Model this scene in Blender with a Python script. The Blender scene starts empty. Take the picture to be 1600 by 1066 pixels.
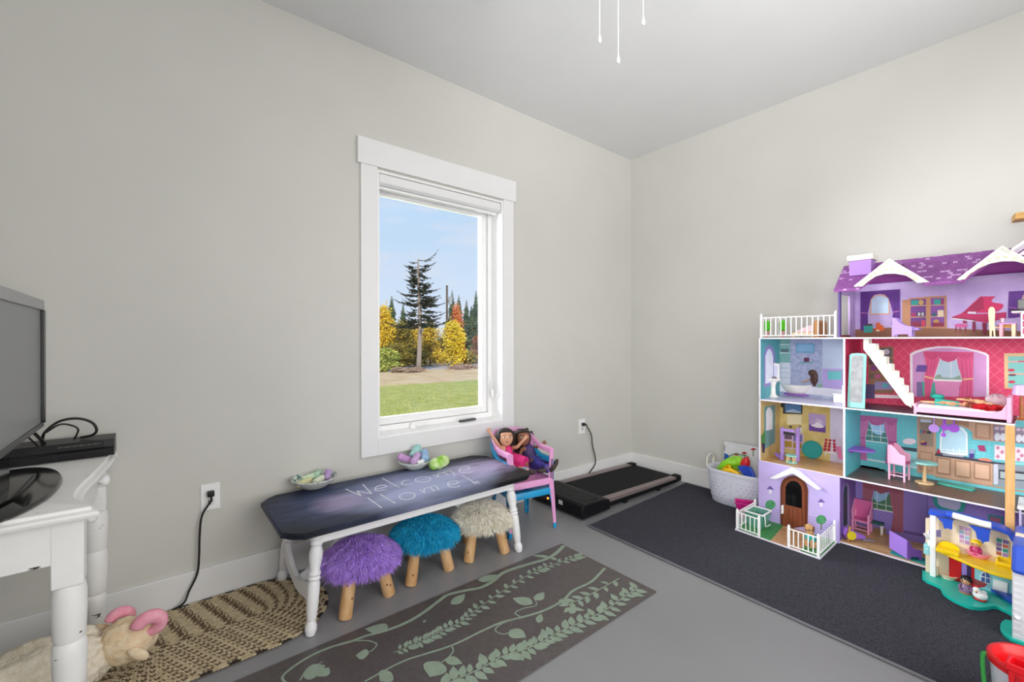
import bpy, bmesh, math, random
from mathutils import Vector, Matrix, noise
from mathutils.geometry import tessellate_polygon
random.seed(7)
SC = bpy.context.scene
COL = SC.collection
V = Vector

# ------------------------------------------------------------------ camera
FPX, YAW, PITCH, ROLL = 680.9, 0.8868, -0.0021, -0.0013
CAM = V((-3.2809, -2.3427, 1.1366))
CF = V((math.cos(YAW)*math.cos(PITCH), math.sin(YAW)*math.cos(PITCH), math.sin(PITCH)))
_r = V((math.sin(YAW), -math.cos(YAW), 0)); _u = _r.cross(CF)
CR = _r*math.cos(ROLL) + _u*math.sin(ROLL); CU = _u*math.cos(ROLL) - _r*math.sin(ROLL)
cd = bpy.data.cameras.new('camera'); cam = bpy.data.objects.new('camera', cd); COL.objects.link(cam)
cd.sensor_width = 36; cd.lens = FPX*36/1600; cd.clip_start = 0.02; cd.clip_end = 500
cam.matrix_world = Matrix(((CR.x, CU.x, -CF.x, CAM.x), (CR.y, CU.y, -CF.y, CAM.y), (CR.z, CU.z, -CF.z, CAM.z), (0, 0, 0, 1)))
SC.camera = cam

# ------------------------------------------------------------------ view
vs = SC.view_settings
vs.view_transform = 'Standard'; vs.look = 'None'; vs.gamma = 1; vs.use_curve_mapping = False
vs.exposure = 0.0
SC.cycles.use_denoising = True
SC.cycles.max_bounces = 8; SC.cycles.diffuse_bounces = 5

# ------------------------------------------------------------------ sky
def lin(h):
    h = h.lstrip('#')
    c = [int(h[i:i+2], 16)/255 for i in (0, 2, 4)]
    return tuple((x/12.92 if x <= .04045 else ((x+.055)/1.055)**2.4) for x in c) + (1,)
w = bpy.data.worlds.new('sky'); SC.world = w; w.use_nodes = True
nt = w.node_tree; N = nt.nodes; L = nt.links
bg = N['Background']; tc = N.new('ShaderNodeTexCoord'); sp = N.new('ShaderNodeSeparateXYZ')
L.new(tc.outputs['Generated'], sp.inputs[0])
rp = N.new('ShaderNodeValToRGB'); L.new(sp.outputs['Z'], rp.inputs[0])
e = rp.color_ramp.elements
e[0].position = 0.0; e[0].color = lin('dfeafa'); e[1].position = 1.0; e[1].color = lin('5d9be6')
x = e.new(0.12); x.color = lin('d0e4fb'); x = e.new(0.34); x.color = lin('bbdcfb')
mp = N.new('ShaderNodeMapping'); mp.inputs['Scale'].default_value = (3.0, 3.0, 11.0); L.new(tc.outputs['Generated'], mp.inputs[0])
nz = N.new('ShaderNodeTexNoise'); nz.inputs['Scale'].default_value = 1.6; nz.inputs['Detail'].default_value = 7; L.new(mp.outputs[0], nz.inputs[0])
cr = N.new('ShaderNodeValToRGB'); L.new(nz.outputs[0], cr.inputs[0])
cr.color_ramp.elements[0].position = .50; cr.color_ramp.elements[0].color = (0, 0, 0, 1)
cr.color_ramp.elements[1].position = .72; cr.color_ramp.elements[1].color = (.75, .75, .75, 1)
mx = N.new('ShaderNodeMix'); mx.data_type = 'RGBA'; L.new(cr.outputs[0], mx.inputs['Factor'])
L.new(rp.outputs[0], mx.inputs['A']); mx.inputs['B'].default_value = lin('e8e8f2')
L.new(mx.outputs['Result'], bg.inputs[0]); bg.inputs[1].default_value = 1.0

# ------------------------------------------------------------------ sun and lamps
def light(name, kind, loc, energy, color=(1, 1, 1), size=None, size_y=None, direction=None):
    d = bpy.data.lights.new(name, kind); d.energy = energy; d.color = color
    if kind == 'AREA':
        d.shape = 'RECTANGLE'; d.size = size; d.size_y = size_y or size
    elif kind == 'POINT': d.shadow_soft_size = size
    o = bpy.data.objects.new(name, d); COL.objects.link(o); o.location = loc
    if direction is not None: o.rotation_euler = V(direction).to_track_quat('-Z', 'Y').to_euler()
    return o
sun = light('sun', 'SUN', (0, -6, 12), 3.6, (1, .93, .82), direction=(.45, .75, -.55)); sun.data.angle = .01
RB = 55; RL = 170; OUTP = 300; FILLP = 14
light('added_light_at_back_wall', 'AREA', (-2.1, -3.56, 1.4), RB, (1, .995, .985), 2.35, 1.9, (0, 1, 0))  # added unseen area light against the solid back wall, brightens the room
fl = light('assumed_bounce_flash', 'SPOT', (-2.6, -3.1, 1.3), RL, (1, .99, .98), direction=(1.0, 1.35, 1.44))  # assumed flash out of view, aimed up to light the ceiling
light('added_lamp_left_of_window', 'AREA', (-4.6, 2.4, 2.4), OUTP, (.97, .985, 1), 2.6, 2.6, (2.9, -2.6, -.8)).data.spread = math.radians(80)  # added lamp standing in for sky, brightens the jamb and right wall
light('added_fill_behind_camera', 'AREA', (-4.6, -2.7, 1.3), FILLP, (1, .995, .985), 1.3, 1.3, (1, .34, -.02)).data.spread = math.radians(80)  # added unseen lamp that lifts the right wall and dollhouse
fl.data.spot_size = math.radians(66); fl.data.spot_blend = 1; fl.data.shadow_soft_size = .12

# ------------------------------------------------------------------ photograph geometry -> world
def ray(x, y): return CF + CR*((x-800)/FPX) - CU*((y-533)/FPX)
def fz(x, y, z=0.0):
    d = ray(x, y); return CAM + d*((z-CAM.z)/d.z)
def fy(x, y, Y=0.0):
    d = ray(x, y); return CAM + d*((Y-CAM.y)/d.y)
def fx(x, y, X=0.0):
    d = ray(x, y); return CAM + d*((X-CAM.x)/d.x)

# ------------------------------------------------------------------ materials
MATS = {}
def nodes(m):
    m.use_nodes = True; return m.node_tree.nodes, m.node_tree.links, m.node_tree.nodes['Principled BSDF']
def mat(name, h, rough=.5, metal=0, var=0, scale=20, bump=0, bscale=60, spec=.5, emis=0, trans=0, stretch=None, h2=None, alpha=1, coat=0):
    if name in MATS: return MATS[name]
    m = bpy.data.materials.new(name); n, l, p = nodes(m); c = lin(h)
    p.inputs['Base Color'].default_value = c; p.inputs['Roughness'].default_value = rough; p.inputs['Metallic'].default_value = metal
    p.inputs['Specular IOR Level'].default_value = spec; p.inputs['Coat Weight'].default_value = coat
    p.inputs['Transmission Weight'].default_value = trans; p.inputs['Alpha'].default_value = alpha
    m.diffuse_color = c
    if emis: p.inputs['Emission Color'].default_value = c; p.inputs['Emission Strength'].default_value = emis
    tc = n.new('ShaderNodeTexCoord'); mp = n.new('ShaderNodeMapping'); l.new(tc.outputs['Object'], mp.inputs[0])
    if stretch: mp.inputs['Scale'].default_value = stretch
    if not (var or h2): var = .035
    a = n.new('ShaderNodeTexNoise'); a.inputs['Scale'].default_value = scale; a.inputs['Detail'].default_value = 4; l.new(mp.outputs[0], a.inputs[0])
    r = n.new('ShaderNodeValToRGB'); l.new(a.outputs[0], r.inputs[0])
    r.color_ramp.elements[0].position = .36; r.color_ramp.elements[1].position = .64
    c2 = lin(h2) if h2 else tuple(min(1, k*(1+var)) for k in c[:3])+(1,)
    c1 = c if h2 else tuple(k*(1-var) for k in c[:3])+(1,)
    r.color_ramp.elements[0].color = c1; r.color_ramp.elements[1].color = c2
    l.new(r.outputs[0], p.inputs['Base Color'])
    if bump:
        b = n.new('ShaderNodeTexNoise'); b.inputs['Scale'].default_value = bscale; b.inputs['Detail'].default_value = 3; l.new(mp.outputs[0], b.inputs[0])
        bp = n.new('ShaderNodeBump'); bp.inputs['Strength'].default_value = bump; bp.inputs['Distance'].default_value = .004
        l.new(b.outputs[0], bp.inputs['Height']); l.new(bp.outputs[0], p.inputs['Normal'])
    MATS[name] = m; return m
def brickmat(name, h1, h2, hm, bw, bh, mortar=.02, rough=.6, offset=.5, axes='yz', var=.0):
    """printed brick, tile or plank pattern in metres: axes picks the two object axes"""
    if name in MATS: return MATS[name]
    m = bpy.data.materials.new(name); n, l, p = nodes(m); p.inputs['Roughness'].default_value = rough
    tc = n.new('ShaderNodeTexCoord'); s = n.new('ShaderNodeSeparateXYZ'); c = n.new('ShaderNodeCombineXYZ')
    l.new(tc.outputs['Object'], s.inputs[0])
    for i, a in enumerate(axes): l.new(s.outputs[a.upper()], c.inputs[i])
    b = n.new('ShaderNodeTexBrick'); l.new(c.outputs[0], b.inputs['Vector']); b.offset = offset
    b.inputs['Color1'].default_value = lin(h1); b.inputs['Color2'].default_value = lin(h2); b.inputs['Mortar'].default_value = lin(hm)
    b.inputs['Scale'].default_value = 1; b.inputs['Brick Width'].default_value = bw; b.inputs['Row Height'].default_value = bh
    b.inputs['Mortar Size'].default_value = mortar*bh; b.inputs['Bias'].default_value = 0
    l.new(b.outputs['Color'], p.inputs['Base Color']); MATS[name] = m; m.diffuse_color = lin(h1); return m
def lattice(name, h1, h2, step, line=.10, rough=.55):
    """printed diamond lattice on a wall in the y-z plane"""
    m = bpy.data.materials.new(name); n, l, p = nodes(m); p.inputs['Roughness'].default_value = rough
    tc = n.new('ShaderNodeTexCoord'); s = n.new('ShaderNodeSeparateXYZ'); l.new(tc.outputs['Object'], s.inputs[0])
    def mth(op, a, b=None):
        q = n.new('ShaderNodeMath'); q.operation = op
        for i, t in enumerate((a, b)):
            if t is None: continue
            if hasattr(t, 'links'): l.new(t, q.inputs[i])
            else: q.inputs[i].default_value = t
        return q.outputs[0]
    y = mth('DIVIDE', s.outputs['Y'], step); z = mth('DIVIDE', s.outputs['Z'], step*1.25)
    hits = []
    for op in ('ADD', 'SUBTRACT'):
        f = mth('FRACT', mth(op, y, z)); hits.append(mth('LESS_THAN', f, line))
    k = mth('MAXIMUM', hits[0], hits[1])
    x = n.new('ShaderNodeMix'); x.data_type = 'RGBA'; l.new(k, x.inputs['Factor'])
    x.inputs['A'].default_value = lin(h1); x.inputs['B'].default_value = lin(h2)
    l.new(x.outputs['Result'], p.inputs['Base Color']); MATS[name] = m; return m
def wood(name, h1, h2, axis='x', scale=9, rough=.5):
    st = {'x': (1, 9, 9), 'y': (9, 1, 9), 'z': (9, 9, 1)}[axis]
    return mat(name, h1, rough=rough, h2=h2, scale=scale, stretch=st)

# ------------------------------------------------------------------ mesh builder
WM = {}
class MB:
    def __init__(s): s.v = []; s.f = []; s.m = []; s.mats = []; s.cur = 0; s.X = None
    def use(s, m):
        if m not in s.mats: s.mats.append(m)
        s.cur = s.mats.index(m); return s
    def add(s, vs, fs):
        o = len(s.v)
        s.v += [(s.X @ V(p)) if s.X else V(p) for p in vs]
        s.f += [tuple(i+o for i in f) for f in fs]; s.m += [s.cur]*len(fs); return s
    def box(s, x0, x1, y0, y1, z0, z1, R=None):
        p = [(x, y, z) for z in (z0, z1) for y in (y0, y1) for x in (x0, x1)]
        if R:
            c = V(((x0+x1)/2, (y0+y1)/2, (z0+z1)/2)); p = [c + R @ (V(q)-c) for q in p]
        return s.add(p, [(0, 2, 3, 1), (4, 5, 7, 6), (0, 1, 5, 4), (2, 6, 7, 3), (0, 4, 6, 2), (1, 3, 7, 5)])
    def cbox(s, c, d, R=None):
        return s.box(c[0]-d[0]/2, c[0]+d[0]/2, c[1]-d[1]/2, c[1]+d[1]/2, c[2]-d[2]/2, c[2]+d[2]/2, R)
    def loft(s, rings, cap=True, closed=True):
        n = len(rings[0]); vs = [p for r in rings for p in r]; fs = []
        for i in range(len(rings)-1):
            for j in range(n if closed else n-1):
                k = (j+1) % n; fs.append((i*n+j, i*n+k, (i+1)*n+k, (i+1)*n+j))
        if cap: fs += [tuple(range(n-1, -1, -1)), tuple((len(rings)-1)*n+j for j in range(n))]
        return s.add(vs, fs)
    def tube(s, pts, r, n=8, cap=True, closed=False, flat=1.0):
        pts = [V(p) for p in pts]; k = len(pts)
        rs = r if isinstance(r, (list, tuple)) else [r]*k
        t0 = (pts[1]-pts[0]).normalized(); a = t0.orthogonal().normalized(); rings = []
        if abs(t0.z) < .9: a = (V((0, 0, 1)) - t0*t0.z).normalized()
        for i, p in enumerate(pts):
            if closed: t = (pts[(i+1) % k]-pts[i-1]).normalized()
            else: t = (pts[min(i+1, k-1)]-pts[max(i-1, 0)]).normalized()
            a = (a - t*a.dot(t)); a = a.normalized() if a.length > 1e-6 else t.orthogonal().normalized()
            b = t.cross(a)
            rings.append([p + a*(math.cos(2*math.pi*j/n)*rs[i]) + b*(math.sin(2*math.pi*j/n)*rs[i]*flat) for j in range(n)])
        if closed: rings.append(rings[0]); return s.loft(rings, False)
        return s.loft(rings, cap)
    def cyl(s, p0, p1, r0, r1=None, n=16): return s.tube([p0, p1], [r0, r0 if r1 is None else r1], n)
    def lathe(s, prof, c=(0, 0, 0), n=24, R=None, sx=1, sy=1, cap=True):
        c = V(c); rings = []
        for r, z in prof:
            r = max(r, 1e-5); ring = [V((r*sx*math.cos(2*math.pi*j/n), r*sy*math.sin(2*math.pi*j/n), z)) for j in range(n)]
            rings.append([c + (R @ p if R else p) for p in ring])
        return s.loft(rings, cap)
    def ell(s, c, r, nu=16, nv=10, R=None):
        if not hasattr(r, '__len__'): r = (r, r, r)
        c = V(c); rings = []
        for i in range(nv+1):
            t = -math.pi/2 + math.pi*i/nv; q = max(math.cos(t), 1e-4)
            ring = [V((r[0]*q*math.cos(2*math.pi*j/nu), r[1]*q*math.sin(2*math.pi*j/nu), r[2]*math.sin(t))) for j in range(nu)]
            rings.append([c + (R @ p if R else p) for p in ring])
        return s.loft(rings)
    def prism(s, poly, vec):
        poly = [V(p) for p in poly]; n = len(poly); vec = V(vec)
        nn = V((0, 0, 0))
        for i in range(n): nn += poly[i].cross(poly[(i+1) % n])
        if nn.dot(vec) < 0: poly.reverse()
        if n > 5:
            tr = [tuple(t) for t in tessellate_polygon([poly])]
            caps = [(a, c, b) for a, b, c in tr] + [(a+n, b+n, c+n) for a, b, c in tr]
        else: caps = [tuple(range(n-1, -1, -1)), tuple(range(n, 2*n))]
        return s.add(poly + [p+vec for p in poly], caps + [(i, (i+1) % n, (i+1) % n+n, i+n) for i in range(n)])
    def ribbon(s, pts, w, up, th):
        """a flat painted stroke of width w and thickness th along pts"""
        pts = [V(p) for p in pts]; k = len(pts); up = V(up).normalized(); ws = w if isinstance(w, (list, tuple)) else [w]*k
        rings = []
        for i, p in enumerate(pts):
            t = (pts[min(i+1, k-1)]-pts[max(i-1, 0)]).normalized(); b = t.cross(up).normalized()*ws[i]/2
            rings.append([p-b, p+b, p+b+up*th, p-b+up*th])
        return s.loft(rings)
    def build(s, name, m=None, parent=None, label=None, smooth=False, bev=0, sub=0, kind=None, world=True):
        if m: mats = [m]; s.m = [0]*len(s.f)
        else: mats = s.mats
        if parent is not None: M = WM[parent.name]
        else:
            xs = [p.x for p in s.v]; ys = [p.y for p in s.v]; zs = [p.z for p in s.v]
            M = Matrix.Translation(((min(xs)+max(xs))/2, (min(ys)+max(ys))/2, min(zs)))
        I = M.inverted(); me = bpy.data.meshes.new(name)
        me.from_pydata([I @ p for p in s.v], [], s.f)
        for q in mats: me.materials.append(q)
        me.polygons.foreach_set('material_index', s.m)
        if smooth:
            me.polygons.foreach_set('use_smooth', [True]*len(me.polygons))
            if smooth is not True: me.set_sharp_from_angle(angle=math.radians(smooth))
        bm = bmesh.new(); bm.from_mesh(me); bmesh.ops.recalc_face_normals(bm, faces=bm.faces); bm.to_mesh(me); bm.free()
        o = bpy.data.objects.new(name, me); COL.objects.link(o)
        if parent is not None: o.parent = parent; WM[o.name] = M
        else: o.matrix_world = M; WM[o.name] = M
        if label: o['label'] = label
        if kind: o['kind'] = kind
        if bev:
            b = o.modifiers.new('bevel', 'BEVEL'); b.width = bev; b.segments = 2; b.limit_method = 'ANGLE'; b.angle_limit = .7
        if sub:
            b = o.modifiers.new('subdivision', 'SUBSURF'); b.levels = sub; b.render_levels = sub
        return o
def tag(o, label, cat, group=None):
    o['label'] = label; o['category'] = cat
    if group: o['group'] = group
    return o
def T(name, label, cat, loc, group=None, rz=0):
    o = bpy.data.objects.new(name, None); COL.objects.link(o); o.empty_display_size = .05
    M = Matrix.Translation(V(loc)) @ Matrix.Rotation(rz, 4, 'Z'); o.matrix_world = M; WM[o.name] = M
    return tag(o, label, cat, group)
def S(mb, name, m=None, parent=None, **k):
    o = mb.build(name, m, parent, **k)
    if parent is None: o['kind'] = 'structure'
    return o
def thing(mb, name, label, cat, m=None, group=None, **k): return tag(mb.build(name, m, None, **k), label, cat, group)
def copy_tree(o, parent=None):
    c = o.copy(); COL.objects.link(c)
    if parent: c.parent = parent
    WM[c.name] = WM[parent.name] if parent else WM[o.name]
    for ch in list(o.children): copy_tree(ch, c)
    return c
def B(x0, x1, y0, y1, z0, z1): return MB().box(x0, x1, y0, y1, z0, z1)
def arc(c, r, a0, a1, n, f): return [f(c[0]+r[0]*math.cos(math.radians(a0+(a1-a0)*i/n)), c[1]+r[1]*math.sin(math.radians(a0+(a1-a0)*i/n))) for i in range(n+1)]
def bez(p, n=12):
    """smooth curve through the points p (Catmull-Rom)"""
    p = [V(q) for q in p]; q = [p[0]*2-p[1]] + p + [p[-1]*2-p[-2]]; out = []
    for i in range(1, len(q)-2):
        for k in range(n):
            t = k/n; a, b, c, d = q[i-1:i+3]
            out.append(.5*((2*b) + (c-a)*t + (2*a-5*b+4*c-d)*t*t + (3*b-a-3*c+d)*t**3))
    return out + [p[-1]]
def RZ(a): return Matrix.Rotation(math.radians(a), 3, 'Z')
def RX(a): return Matrix.Rotation(math.radians(a), 3, 'X')
def RY(a): return Matrix.Rotation(math.radians(a), 3, 'Y')
# ================================================================== room shell
H = 2.74; XL = -4.8; YB = -3.6
m_wall = mat('warm_grey_wall_paint', 'd2d1cb', rough=.72, var=.012, scale=3, bump=.05, bscale=260, spec=.3)
m_ceil = mat('white_ceiling_paint', 'e2e3e4', rough=.85, var=.01, scale=3, bump=.05, bscale=200, spec=.2)
m_floor = mat('grey_painted_floor', '8d8d8f', rough=.38, var=.03, scale=2.2, bump=.02, bscale=90, spec=.45)
m_trim = mat('white_trim_paint', 'ebebeb', rough=.42, var=.01, scale=5, spec=.4)
m_white = mat('white_plastic', 'f7f7f7', rough=.35, var=.01, spec=.45)
WX0, WX1, WZ0, WZ1 = -2.337, -1.457, .593, 2.078
S(B(XL-.2, .2, YB-.2, .2, -.15, 0), 'floor', m_floor)
S(B(XL-.2, .2, YB-.2, .2, H, H+.15), 'ceiling', m_ceil)
wl = MB().box(XL-.2, WX0, 0, .18, 0, H).box(WX1, .2, 0, .18, 0, H).box(WX0, WX1, 0, .18, 0, WZ0).box(WX0, WX1, 0, .18, WZ1, H)
S(wl, 'wall_left', m_wall)
S(B(0, .2, YB-.2, 0, 0, H), 'wall_right', m_wall)
S(B(XL-.2, 0, YB-.2, YB, 0, H), 'wall_back', m_wall)
S(B(XL-.2, XL, YB, 0, 0, H), 'wall_rear', m_wall)
BH = .137
S(B(XL, 0, -.015, 0, 0, BH), 'baseboard_left', m_trim, bev=.003)
S(B(-.015, 0, YB, -.015, 0, BH), 'baseboard_right', m_trim, bev=.003)
S(B(XL, 0, YB, YB+.015, 0, BH), 'baseboard_back', m_trim, bev=.003)
S(B(XL, XL+.015, YB+.015, -.015, 0, BH), 'baseboard_rear', m_trim, bev=.003)

# ------------------------------------------------------------------ window
win = T('window_1', 'white framed casement window looking onto autumn trees', 'window', (-1.9, 0, WZ0)); win['kind'] = 'structure'
del win['category']
B(-2.4477, -1.3493, -.024, 0, 2.0902, 2.2318).build('head_casing', m_trim, win, bev=.002)
B(-2.4296, WX0, -.018, 0, .5009, 2.0902).build('side_casing', m_trim, win, bev=.002)
B(WX1, -1.3671, -.018, 0, .5009, 2.0902).build('side_casing', m_trim, win, bev=.002)
B(WX0, WX1, -.018, 0, .5009, WZ0).build('bottom_casing', m_trim, win, bev=.002)
j = MB(); t = .012
j.box(WX0, WX0+t, -.012, .17, WZ0, WZ1).box(WX1-t, WX1, -.012, .17, WZ0, WZ1).box(WX0+t, WX1-t, -.012, .17, WZ1-t, WZ1).box(WX0+t, WX1-t, -.012, .17, WZ0, WZ0+t)
j.build('jamb', m_white, win, bev=.0015)
fr = MB(); a0, a1, b0, b1 = WX0+t, WX1-t, WZ0+t, WZ1-t; q = .032
fr.box(a0, a0+.008, .10, .17, b0, b1).box(a1-q, a1, .10, .17, b0, b1).box(a0+.008, a1-q, .10, .17, b1-q, b1).box(a0+.008, a1-q, .10, .17, b0, b0+q)
fr.build('window_frame', m_white, win, bev=.003)
sa = MB(); c0, c1, d0, d1 = a0+.008+.002, a1-q-.003, b0+q+.003, b1-q-.003; q = .042
sa.box(c0, c0+q, .115, .16, d0, d1).box(c1-q, c1, .115, .16, d0, d1).box(c0+q, c1-q, .115, .16, d1-q, d1).box(c0+q, c1-q, .115, .16, d0, d0+q)
sash = sa.build('sash', m_white, win, bev=.004)
gm = bpy.data.materials.new('clear_window_glass'); n, l, p = nodes(gm); n.remove(p)
tr = n.new('ShaderNodeBsdfTransparent'); gl = n.new('ShaderNodeBsdfGlossy'); gl.inputs['Roughness'].default_value = .02
fr_ = n.new('ShaderNodeFresnel'); fr_.inputs[0].default_value = 1.35; ms = n.new('ShaderNodeMixShader')
l.new(fr_.outputs[0], ms.inputs[0]); l.new(tr.outputs[0], ms.inputs[1]); l.new(gl.outputs[0], ms.inputs[2]); l.new(ms.outputs[0], n['Material Output'].inputs[0])
B(c0+q-.004, c1-q+.004, .134, .140, d0+q-.004, d1-q+.004).build('glass_pane', gm, sash)
# cassette of the blind across the top of the opening
cs = MB(); prof = [(-.004, WZ1-.014), (.075, WZ1-.014), (.075, 2.012), (.02, 2.006), (-.004, 2.016)]
cs.prism([(WX0+t+.004, y, z) for y, z in prof], (WX1-WX0-2*t-.008, 0, 0)); cs.build('blind_cassette', m_trim, win, bev=.004)
B(WX0+t+.01, WX1-t-.01, .03, .06, 1.992, 2.006).build('blind_bottom_rail', m_white, win, bev=.003)
# crank, lock
ck = MB(); cx, cz = -2.06, WZ0+t
ck.cyl((cx-.02, .085, cz), (cx-.02, .085, cz+.022), .02, .014).ell((cx-.02, .083, cz+.025), (.014, .014, .012))
ck.tube(bez([(cx-.02, .08, cz+.024), (cx+.03, .07, cz+.02), (cx+.085, .066, cz+.016)], 6), [.009, .0085, .008, .008, .008, .0075, .0075, .007, .007, .007, .007, .008, .009], 10)
ck.build('crank_handle', m_white, win, smooth=40)
lk = MB().box(a1-.02, a1, .07, .099, .74, .80).build('lock_base', m_white, win, bev=.006)
lv = MB().tube(bez([(a1-.018, .082, .755), (a1-.026, .076, .79), (a1-.022, .074, .835), (a1-.02, .076, .86)], 5), .008, 8, flat=.7).build('lock_lever', m_white, win, smooth=40)
MB().tube([V((a1-.002, .035+.02*math.cos(x*.5236), .79+.05*math.sin(x*.5236))) for x in range(12)], .004, 6, closed=True).build('blind_cord_loop', m_white, win, smooth=True)
rm = fz(735, 656, WZ0+t); rm.y = .06; rm.x = -1.70
thing(MB().box(rm.x-.065, rm.x+.065, rm.y-.014, rm.y+.014, WZ0+t, WZ0+t+.014, R=RZ(6)), 'remote_control', 'slim dark grey remote lying on the white window sill', 'remote', mat('dark_grey_plastic', '4a4b4d', rough=.4), bev=.005)

# ------------------------------------------------------------------ outlets and cords
m_black = mat('black_rubber', '141414', rough=.45, var=.05)
def outlet(xc, zc, label, plug_dz):
    o = T('wall_outlet', label, 'outlet', (xc, 0, zc-.06), 'white wall outlets')
    B(xc-.036, xc+.036, -.006, 0, zc-.058, zc+.058).build('cover_plate', m_white, o, bev=.003)
    B(xc-.017, xc+.017, -.0085, -.005, zc-.034, zc+.034).build('socket_insert', m_trim, o, bev=.001)
    k = MB()
    for s in (-1, 1):
        if s*plug_dz > 0: continue
        k.box(xc-.008, xc-.005, -.0092, -.0084, zc+s*.018-.005, zc+s*.018+.006).box(xc+.005, xc+.008, -.0092, -.0084, zc+s*.018-.005, zc+s*.018+.006)
        k.cyl((xc, -.0092, zc+s*.018-.011), (xc, -.0084, zc+s*.018-.011), .0028, n=8)
    k.build('socket_slots', mat('dark_slot', '2a2a2a'), o); return o
outlet(-3.098, .444, 'white wall outlet left of the chalkboard bench with a black plug', 1)
outlet(-.655, .448, 'white wall outlet above the treadmill with a black plug', 1)
def cord(label, plug, pts, r, down):
    o = T('power_cord', label, 'cord', plug)
    x, y, z = plug
    pl = MB().box(x-.013, x+.013, y-.022, y, z-.012, z+.012)
    pl.tube([V((x, y-.018, z)), V(pts[0])], [.009, .005], 10); pl.build('plug', m_black, o, bev=.004)
    MB().tube(bez(pts, 8), r, 8).build('cable', m_black, o, smooth=True)
cord('black power cord running down the wall from the left outlet behind the rug', (-3.098, -.009, .462),
     [(-3.096, -.03, .452), (-3.10, -.03, .43), (-3.13, -.025, .375), fy(312, 835, -.03), fy(311, 870, -.03), fy(308, 897, -.03), fy(295, 925, -.035), (-3.195, -.045, .03), (-3.24, -.03, .006), (-3.30, -.025, .006), (-3.38, -.022, .006), (-3.47, -.022, .006)], .0042, 1)
cord('black power cord drooping from the right outlet down behind the treadmill', (-.655, -.009, .466),
     [(-.64, -.035, .466), fy(917, 666, -.03), fy(924, 680, -.025), fy(925.5, 695, -.022), fy(930.5, 722, -.022), fy(921, 739, -.03), (-.62, -.035, .06), (-.62, -.03, .03)], .0045, 1)

# ------------------------------------------------------------------ ceiling fan (blades, lamp and pull chains)
fc = V((-2.235, -1.55, 0))
fan = T('ceiling_fan', 'white ceiling fan with a lamp and three pull chains dangling into view', 'fan', (fc.x, fc.y, H))
m_fan = mat('white_enamel', 'ececec', rough=.4)
MB().lathe([(.0, H), (.07, H), (.065, H-.05), (.02, H-.06), (.018, H-.12), (.09, H-.125), (.11, H-.16), (.11, H-.22), (.08, H-.25), (0, H-.25)], fc, 32).build('motor_housing', m_fan, fan, smooth=40)
for k in range(5):
    a = YAW + math.pi/5 + k*2*math.pi/5; R = Matrix.Rotation(a, 3, 'Z') @ Matrix.Rotation(.2, 3, 'X')
    pts = [(.1, -.03), (.2, -.055), (.5, -.065), (.555, -.045), (.555, .045), (.5, .065), (.2, .055), (.1, .03)]
    MB().prism([fc + V((0, 0, H-.2)) + R @ V((x, y, 0)) for x, y in pts], R @ V((0, 0, .008))).build('fan_blade', m_fan, fan)
glb = MB().lathe([(.0, H-.25), (.05, H-.25), (.085, H-.28), (.1, H-.32), (.085, H-.36), (.045, H-.385), (0, H-.39)], fc, 32)
glb.build('lamp_globe', mat('lit_opal_glass', 'fff8ee', rough=.3, emis=4.0), fan, smooth=True)  # globe is out of view, its glow is assumed
for px, py in ((937, 66), (966, 98), (1005, 38)):
    tip = CAM + ray(px, py)*1.3
    MB().tube([(tip.x, tip.y, H-.24), (tip.x, tip.y, tip.z+.02)], .0014, 6).build('pull_chain', m_white, fan)
    MB().lathe([(.0015, .024), (.003, .018), (.006, .006), (.005, 0), (0, -.002)], tip, 12).build('chain_pendant', m_white, fan, smooth=True)

# ================================================================== outdoors
GA, GB = -.45, -.0216
def gz(y): return GA + GB*y
def fg(x, y):
    d = ray(x, y); t = (GA + GB*CAM.y - CAM.z)/(d.z - GB*d.y); return CAM + d*t
def ground(name, y0, y1, m, dz=0.0, x0=-60, x1=110):
    return S(MB().add([(x0, y0, gz(y0)+dz), (x1, y0, gz(y0)+dz), (x1, y1, gz(y1)+dz), (x0, y1, gz(y1)+dz)], [(0, 1, 2, 3)]), name, m)
m_lawn = mat('mown_lawn', 'a9ad5c', h2='c2bf74', rough=.9, scale=2.5, bump=.8, bscale=30, spec=.1)
m_dry = mat('dry_tan_grass', 'd3b183', h2='e6cba2', rough=.95, scale=1.2, bump=.6, bscale=20, spec=.1)
m_road = mat('pale_road', 'b9aca4', h2='c6bab0', rough=.9, scale=1)
y1 = fg(670, 599).y; y2 = fg(670, 578).y; y3 = fg(670, 571).y
ground('lawn', .2, y1, m_lawn); ground('dry_verge', y1, y2, m_dry); ground('road', y2, y3, m_road); ground('far_field', y3, 160, m_dry)
g = MB(); rg = random.Random(3)
for k in range(9000):
    q = fg(rg.uniform(560, 790), 600 + 75*rg.random()**1.3)
    h = rg.uniform(.02, .05); a = rg.uniform(0, 3.14); dx, dy = math.cos(a)*.009, math.sin(a)*.009
    g.use(mat('grass_blade_green', 'a6ac58', h2='bdbd6c', scale=1.5, rough=.9) if rg.random() < .75 else mat('grass_blade_straw', 'cbc47c', rough=.9))
    z = gz(q.y); g.add([(q.x-dx, q.y-dy, z), (q.x+dx, q.y+dy, z), (q.x+rg.uniform(-.03, .03), q.y+rg.uniform(-.03, .03), z+h)], [(0, 1, 2)])
thing(g, 'lawn_grass', 'short green and straw grass blades on the lawn', 'grass', kind='stuff')

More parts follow.
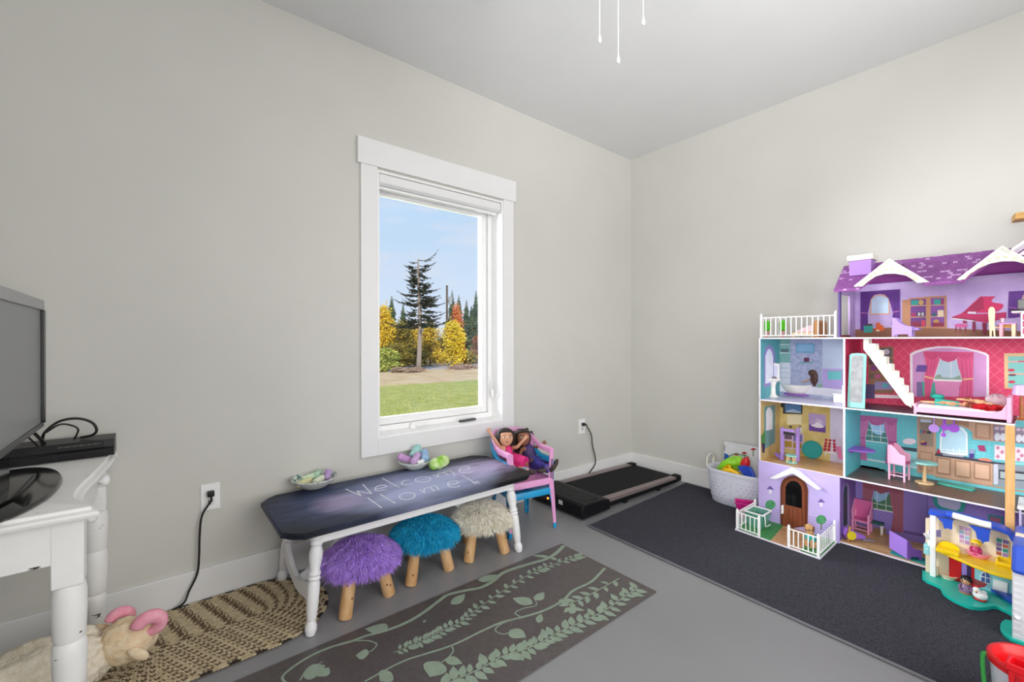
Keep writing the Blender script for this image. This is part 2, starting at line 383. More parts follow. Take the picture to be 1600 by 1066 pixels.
def leafcrown(mb, blobs, n, size, cols, rnd, droop=0):
    """leaf cards scattered through ellipsoid blobs, denser towards their skins"""
    tot = sum(b[1][0]*b[1][2] for b in blobs)
    for c, r in blobs:
        for k in range(int(n*r[0]*r[2]/tot)):
            d = V((rnd.gauss(0, 1), rnd.gauss(0, 1), rnd.gauss(0, 1))).normalized(); s = rnd.random()**.33
            p = V(c) + V((d.x*r[0], d.y*r[1], d.z*r[2]))*s*(.95+.75*noise.noise(V((d.x*2.4+c[0]*3, d.y*2.4, d.z*2.4+c[2]*3))))
            a = V((rnd.gauss(0, 1), rnd.gauss(0, 1), rnd.gauss(0, 1))).normalized(); b = a.orthogonal().normalized()
            h = size*rnd.uniform(.6, 1.3); mb.use(cols[min(int(rnd.random()**1.2*len(cols)), len(cols)-1)])
            mb.add([p-a*h, p+b*h*.6, p+a*h, p-b*h*.6], [(0, 1, 2, 3)])
m_bark = mat('grey_bark', '8b7f78', h2='a3978e', scale=12, stretch=(6, 6, 1), rough=.9)
m_darkbark = mat('dark_bark', '5c4c40', rough=.9)
YEL = ['e8c93a', 'd9b02f', 'f0d84f']; OLV = ['8f8038', '6f6a30', 'a8903a']; ORG = ['e08a44', 'd0693a', 'eaa35a']
GRN = ['a9b258', 'c6c565', '8c9c4c']; DRK = ['4c5f45', '3d5140', '5b6c4b']; RED = ['9c6a52', '7d5a48', 'b08060']; BRN = ['a58b78', '8d7668', 'bfa68c']; LIM = ['f2dc42', 'e6c832', 'd9c540']
def C3(pre, hs): return [mat('%s_leaf_%d' % (pre, i), h, rough=.8, spec=.2, scale=.8, var=.12) for i, h in enumerate(hs)]
def decid(name, label, cat, px, top, hw, Y, cols, seed, n=2400, size=.085, low=.02, group='autumn trees beyond the road'):
    rnd = random.Random(seed); c = fy(px, 560, Y); zt = fy(px, top, Y).z; g0 = gz(Y); dep = (V((c.x, Y, 0))-CAM).dot(CF); w = hw*dep/FPX
    o = T(name, label, cat, (c.x, Y, g0), group); h = zt-g0
    tr = MB().tube(bez([(c.x, Y, g0), (c.x+.08, Y, g0+h*.35), (c.x-.05, Y+.05, g0+h*.8)], 4), [.09, .085, .08, .075, .07, .06, .05, .04, .03], 7)
    for k in range(4): tr.tube([(c.x, Y, g0+h*(.25+.1*k)), (c.x+rnd.uniform(-.7, .7)*w, Y+rnd.uniform(-.4, .4)*w, g0+h*(.55+.1*k))], [.04, .015], 5)
    tr.build('trunk', m_darkbark, o, smooth=True)
    bl = []
    for k in range(16):
        t = (k+.5)/16; ww = w*(1.0 if t < .45 else 1.0-.62*((t-.45)/.55)**1.5); rr = w*rnd.uniform(.34, .56); rz = min(h*rnd.uniform(.13, .19), rr*1.3)
        z = g0 + low*h + rz*.7 + (h*(1-low)-1.6*rz)*t; bl.append(((c.x+rnd.uniform(-1, 1)*max(ww-rr, 0), Y+rnd.uniform(-.7, .7)*max(ww-rr, .1), z), (rr, rr, rz)))
    mb = MB(); leafcrown(mb, bl, int(n*1.9), size, cols, rnd); mb.build('foliage', None, o, kind='stuff'); return o
def conifer(label, px, top, hw, Y, cols, seed, n=46):
    rnd = random.Random(seed); c = fy(px, 560, Y); zt = fy(px, top, Y).z; g0 = gz(Y); w = hw*(V((c.x, Y, 0))-CAM).dot(CF)/FPX; h = zt-g0
    o = T('spruce_tree', label, 'tree', (c.x, Y, g0), 'dark spruces behind the autumn trees')
    MB().tube([(c.x, Y, g0), (c.x, Y, zt)], [.12, .01], 6).build('trunk', m_darkbark, o)
    mb = MB()
    for k in range(n):
        t = (k+.5)/n; z = g0+h*(.08+.92*t); r = w*1.25*(1-t)**.8*rnd.uniform(.7, 1.15)+.06; m = 11
        for i in range(m):
            a = 6.283*i/m + k*.7 + rnd.uniform(-.2, .2); rr = r*rnd.uniform(.7, 1.1); d = V((math.cos(a), math.sin(a), 0)); s = V((-d.y, d.x, 0))
            mb.use(rnd.choice(cols)); P = V((c.x, Y, z))
            mb.add([P, P+d*rr*.55+s*rr*.34+V((0, 0, -.16*rr)), P+d*rr+V((0, 0, -.30*rr-.05)), P+d*rr*.55-s*rr*.34+V((0, 0, -.16*rr)), P+d*rr*.5+V((0, 0, .12*rr))], [(0, 1, 4), (1, 2, 4), (2, 3, 4), (3, 0, 4)])
    mb.build('foliage', None, o, kind='stuff')
dk = C3('spruce', DRK)
for i, (px, top, hw, Y, lab) in enumerate([(706.5, 453, 13, 44, 'dark spruce just right of the utility pole, seen through the window'), (717, 461, 13, 46, 'dark spruce rising right above the orange tree'), (729, 468, 13, 44, 'dark spruce second from the right edge of the window view'),
        (744, 454, 15, 40, 'tallest dark spruce at the right edge of the window view'), (737, 478, 14, 37, 'lower dark spruce in front of the tall one at right of the window view'), (612, 462, 15, 44, 'dark spruce behind the tall bare trunk, left in the window view'), (630, 474, 12, 40, 'small dark spruce behind the tall bare trunk, nearer the middle'), (757, 470, 16, 41, 'dark spruce partly hidden by the right side of the window frame')]):
    conifer(lab, px, top, hw, Y, dk, 20+i)
decid('birch_tree', 'orange yellow tree at the left edge of the window view', 'tree', 600, 472, 26, 34, C3('yellow', YEL), 1, 4200)
decid('alder_tree', 'olive brown bushy tree behind the tall spruce trunk', 'tree', 632, 498, 28, 33, C3('olive', OLV), 2, 4200)
decid('maple_tree', 'orange red maple right of the utility pole', 'tree', 713, 471, 18, 37, C3('orange', ORG), 3, 2600)
decid('birch_tree', 'olive yellow tree just right of the spruce trunk', 'tree', 672, 500, 24, 32.5, C3('olive', OLV)[2:]+C3('yellow', YEL), 5, 3600)
decid('birch_tree', 'bright lemon yellow tree in the right half of the window view', 'tree', 706, 499, 28, 31, C3('lemon', LIM), 4, 4600)
decid('alder_tree', 'reddish brown bush at the right edge of the window view', 'bush', 746, 522, 17, 33, C3('russet', RED), 6, 2000)
decid('alder_tree', 'low dark olive thicket at right beyond the road', 'bush', 731, 548, 20, 32, C3('olive', OLV), 16, 1800)
decid('birch_tree', 'golden yellow tree behind the tall spruce trunk', 'tree', 648, 505, 20, 35, C3('yellow', YEL)+C3('olive', OLV)[2:], 27, 2400)
decid('alder_tree', 'wide olive green thicket far beyond the road at left', 'bush', 618, 520, 40, 39, C3('olive', OLV), 28, 4200)
decid('alder_tree', 'wide olive green thicket far beyond the road at right', 'bush', 690, 522, 44, 39, C3('olive', OLV), 29, 4200)
decid('alder_tree', 'low olive thicket behind the foot of the tall spruce', 'bush', 652, 540, 24, 31.5, C3('olive', OLV), 17, 2400)
decid('alder_tree', 'low dark olive thicket left of the yellow tree', 'bush', 618, 535, 24, 32, C3('olive', OLV), 18, 2400)
decid('willow_bush', 'leafy green and yellow bush low at the left of the window view', 'bush', 604, 543, 24, 26.5, C3('green', GRN), 7, 3200, .1)
decid('dry_shrub', 'tuft of dry brown grass at the foot of the tall spruce', 'shrub', 648, 574, 24, 24.0, C3('brown', BRN), 8, 1600, .06, .0, 'dry shrubs at the lawn edge')
decid('dry_shrub', 'low dark brown shrub left of the tall spruce foot', 'shrub', 622, 574, 14, 24.4, C3('brown', BRN), 19, 1100, .06, .0, 'dry shrubs at the lawn edge')
decid('dry_shrub', 'low greyish brown shrub at the lawn edge at right', 'shrub', 724, 570, 33, 24.8, C3('brown', BRN), 9, 2200, .06, .0, 'dry shrubs at the lawn edge')

wd = MB(); rnd = random.Random(41)
wc = C3('olive', OLV) + C3('spruce', DRK) + C3('green', GRN)[2:] + C3('yellow', YEL)[:1]
for k in range(11000):
    x = rnd.uniform(-45, 95); y = 58+rnd.uniform(-4, 4); hh = 2.6+1.3*noise.noise(V((x*.16, 0, 3)))+.8*noise.noise(V((x*.6, 1, 0))); p = V((x, y, gz(y)+hh*rnd.random()**.7))
    a = V((rnd.gauss(0, 1), rnd.gauss(0, 1), rnd.gauss(0, 1))).normalized(); b = a.orthogonal().normalized(); q = rnd.uniform(.2, .42); wd.use(wc[int((noise.noise(V((x*.3, 5, 0)))*.5+.5)*len(wc)*.7+rnd.random()*len(wc)*.3) % len(wc)]); wd.add([p-a*q, p+b*q*.7, p+a*q, p-b*q*.7], [(0, 1, 2, 3)])
thing(wd, 'distant_woods', 'low dark band of woods far beyond the road', 'woods', kind='stuff')
# tall weathered spruce with a bare lower trunk
Y = 25.0; b = fy(655, 580, Y); g0 = gz(Y); top = fy(654, 405, Y).z
sp_ = T('tall_spruce', 'tall weathered spruce with bare lower trunk at the lawn edge', 'tree', (b.x, Y, g0))
def tx(z): return b.x + .07*math.sin(z*.7)
trk = MB().tube([(tx(z), Y, z) for z in [g0+(top-g0)*k/10 for k in range(11)]], [.2, .17, .16, .15, .14, .13, .12, .105, .09, .07, .045], 9)
trk.build('trunk', m_bark, sp_, smooth=True)
br = MB(); fo = MB(); rnd = random.Random(11); dk2 = C3('needle', ['3f4a3c', '525a42', '34403a'])
spec = [(.99, 1.5, 28, .62, .35), (.97, -.7, -14, .1, .7), (.94, 1.25, 8, .25, .8), (.93, -1.0, 10, .1, 1), (.90, .9, 12, .2, 1), (.89, -.9, -6, .12, 1)]
sd = CR.copy(); sd.z = 0; sd.normalize()
for k in range(120):
    t = .40 + .52*rnd.random(); ln = (.70 + 1.30*(1-t)/.5)*rnd.uniform(.35, 1.1); spec.append((t, ln*rnd.choice((-1, 1)), rnd.uniform(-80, 80), rnd.uniform(-.22, .26), .8))
for t, ln, ang, rise, dens in spec:
    z = g0+(top-g0)*t; d = Matrix.Rotation(math.radians(ang), 3, 'Z') @ sd*(1 if ln > 0 else -1); ln = abs(ln)
    P = [V((tx(z), Y, z)) + d*ln*s + V((0, 0, rise*ln*s*s - .12*ln*math.sin(s*3.14)*.6)) for s in (0, .25, .5, .75, 1)]
    br.tube(P, [.035, .028, .02, .014, .007], 5)
    for q in range(int(80*ln*dens)):
        s = .25+.75*rnd.random(); i = min(int(s*4), 3); c = P[i].lerp(P[i+1], s*4-i)
        side = V((-d.y, d.x, 0))*rnd.choice((-1, 1)); w = .36*(1.15-s)*ln**.3
        a = (d*rnd.uniform(.3, 1) + side*rnd.uniform(.2, 1) + V((0, 0, rnd.uniform(-.7, .45)))).normalized(); h = w*rnd.uniform(.5, 1.1); u = a.cross(V((rnd.gauss(0, .5), rnd.gauss(0, .5), 1))).normalized()*h*.2
        fo.use(rnd.choice(dk2)); fo.add([c, c+a*h*.5+u, c+a*h, c+a*h*.5-u], [(0, 1, 2, 3)])
br.build('branches', m_darkbark, sp_, kind='stuff'); fo.build('foliage', None, sp_, kind='stuff')
Y = 36; b = fy(698.5, 560, Y); zt = fy(698.5, 446, Y).z
up = T('utility_pole', 'dark wooden utility pole rising behind the yellow tree', 'pole', (b.x, Y, gz(Y)))
MB().cyl((b.x, Y, gz(Y)), (b.x, Y, zt), .13, .10, 10).build('pole', mat('weathered_pole', '5b5047', rough=.9), up)
MB().lathe([(0, 0), (.2, .02), (.2, .75), (.08, .85), (0, .86)], (b.x+.38, Y-.05, fy(702, 476, Y).z), 12).build('transformer', mat('grey_steel', '9aa3ab', rough=.6), up, smooth=40)
MB().box(b.x, b.x+.3, Y-.05, Y+.02, fy(702, 472, Y).z, fy(702, 470, Y).z).build('bracket', m_darkbark, up)
# ================================================================== rugs and mat
m_carpet = mat('charcoal_carpet', '33333a', h2='52525b', rough=.95, scale=260, bump=.9, bscale=420, spec=.1)
cp = [(-1.246, -.580), (-.05, -.545), (-.05, -2.9), (-1.325, -2.9)]
rug = T('area_rug', 'charcoal grey carpet rug under the big dollhouse', 'rug', (-.68, -1.7, 0))
MB().prism([(x, y, .001) for x, y in cp], (0, 0, .008)).build('carpet_pile', m_carpet, rug)
m_bind = mat('grey_rug_binding', '66676c', rough=.6)
MB().tube([(x, y, .006) for x, y in cp], .0065, 8, closed=True).build('bound_edge', m_bind, rug, smooth=True)

MX0, MX1, MY0, MY1, MZ = -3.30, -1.541, -1.235, -.640, .006
ym = T('yoga_mat', 'taupe yoga mat printed with pale green vines', 'mat', ((MX0+MX1)/2, (MY0+MY1)/2, 0))
MB().box(MX0, MX1, MY0, MY1, .0005, MZ).build('mat_sheet', mat('taupe_mat', '544e4c', h2='5c5655', rough=.30, scale=60, bump=.25, bscale=500, spec=.5), ym, bev=.0015)
def mq(x, y): return fz(380+x*.4125, 820+y*.4125, MZ)
m_vine = mat('pale_green_print', '8fa08e', rough=.5, var=.06, scale=30, spec=.4)
vn = MB().use(m_vine); rnd = random.Random(5)
def leaf(p, d, ln, w, curl=.0):
    d = V((d[0], d[1], 0)).normalized(); s = V((-d.y, d.x, 0)); P = V(p)
    rings = []
    zo = rnd.uniform(0, .0005)
    for t, k in ((0, .05), (.08, .45), (.2, .82), (.34, .98), (.5, .98), (.66, .78), (.8, .5), (.92, .2), (1, .03)):
        c = P+d*ln*t+s*curl*ln*t*t; c.z = MZ+zo; e = s*(w*k*.5); rings.append([c-e, c+e, c+e+V((0, 0, .0005)), c-e+V((0, 0, .0005))])
    vn.loft(rings)
def vine(pts, w0, w1, leaves=0, ll=.03, lw=.016):
    P = bez([mq(*p) for p in pts], 8); k = len(P); vn.ribbon(P, [w0+(w1-w0)*i/(k-1) for i in range(k)], (0, 0, 1), .0004)
    for i in range(leaves):
        f = (i+.5)/leaves*(k-2); a = int(f); p = P[a].lerp(P[a+1], f-a); d = (P[a+1]-P[a]).normalized(); s = V((-d.y, d.x, 0))*(1 if i % 2 else -1)
        dd = s*rnd.uniform(.7, 1.1) + d*rnd.uniform(-1.0, -.3); g = rnd.uniform(.75, 1.2); leaf(p+s*.004, dd, ll*g, lw*g, rnd.uniform(-.15, .15))
vine([(1215, 80), (1185, 108), (1145, 131), (1080, 150), (990, 180), (945, 215), (900, 238), (840, 250), (775, 266), (740, 290), (680, 335), (620, 370), (545, 400), (470, 420), (410, 442), (330, 465), (260, 495), (195, 535), (150, 575), (165, 600), (210, 605)], .022, .007)
vine([(1285, 118), (1240, 130), (1150, 160), (1100, 180), (1000, 240), (900, 310), (830, 365), (760, 400), (700, 430), (640, 455), (570, 485)], .004, .003, 70, .034, .018)
vine([(1370, 165), (1320, 215), (1250, 250), (1210, 288), (1140, 325), (1060, 350), (980, 370), (900, 405), (830, 440), (770, 465), (690, 490), (620, 512), (550, 545), (460, 595)], .013, .006)
vine([(1245, 322), (1240, 300), (1290, 278), (1350, 245), (1425, 203)], .005, .005, 15, .045, .022)
vine([(1495, 240), (1440, 275), (1370, 325), (1290, 365), (1200, 405), (1130, 445), (1060, 475), (980, 500), (900, 545), (800, 590), (740, 625)], .005, .005, 64, .052, .028)
vine([(1055, 352), (1030, 335), (1060, 318), (1110, 305), (1100, 275)], .006, .004); vine([(1050, 352), (980, 375), (955, 400), (985, 415), (1025, 402)], .006, .004)
vine([(790, 458), (795, 480), (775, 505), (740, 530)], .006, .004); vine([(415, 440), (470, 440), (505, 452), (490, 475), (455, 490)], .006, .004); vine([(215, 590), (240, 555), (300, 520)], .006, .004)
def bigleaf(a, b, w, curl=.1):
    a = mq(*a); b = mq(*b); leaf(a, b-a, (b-a).length, w, curl)
for a, b, w, c in [((890, 212), (968, 195), .055, .1), ((1160, 125), (1098, 110), .03, .25), ((1185, 135), (1165, 120), .025, .1), ((788, 302), (848, 268), .05, .15), ((545, 398), (480, 378), .06, .35), ((475, 490), (428, 492), .05, .1), ((225, 570), (312, 545), .07, .2), ((280, 575), (318, 540), .06, -.2),
        ((1095, 300), (1025, 275), .06, .1), ((1105, 285), (1148, 262), .045, .2), ((1118, 372), (1128, 338), .03, 0), ((1010, 400), (1066, 432), .06, .1), ((1195, 287), (1240, 296), .03, 0), ((742, 520), (700, 575), .09, .1), ((765, 510), (832, 522), .04, -.1), ((560, 560), (515, 590), .07, .1), ((1240, 338), (1258, 312), .03, .1), ((690, 362), (682, 372), .012, 0)]: bigleaf(a, b, w, c)
vn.build('vine_print', None, ym, kind='stuff')

# braided oval rug: concentric braids, each a part made of plaited strands
orug = T('braided_rug', 'oval tan and brown braided rug beside the white side table', 'rug', (-3.11, -.285, 0))
bt = [mat('tan_braid', 'ac9c7e', h2='c2b293', rough=.9, scale=160), mat('beige_braid', 'cbbb9b', rough=.9), mat('brown_braid', '5d4d3b', h2='6e5b45', rough=.9, scale=160), mat('black_braid', '2c2622', rough=.9)]
OCX, OCY, OHX, OA, OZ = -3.11, -.285, .155, .262, .002
def stad(a, s):
    """point and tangent at arclength s on a stadium of half length OHX and radius a"""
    per = 4*OHX + 2*math.pi*a; s %= per
    if s < 2*OHX: return V((OCX-OHX+s, OCY-a, 0)), V((1, 0, 0))
    s -= 2*OHX
    if s < math.pi*a: q = -math.pi/2+s/a; return V((OCX+OHX+a*math.cos(q), OCY+a*math.sin(q), 0)), V((-math.sin(q), math.cos(q), 0))
    s -= math.pi*a
    if s < 2*OHX: return V((OCX+OHX-s, OCY+a, 0)), V((-1, 0, 0))
    s -= 2*OHX; q = math.pi/2+s/a; return V((OCX-OHX+a*math.cos(q), OCY+a*math.sin(q), 0)), V((-math.sin(q), math.cos(q), 0))
rnd = random.Random(2); RW = .0119
for r in range(22):
    a = OA - RW*(r+.5); per = 4*OHX+2*math.pi*max(a, .004); n = int(per/.0118); mb = MB(); ro = (r % 2)*3 + r//2
    for i in range(n):
        for side in (0, 1):
            p, t = stad(max(a, .004), per*(i+.5*side)/n); s = V((t.y, -t.x, 0)); c = p + s*(RW*.25*(1 if side else -1)); c.z = OZ+.0045
            d = (t*.9 + s*(-.75 if side else .75)).normalized(); q = V((-d.y, d.x, 0))
            dark = (i % 7 in (1, 2, 3)) if r == 0 else ((i+ro) % 6 in (0, 1, 2) and (side == 0 or (i+ro) % 6 == 1))
            mb.use(bt[3] if (dark and r == 0) else bt[2] if dark else bt[0] if rnd.random() < .65 else bt[1])
            L2, W2, H2 = .0092, .0044, .0036
            mb.add([c-d*L2, c-d*L2*.4-q*W2, c+d*L2*.4-q*W2, c+d*L2, c+d*L2*.4+q*W2, c-d*L2*.4+q*W2, c-d*L2*.4+V((0, 0, H2)), c+d*L2*.4+V((0, 0, H2)), c-V((0, 0, .004))],
                   [(0, 1, 6), (1, 2, 7, 6), (2, 3, 7), (3, 4, 7), (4, 5, 6, 7), (5, 0, 6), (1, 0, 8), (2, 1, 8), (3, 2, 8), (4, 3, 8), (5, 4, 8), (0, 5, 8)])
    mb.build('braid', None, orug, kind='stuff')
un = MB().prism([stad(OA-.003, k*.03)[0]+V((0, 0, .001)) for k in range(int((4*OHX+2*math.pi*(OA-.003))/.03))], (0, 0, .003)); un.build('rug_backing', bt[2], orug)

# ================================================================== white side table, screen, box
m_dist = mat('distressed_white_paint', 'f4f4f2', rough=.45, var=.02, scale=12)
def distress(m):
    n, l, p = nodes(m); src = p.inputs['Base Color'].links[0].from_socket
    tc = n.new('ShaderNodeTexCoord'); mp = n.new('ShaderNodeMapping'); mp.inputs['Scale'].default_value = (12, 34, 40); l.new(tc.outputs['Object'], mp.inputs[0])
    a = n.new('ShaderNodeTexNoise'); a.inputs['Scale'].default_value = 1; a.inputs['Detail'].default_value = 6; l.new(mp.outputs[0], a.inputs[0])
    r = n.new('ShaderNodeValToRGB'); r.color_ramp.elements[0].position = .70; r.color_ramp.elements[1].position = .725; l.new(a.outputs[0], r.inputs[0])
    x = n.new('ShaderNodeMix'); x.data_type = 'RGBA'; l.new(r.outputs[0], x.inputs['Factor']); l.new(src, x.inputs['A']); x.inputs['B'].default_value = lin('3a352f'); l.new(x.outputs['Result'], p.inputs['Base Color'])
distress(m_dist)
DZ = .705
desk = T('side_table', 'distressed white side table with curved top and turned legs', 'table', (-3.75, -.41, 0))
# top with an ogee front edge towards the room
def top_outline(off):
    e = [(p.x, p.y) for p in bez([(-3.402, -.78, 0), (-3.404, -.75, 0), (-3.420, -.71, 0), (-3.438, -.67, 0), (-3.448, -.62, 0), (-3.449, -.56, 0), (-3.443, -.48, 0), (-3.433, -.40, 0), (-3.423, -.30, 0), (-3.414, -.20, 0), (-3.408, -.10, 0), (-3.405, -.03, 0)], 3)]
    return [(x+off, y+(off if i < 2 else 0)*-1) for i, (x, y) in enumerate(e)] + [(-4.15, -.03), (-4.15, -.78-off)]
tp = MB()
tp.loft([[V((x, y, z)) for x, y in top_outline(o)] for o, z in ((-.012, DZ-.032), (-.002, DZ-.029), (.003, DZ-.023), (.004, DZ-.018), (.001, DZ-.013), (-.006, DZ-.010), (-.011, DZ-.009), (-.0125, DZ-.004), (-.014, DZ-.001), (-.018, DZ))])
tp.build('tabletop', m_dist, desk, smooth=30)
ap = MB().box(-4.08, -3.49, -.735, -.715, DZ-.145, DZ-.03)
ap.box(-4.08, -3.49, -.075, -.055, DZ-.145, DZ-.03).box(-4.10, -4.08, -.735, -.055, DZ-.145, DZ-.03)
ap.build('apron', m_dist, desk, bev=.002)
dr = MB().box(-3.470, -3.452, -.665, -.105, DZ-.14, DZ-.034).build('drawer_front', m_dist, desk, bev=.003)
for yk in (-.55, -.13): MB().lathe([(.006, 0), (.008, .010), (.019, .016), (.022, .026), (.014, .034), (0, .036)], (-3.453, yk, DZ-.088), 20, R=RY(90)).build('knob', m_white, desk, smooth=True)
legp = [(.026, .0), (.026, .015), (.021, .03), (.028, .12), (.031, .16), (.029, .175), (.026, .18), (.031, .19), (.034, .25), (.035, .31), (.034, .335), (.030, .345), (.033, .355), (.035, .42), (.035, .47), (.032, .49), (.027, .495)]
for lx, ly in ((-3.462, -.705), (-3.462, -.07), (-4.09, -.705), (-4.09, -.07)):
    lg = MB().lathe(legp, (lx, ly, 0), 24).box(lx-.031, lx+.031, ly-.031, ly+.031, .495, DZ-.03)
    lg.build('leg', m_dist, desk, smooth=35, bev=.0025)
# flat screen
tvx = -3.578
tv = T('television', 'flat television with silver bezel standing on the white side table', 'television', (-3.62, -.57, DZ))
m_silver = mat('silver_grey_plastic', '9fa0a1', rough=.4, var=.02); m_gloss = mat('gloss_black', '0d0d0e', rough=.12, var=.02, spec=.6)
ty0, ty1, tz0, tz1 = -.94, -.22, .85, 1.272
MB().box(tvx-.05, tvx-.004, ty0+.01, ty1-.01, tz0+.01, tz1-.01).build('housing', m_black, tv, bev=.01)
bz = MB().box(tvx-.012, tvx+.006, ty0, ty1, tz1-.034, tz1)
bz.build('bezel', m_silver, tv, bev=.003)
MB().box(tvx-.012, tvx+.004, ty0, ty1, tz0, tz0+.016).build('lower_bezel', mat('dark_grey_bezel', '3c3d3f', rough=.35), tv, bev=.002)
MB().box(tvx-.030, tvx+.009, ty1-.016, ty1, tz0+.014, tz1-.034).box(tvx-.012, tvx+.005, ty0, ty0+.022, tz0+.014, tz1-.034).build('side_bezel', m_gloss, tv, bev=.002)
MB().box(tvx-.008, tvx-.001, ty0+.02, ty1-.02, tz0+.014, tz1-.032).build('screen', mat('matte_grey_screen', '808284', rough=.32, var=.01, spec=.5), tv)
MB().lathe([(.0, 0), (.98, 0), (1, .006), (.97, .014), (.6, .022), (0, .026)], (-3.625, -.52, DZ+.001), 48, sx=.125, sy=.30).build('stand_base', m_gloss, tv, smooth=50)
MB().loft([[V((-3.62+a, -.58+b, z)) for a, b in ((-.025, -.07), (.02, -.07), (.02, .07), (-.025, .07))] for z in (DZ+.02, DZ+.09, tz0+.03)]).build('stand_neck', m_gloss, tv, bev=.006)
# cable box
bxx = T('cable_box', 'black cable box at the back of the white side table', 'electronics', (-3.57, -.085, DZ))
MB().prism([(-3.79, y, z) for y, z in ((-.135, DZ+.004), (-.145, DZ+.03), (-.13, DZ+.036), (-.122, DZ+.062), (-.04, DZ+.07), (-.035, DZ+.004))], (.385, 0, 0)).build('casing', mat('satin_black', '17171a', rough=.35, var=.03), bxx, bev=.003)
MB().box(-3.56, -3.435, -.131, -.122, DZ+.040, DZ+.058).build('port_strip', mat('black_port_strip', '0a0a0a', rough=.5), bxx)
mk = MB()
for k in range(18): mk.box(-3.552+k*.0063, -3.5492+k*.0063, -.132, -.1305, DZ+.0502+.001*((k*7) % 3-1), DZ+.0530)
mk.build('port_marks', mat('pale_marks', '8c8c8c'), bxx)
for nm, lab, pts, r in [('video_cable', 'thick black cable looping over the cable box', [(-3.60, -.07, .775), fy(70, 676, -.10), fy(92, 659, -.10), fy(120, 654, -.10), fy(143, 660, -.10), fy(151, 672, -.10), fy(144, 680, -.09), (-3.50, -.08, .777)], .0045),
        ('thin_cable', 'thin black cable inside the thicker loop on the cable box', [fy(72, 676, -.12), fy(92, 664, -.12), fy(108, 664, -.12), fy(122, 671, -.12), (-3.515, -.10, .776)], .003),
        ('video_cable', 'black cable arching across the lower left corner of the television', [fy(-22, 668, -.34), fy(8, 660, -.32), fy(30, 664, -.28), fy(52, 676, -.22), (-3.585, -.13, .776)], .005),
        ('thin_cable', 'thin black cable hanging beside the television stand', [fy(-20, 690, -.36), fy(8, 674, -.34), fy(24, 669, -.30), fy(40, 680, -.24), (-3.60, -.14, .772)], .003)]:
    thing(MB().tube(bez(pts, 8), r, 8), nm, lab, 'cable', m_black, smooth=True)

# ================================================================== stuffed sheep under the table
m_fleece = mat('cream_fleece', 'e2d7c0', h2='f0e8d6', rough=.95, scale=45, bump=1.0, bscale=160, spec=.1); m_face = mat('peach_plush', 'efd3ac', h2='f6e3c4', rough=.95, scale=40, bump=.8, bscale=260, spec=.1)
m_pink = mat('pink_plush', 'f09db1', h2='f5b1c1', rough=.9, scale=40, spec=.15)
shp = T('stuffed_sheep', 'cream stuffed sheep with pink horns lying under the side table', 'toy', (-3.5, -.38, 0))
def fluff(mb, c, r, n, ln, rnd, R=None, nu=110, nv=70, amp=.1, fr=9):
    rings = []
    for i in range(nv+1):
        t = -math.pi/2+math.pi*i/nv; ring = []
        for j in range(nu):
            a = 6.2832*j/nu; d = V((math.cos(t)*math.cos(a), math.cos(t)*math.sin(a), math.sin(t)))
            k = 1+amp*noise.noise(d*fr*.35)+amp*.35*noise.noise(d*fr)+amp*.30*noise.noise(d*fr*2.6)+amp*.2*noise.noise(d*fr*6); p = V((d.x*r[0]*k, d.y*r[1]*k, d.z*r[2]*k)); ring.append(V(c)+(R @ p if R else p))
        rings.append(ring)
    mb.loft(rings)
    for k in range(n):
        d = V((rnd.gauss(0, 1), rnd.gauss(0, 1), rnd.gauss(0, 1))).normalized(); p = V((d.x*r[0], d.y*r[1], d.z*r[2])); p = V(c)+(R @ p if R else p); dd = (d + V((rnd.gauss(0, .6), rnd.gauss(0, .6), rnd.gauss(0, .6)))).normalized()
        if R: dd = R @ dd
        u = dd.orthogonal().normalized(); v = dd.cross(u); w = ln*.3; mid = p+dd*ln*.6
        mb.add([p+u*w-dd*w, p-u*w*.5+v*w*.8-dd*w, p-u*w*.5-v*w*.8-dd*w, mid+u*w, mid-u*w*.5+v*w*.8, mid-u*w*.5-v*w*.8, p+dd*ln*1.0], [(0, 1, 4, 3), (1, 2, 5, 4), (2, 0, 3, 5), (3, 4, 6), (4, 5, 6), (5, 3, 6)])
rnd = random.Random(4); bdy = MB(); fluff(bdy, (-3.585, -.405, .108), (.205, .120, .106), 0, .007, rnd, RZ(14)); bdy.build('body', m_fleece, shp, smooth=True)
hd = MB(); HC = fy(199, 1000, -.40); HC = V((HC.x, -.40, max(HC.z, .085))); fluff(hd, HC, (.074, .060, .072), 0, .0035, rnd, RZ(-10) @ RY(25), amp=.07); hd.ell(HC+V((.040, .035, -.035)), (.042, .042, .036)); hd.build('head', m_face, shp, smooth=True)
for px, py, Y, k in ((233, 976, -.44, 1.22), (188, 966, -.34, 1.0)):
    c = fy(px, py, Y); pts = [c+V((.026*math.cos(a)*k, -.012*math.sin(a*.5), .024*math.sin(a)*k)) for a in [2.9-.25*i for i in range(21)]]
    MB().tube(pts, [k*(.0165+.0015*math.sin(i*.3) if i < 14 else .0165-.0016*(i-14)) for i in range(21)], 18).build('horn', m_pink, shp, smooth=True)
for px, py, Y, dx in ((216, 1022, -.47, .03), (165, 985, -.33, -.02)):
    c = fy(px, py, Y); MB().ell(c, (.034, .012, .017), 14, 8, R=RY(38) @ RZ(-15)).build('ear', m_face, shp, smooth=True)
for dx, dy in ((-.09, -.11), (.07, -.10), (-.12, .08), (.06, .10)): MB().ell((-3.60+dx, -.40+dy, .03), (.055, .032, .03), 14, 8).build('leg', m_fleece, shp, smooth=True)
MB().ell((-3.80, -.45, .11), (.03, .022, .022), 12, 8).build('tail', m_fleece, shp, smooth=True)
for dy in (-.03, .03): MB().ell(HC+V((.045-dy*.5, .05+dy*.6, .008)), .006, 10, 6).build('eye', m_black, shp, smooth=True)

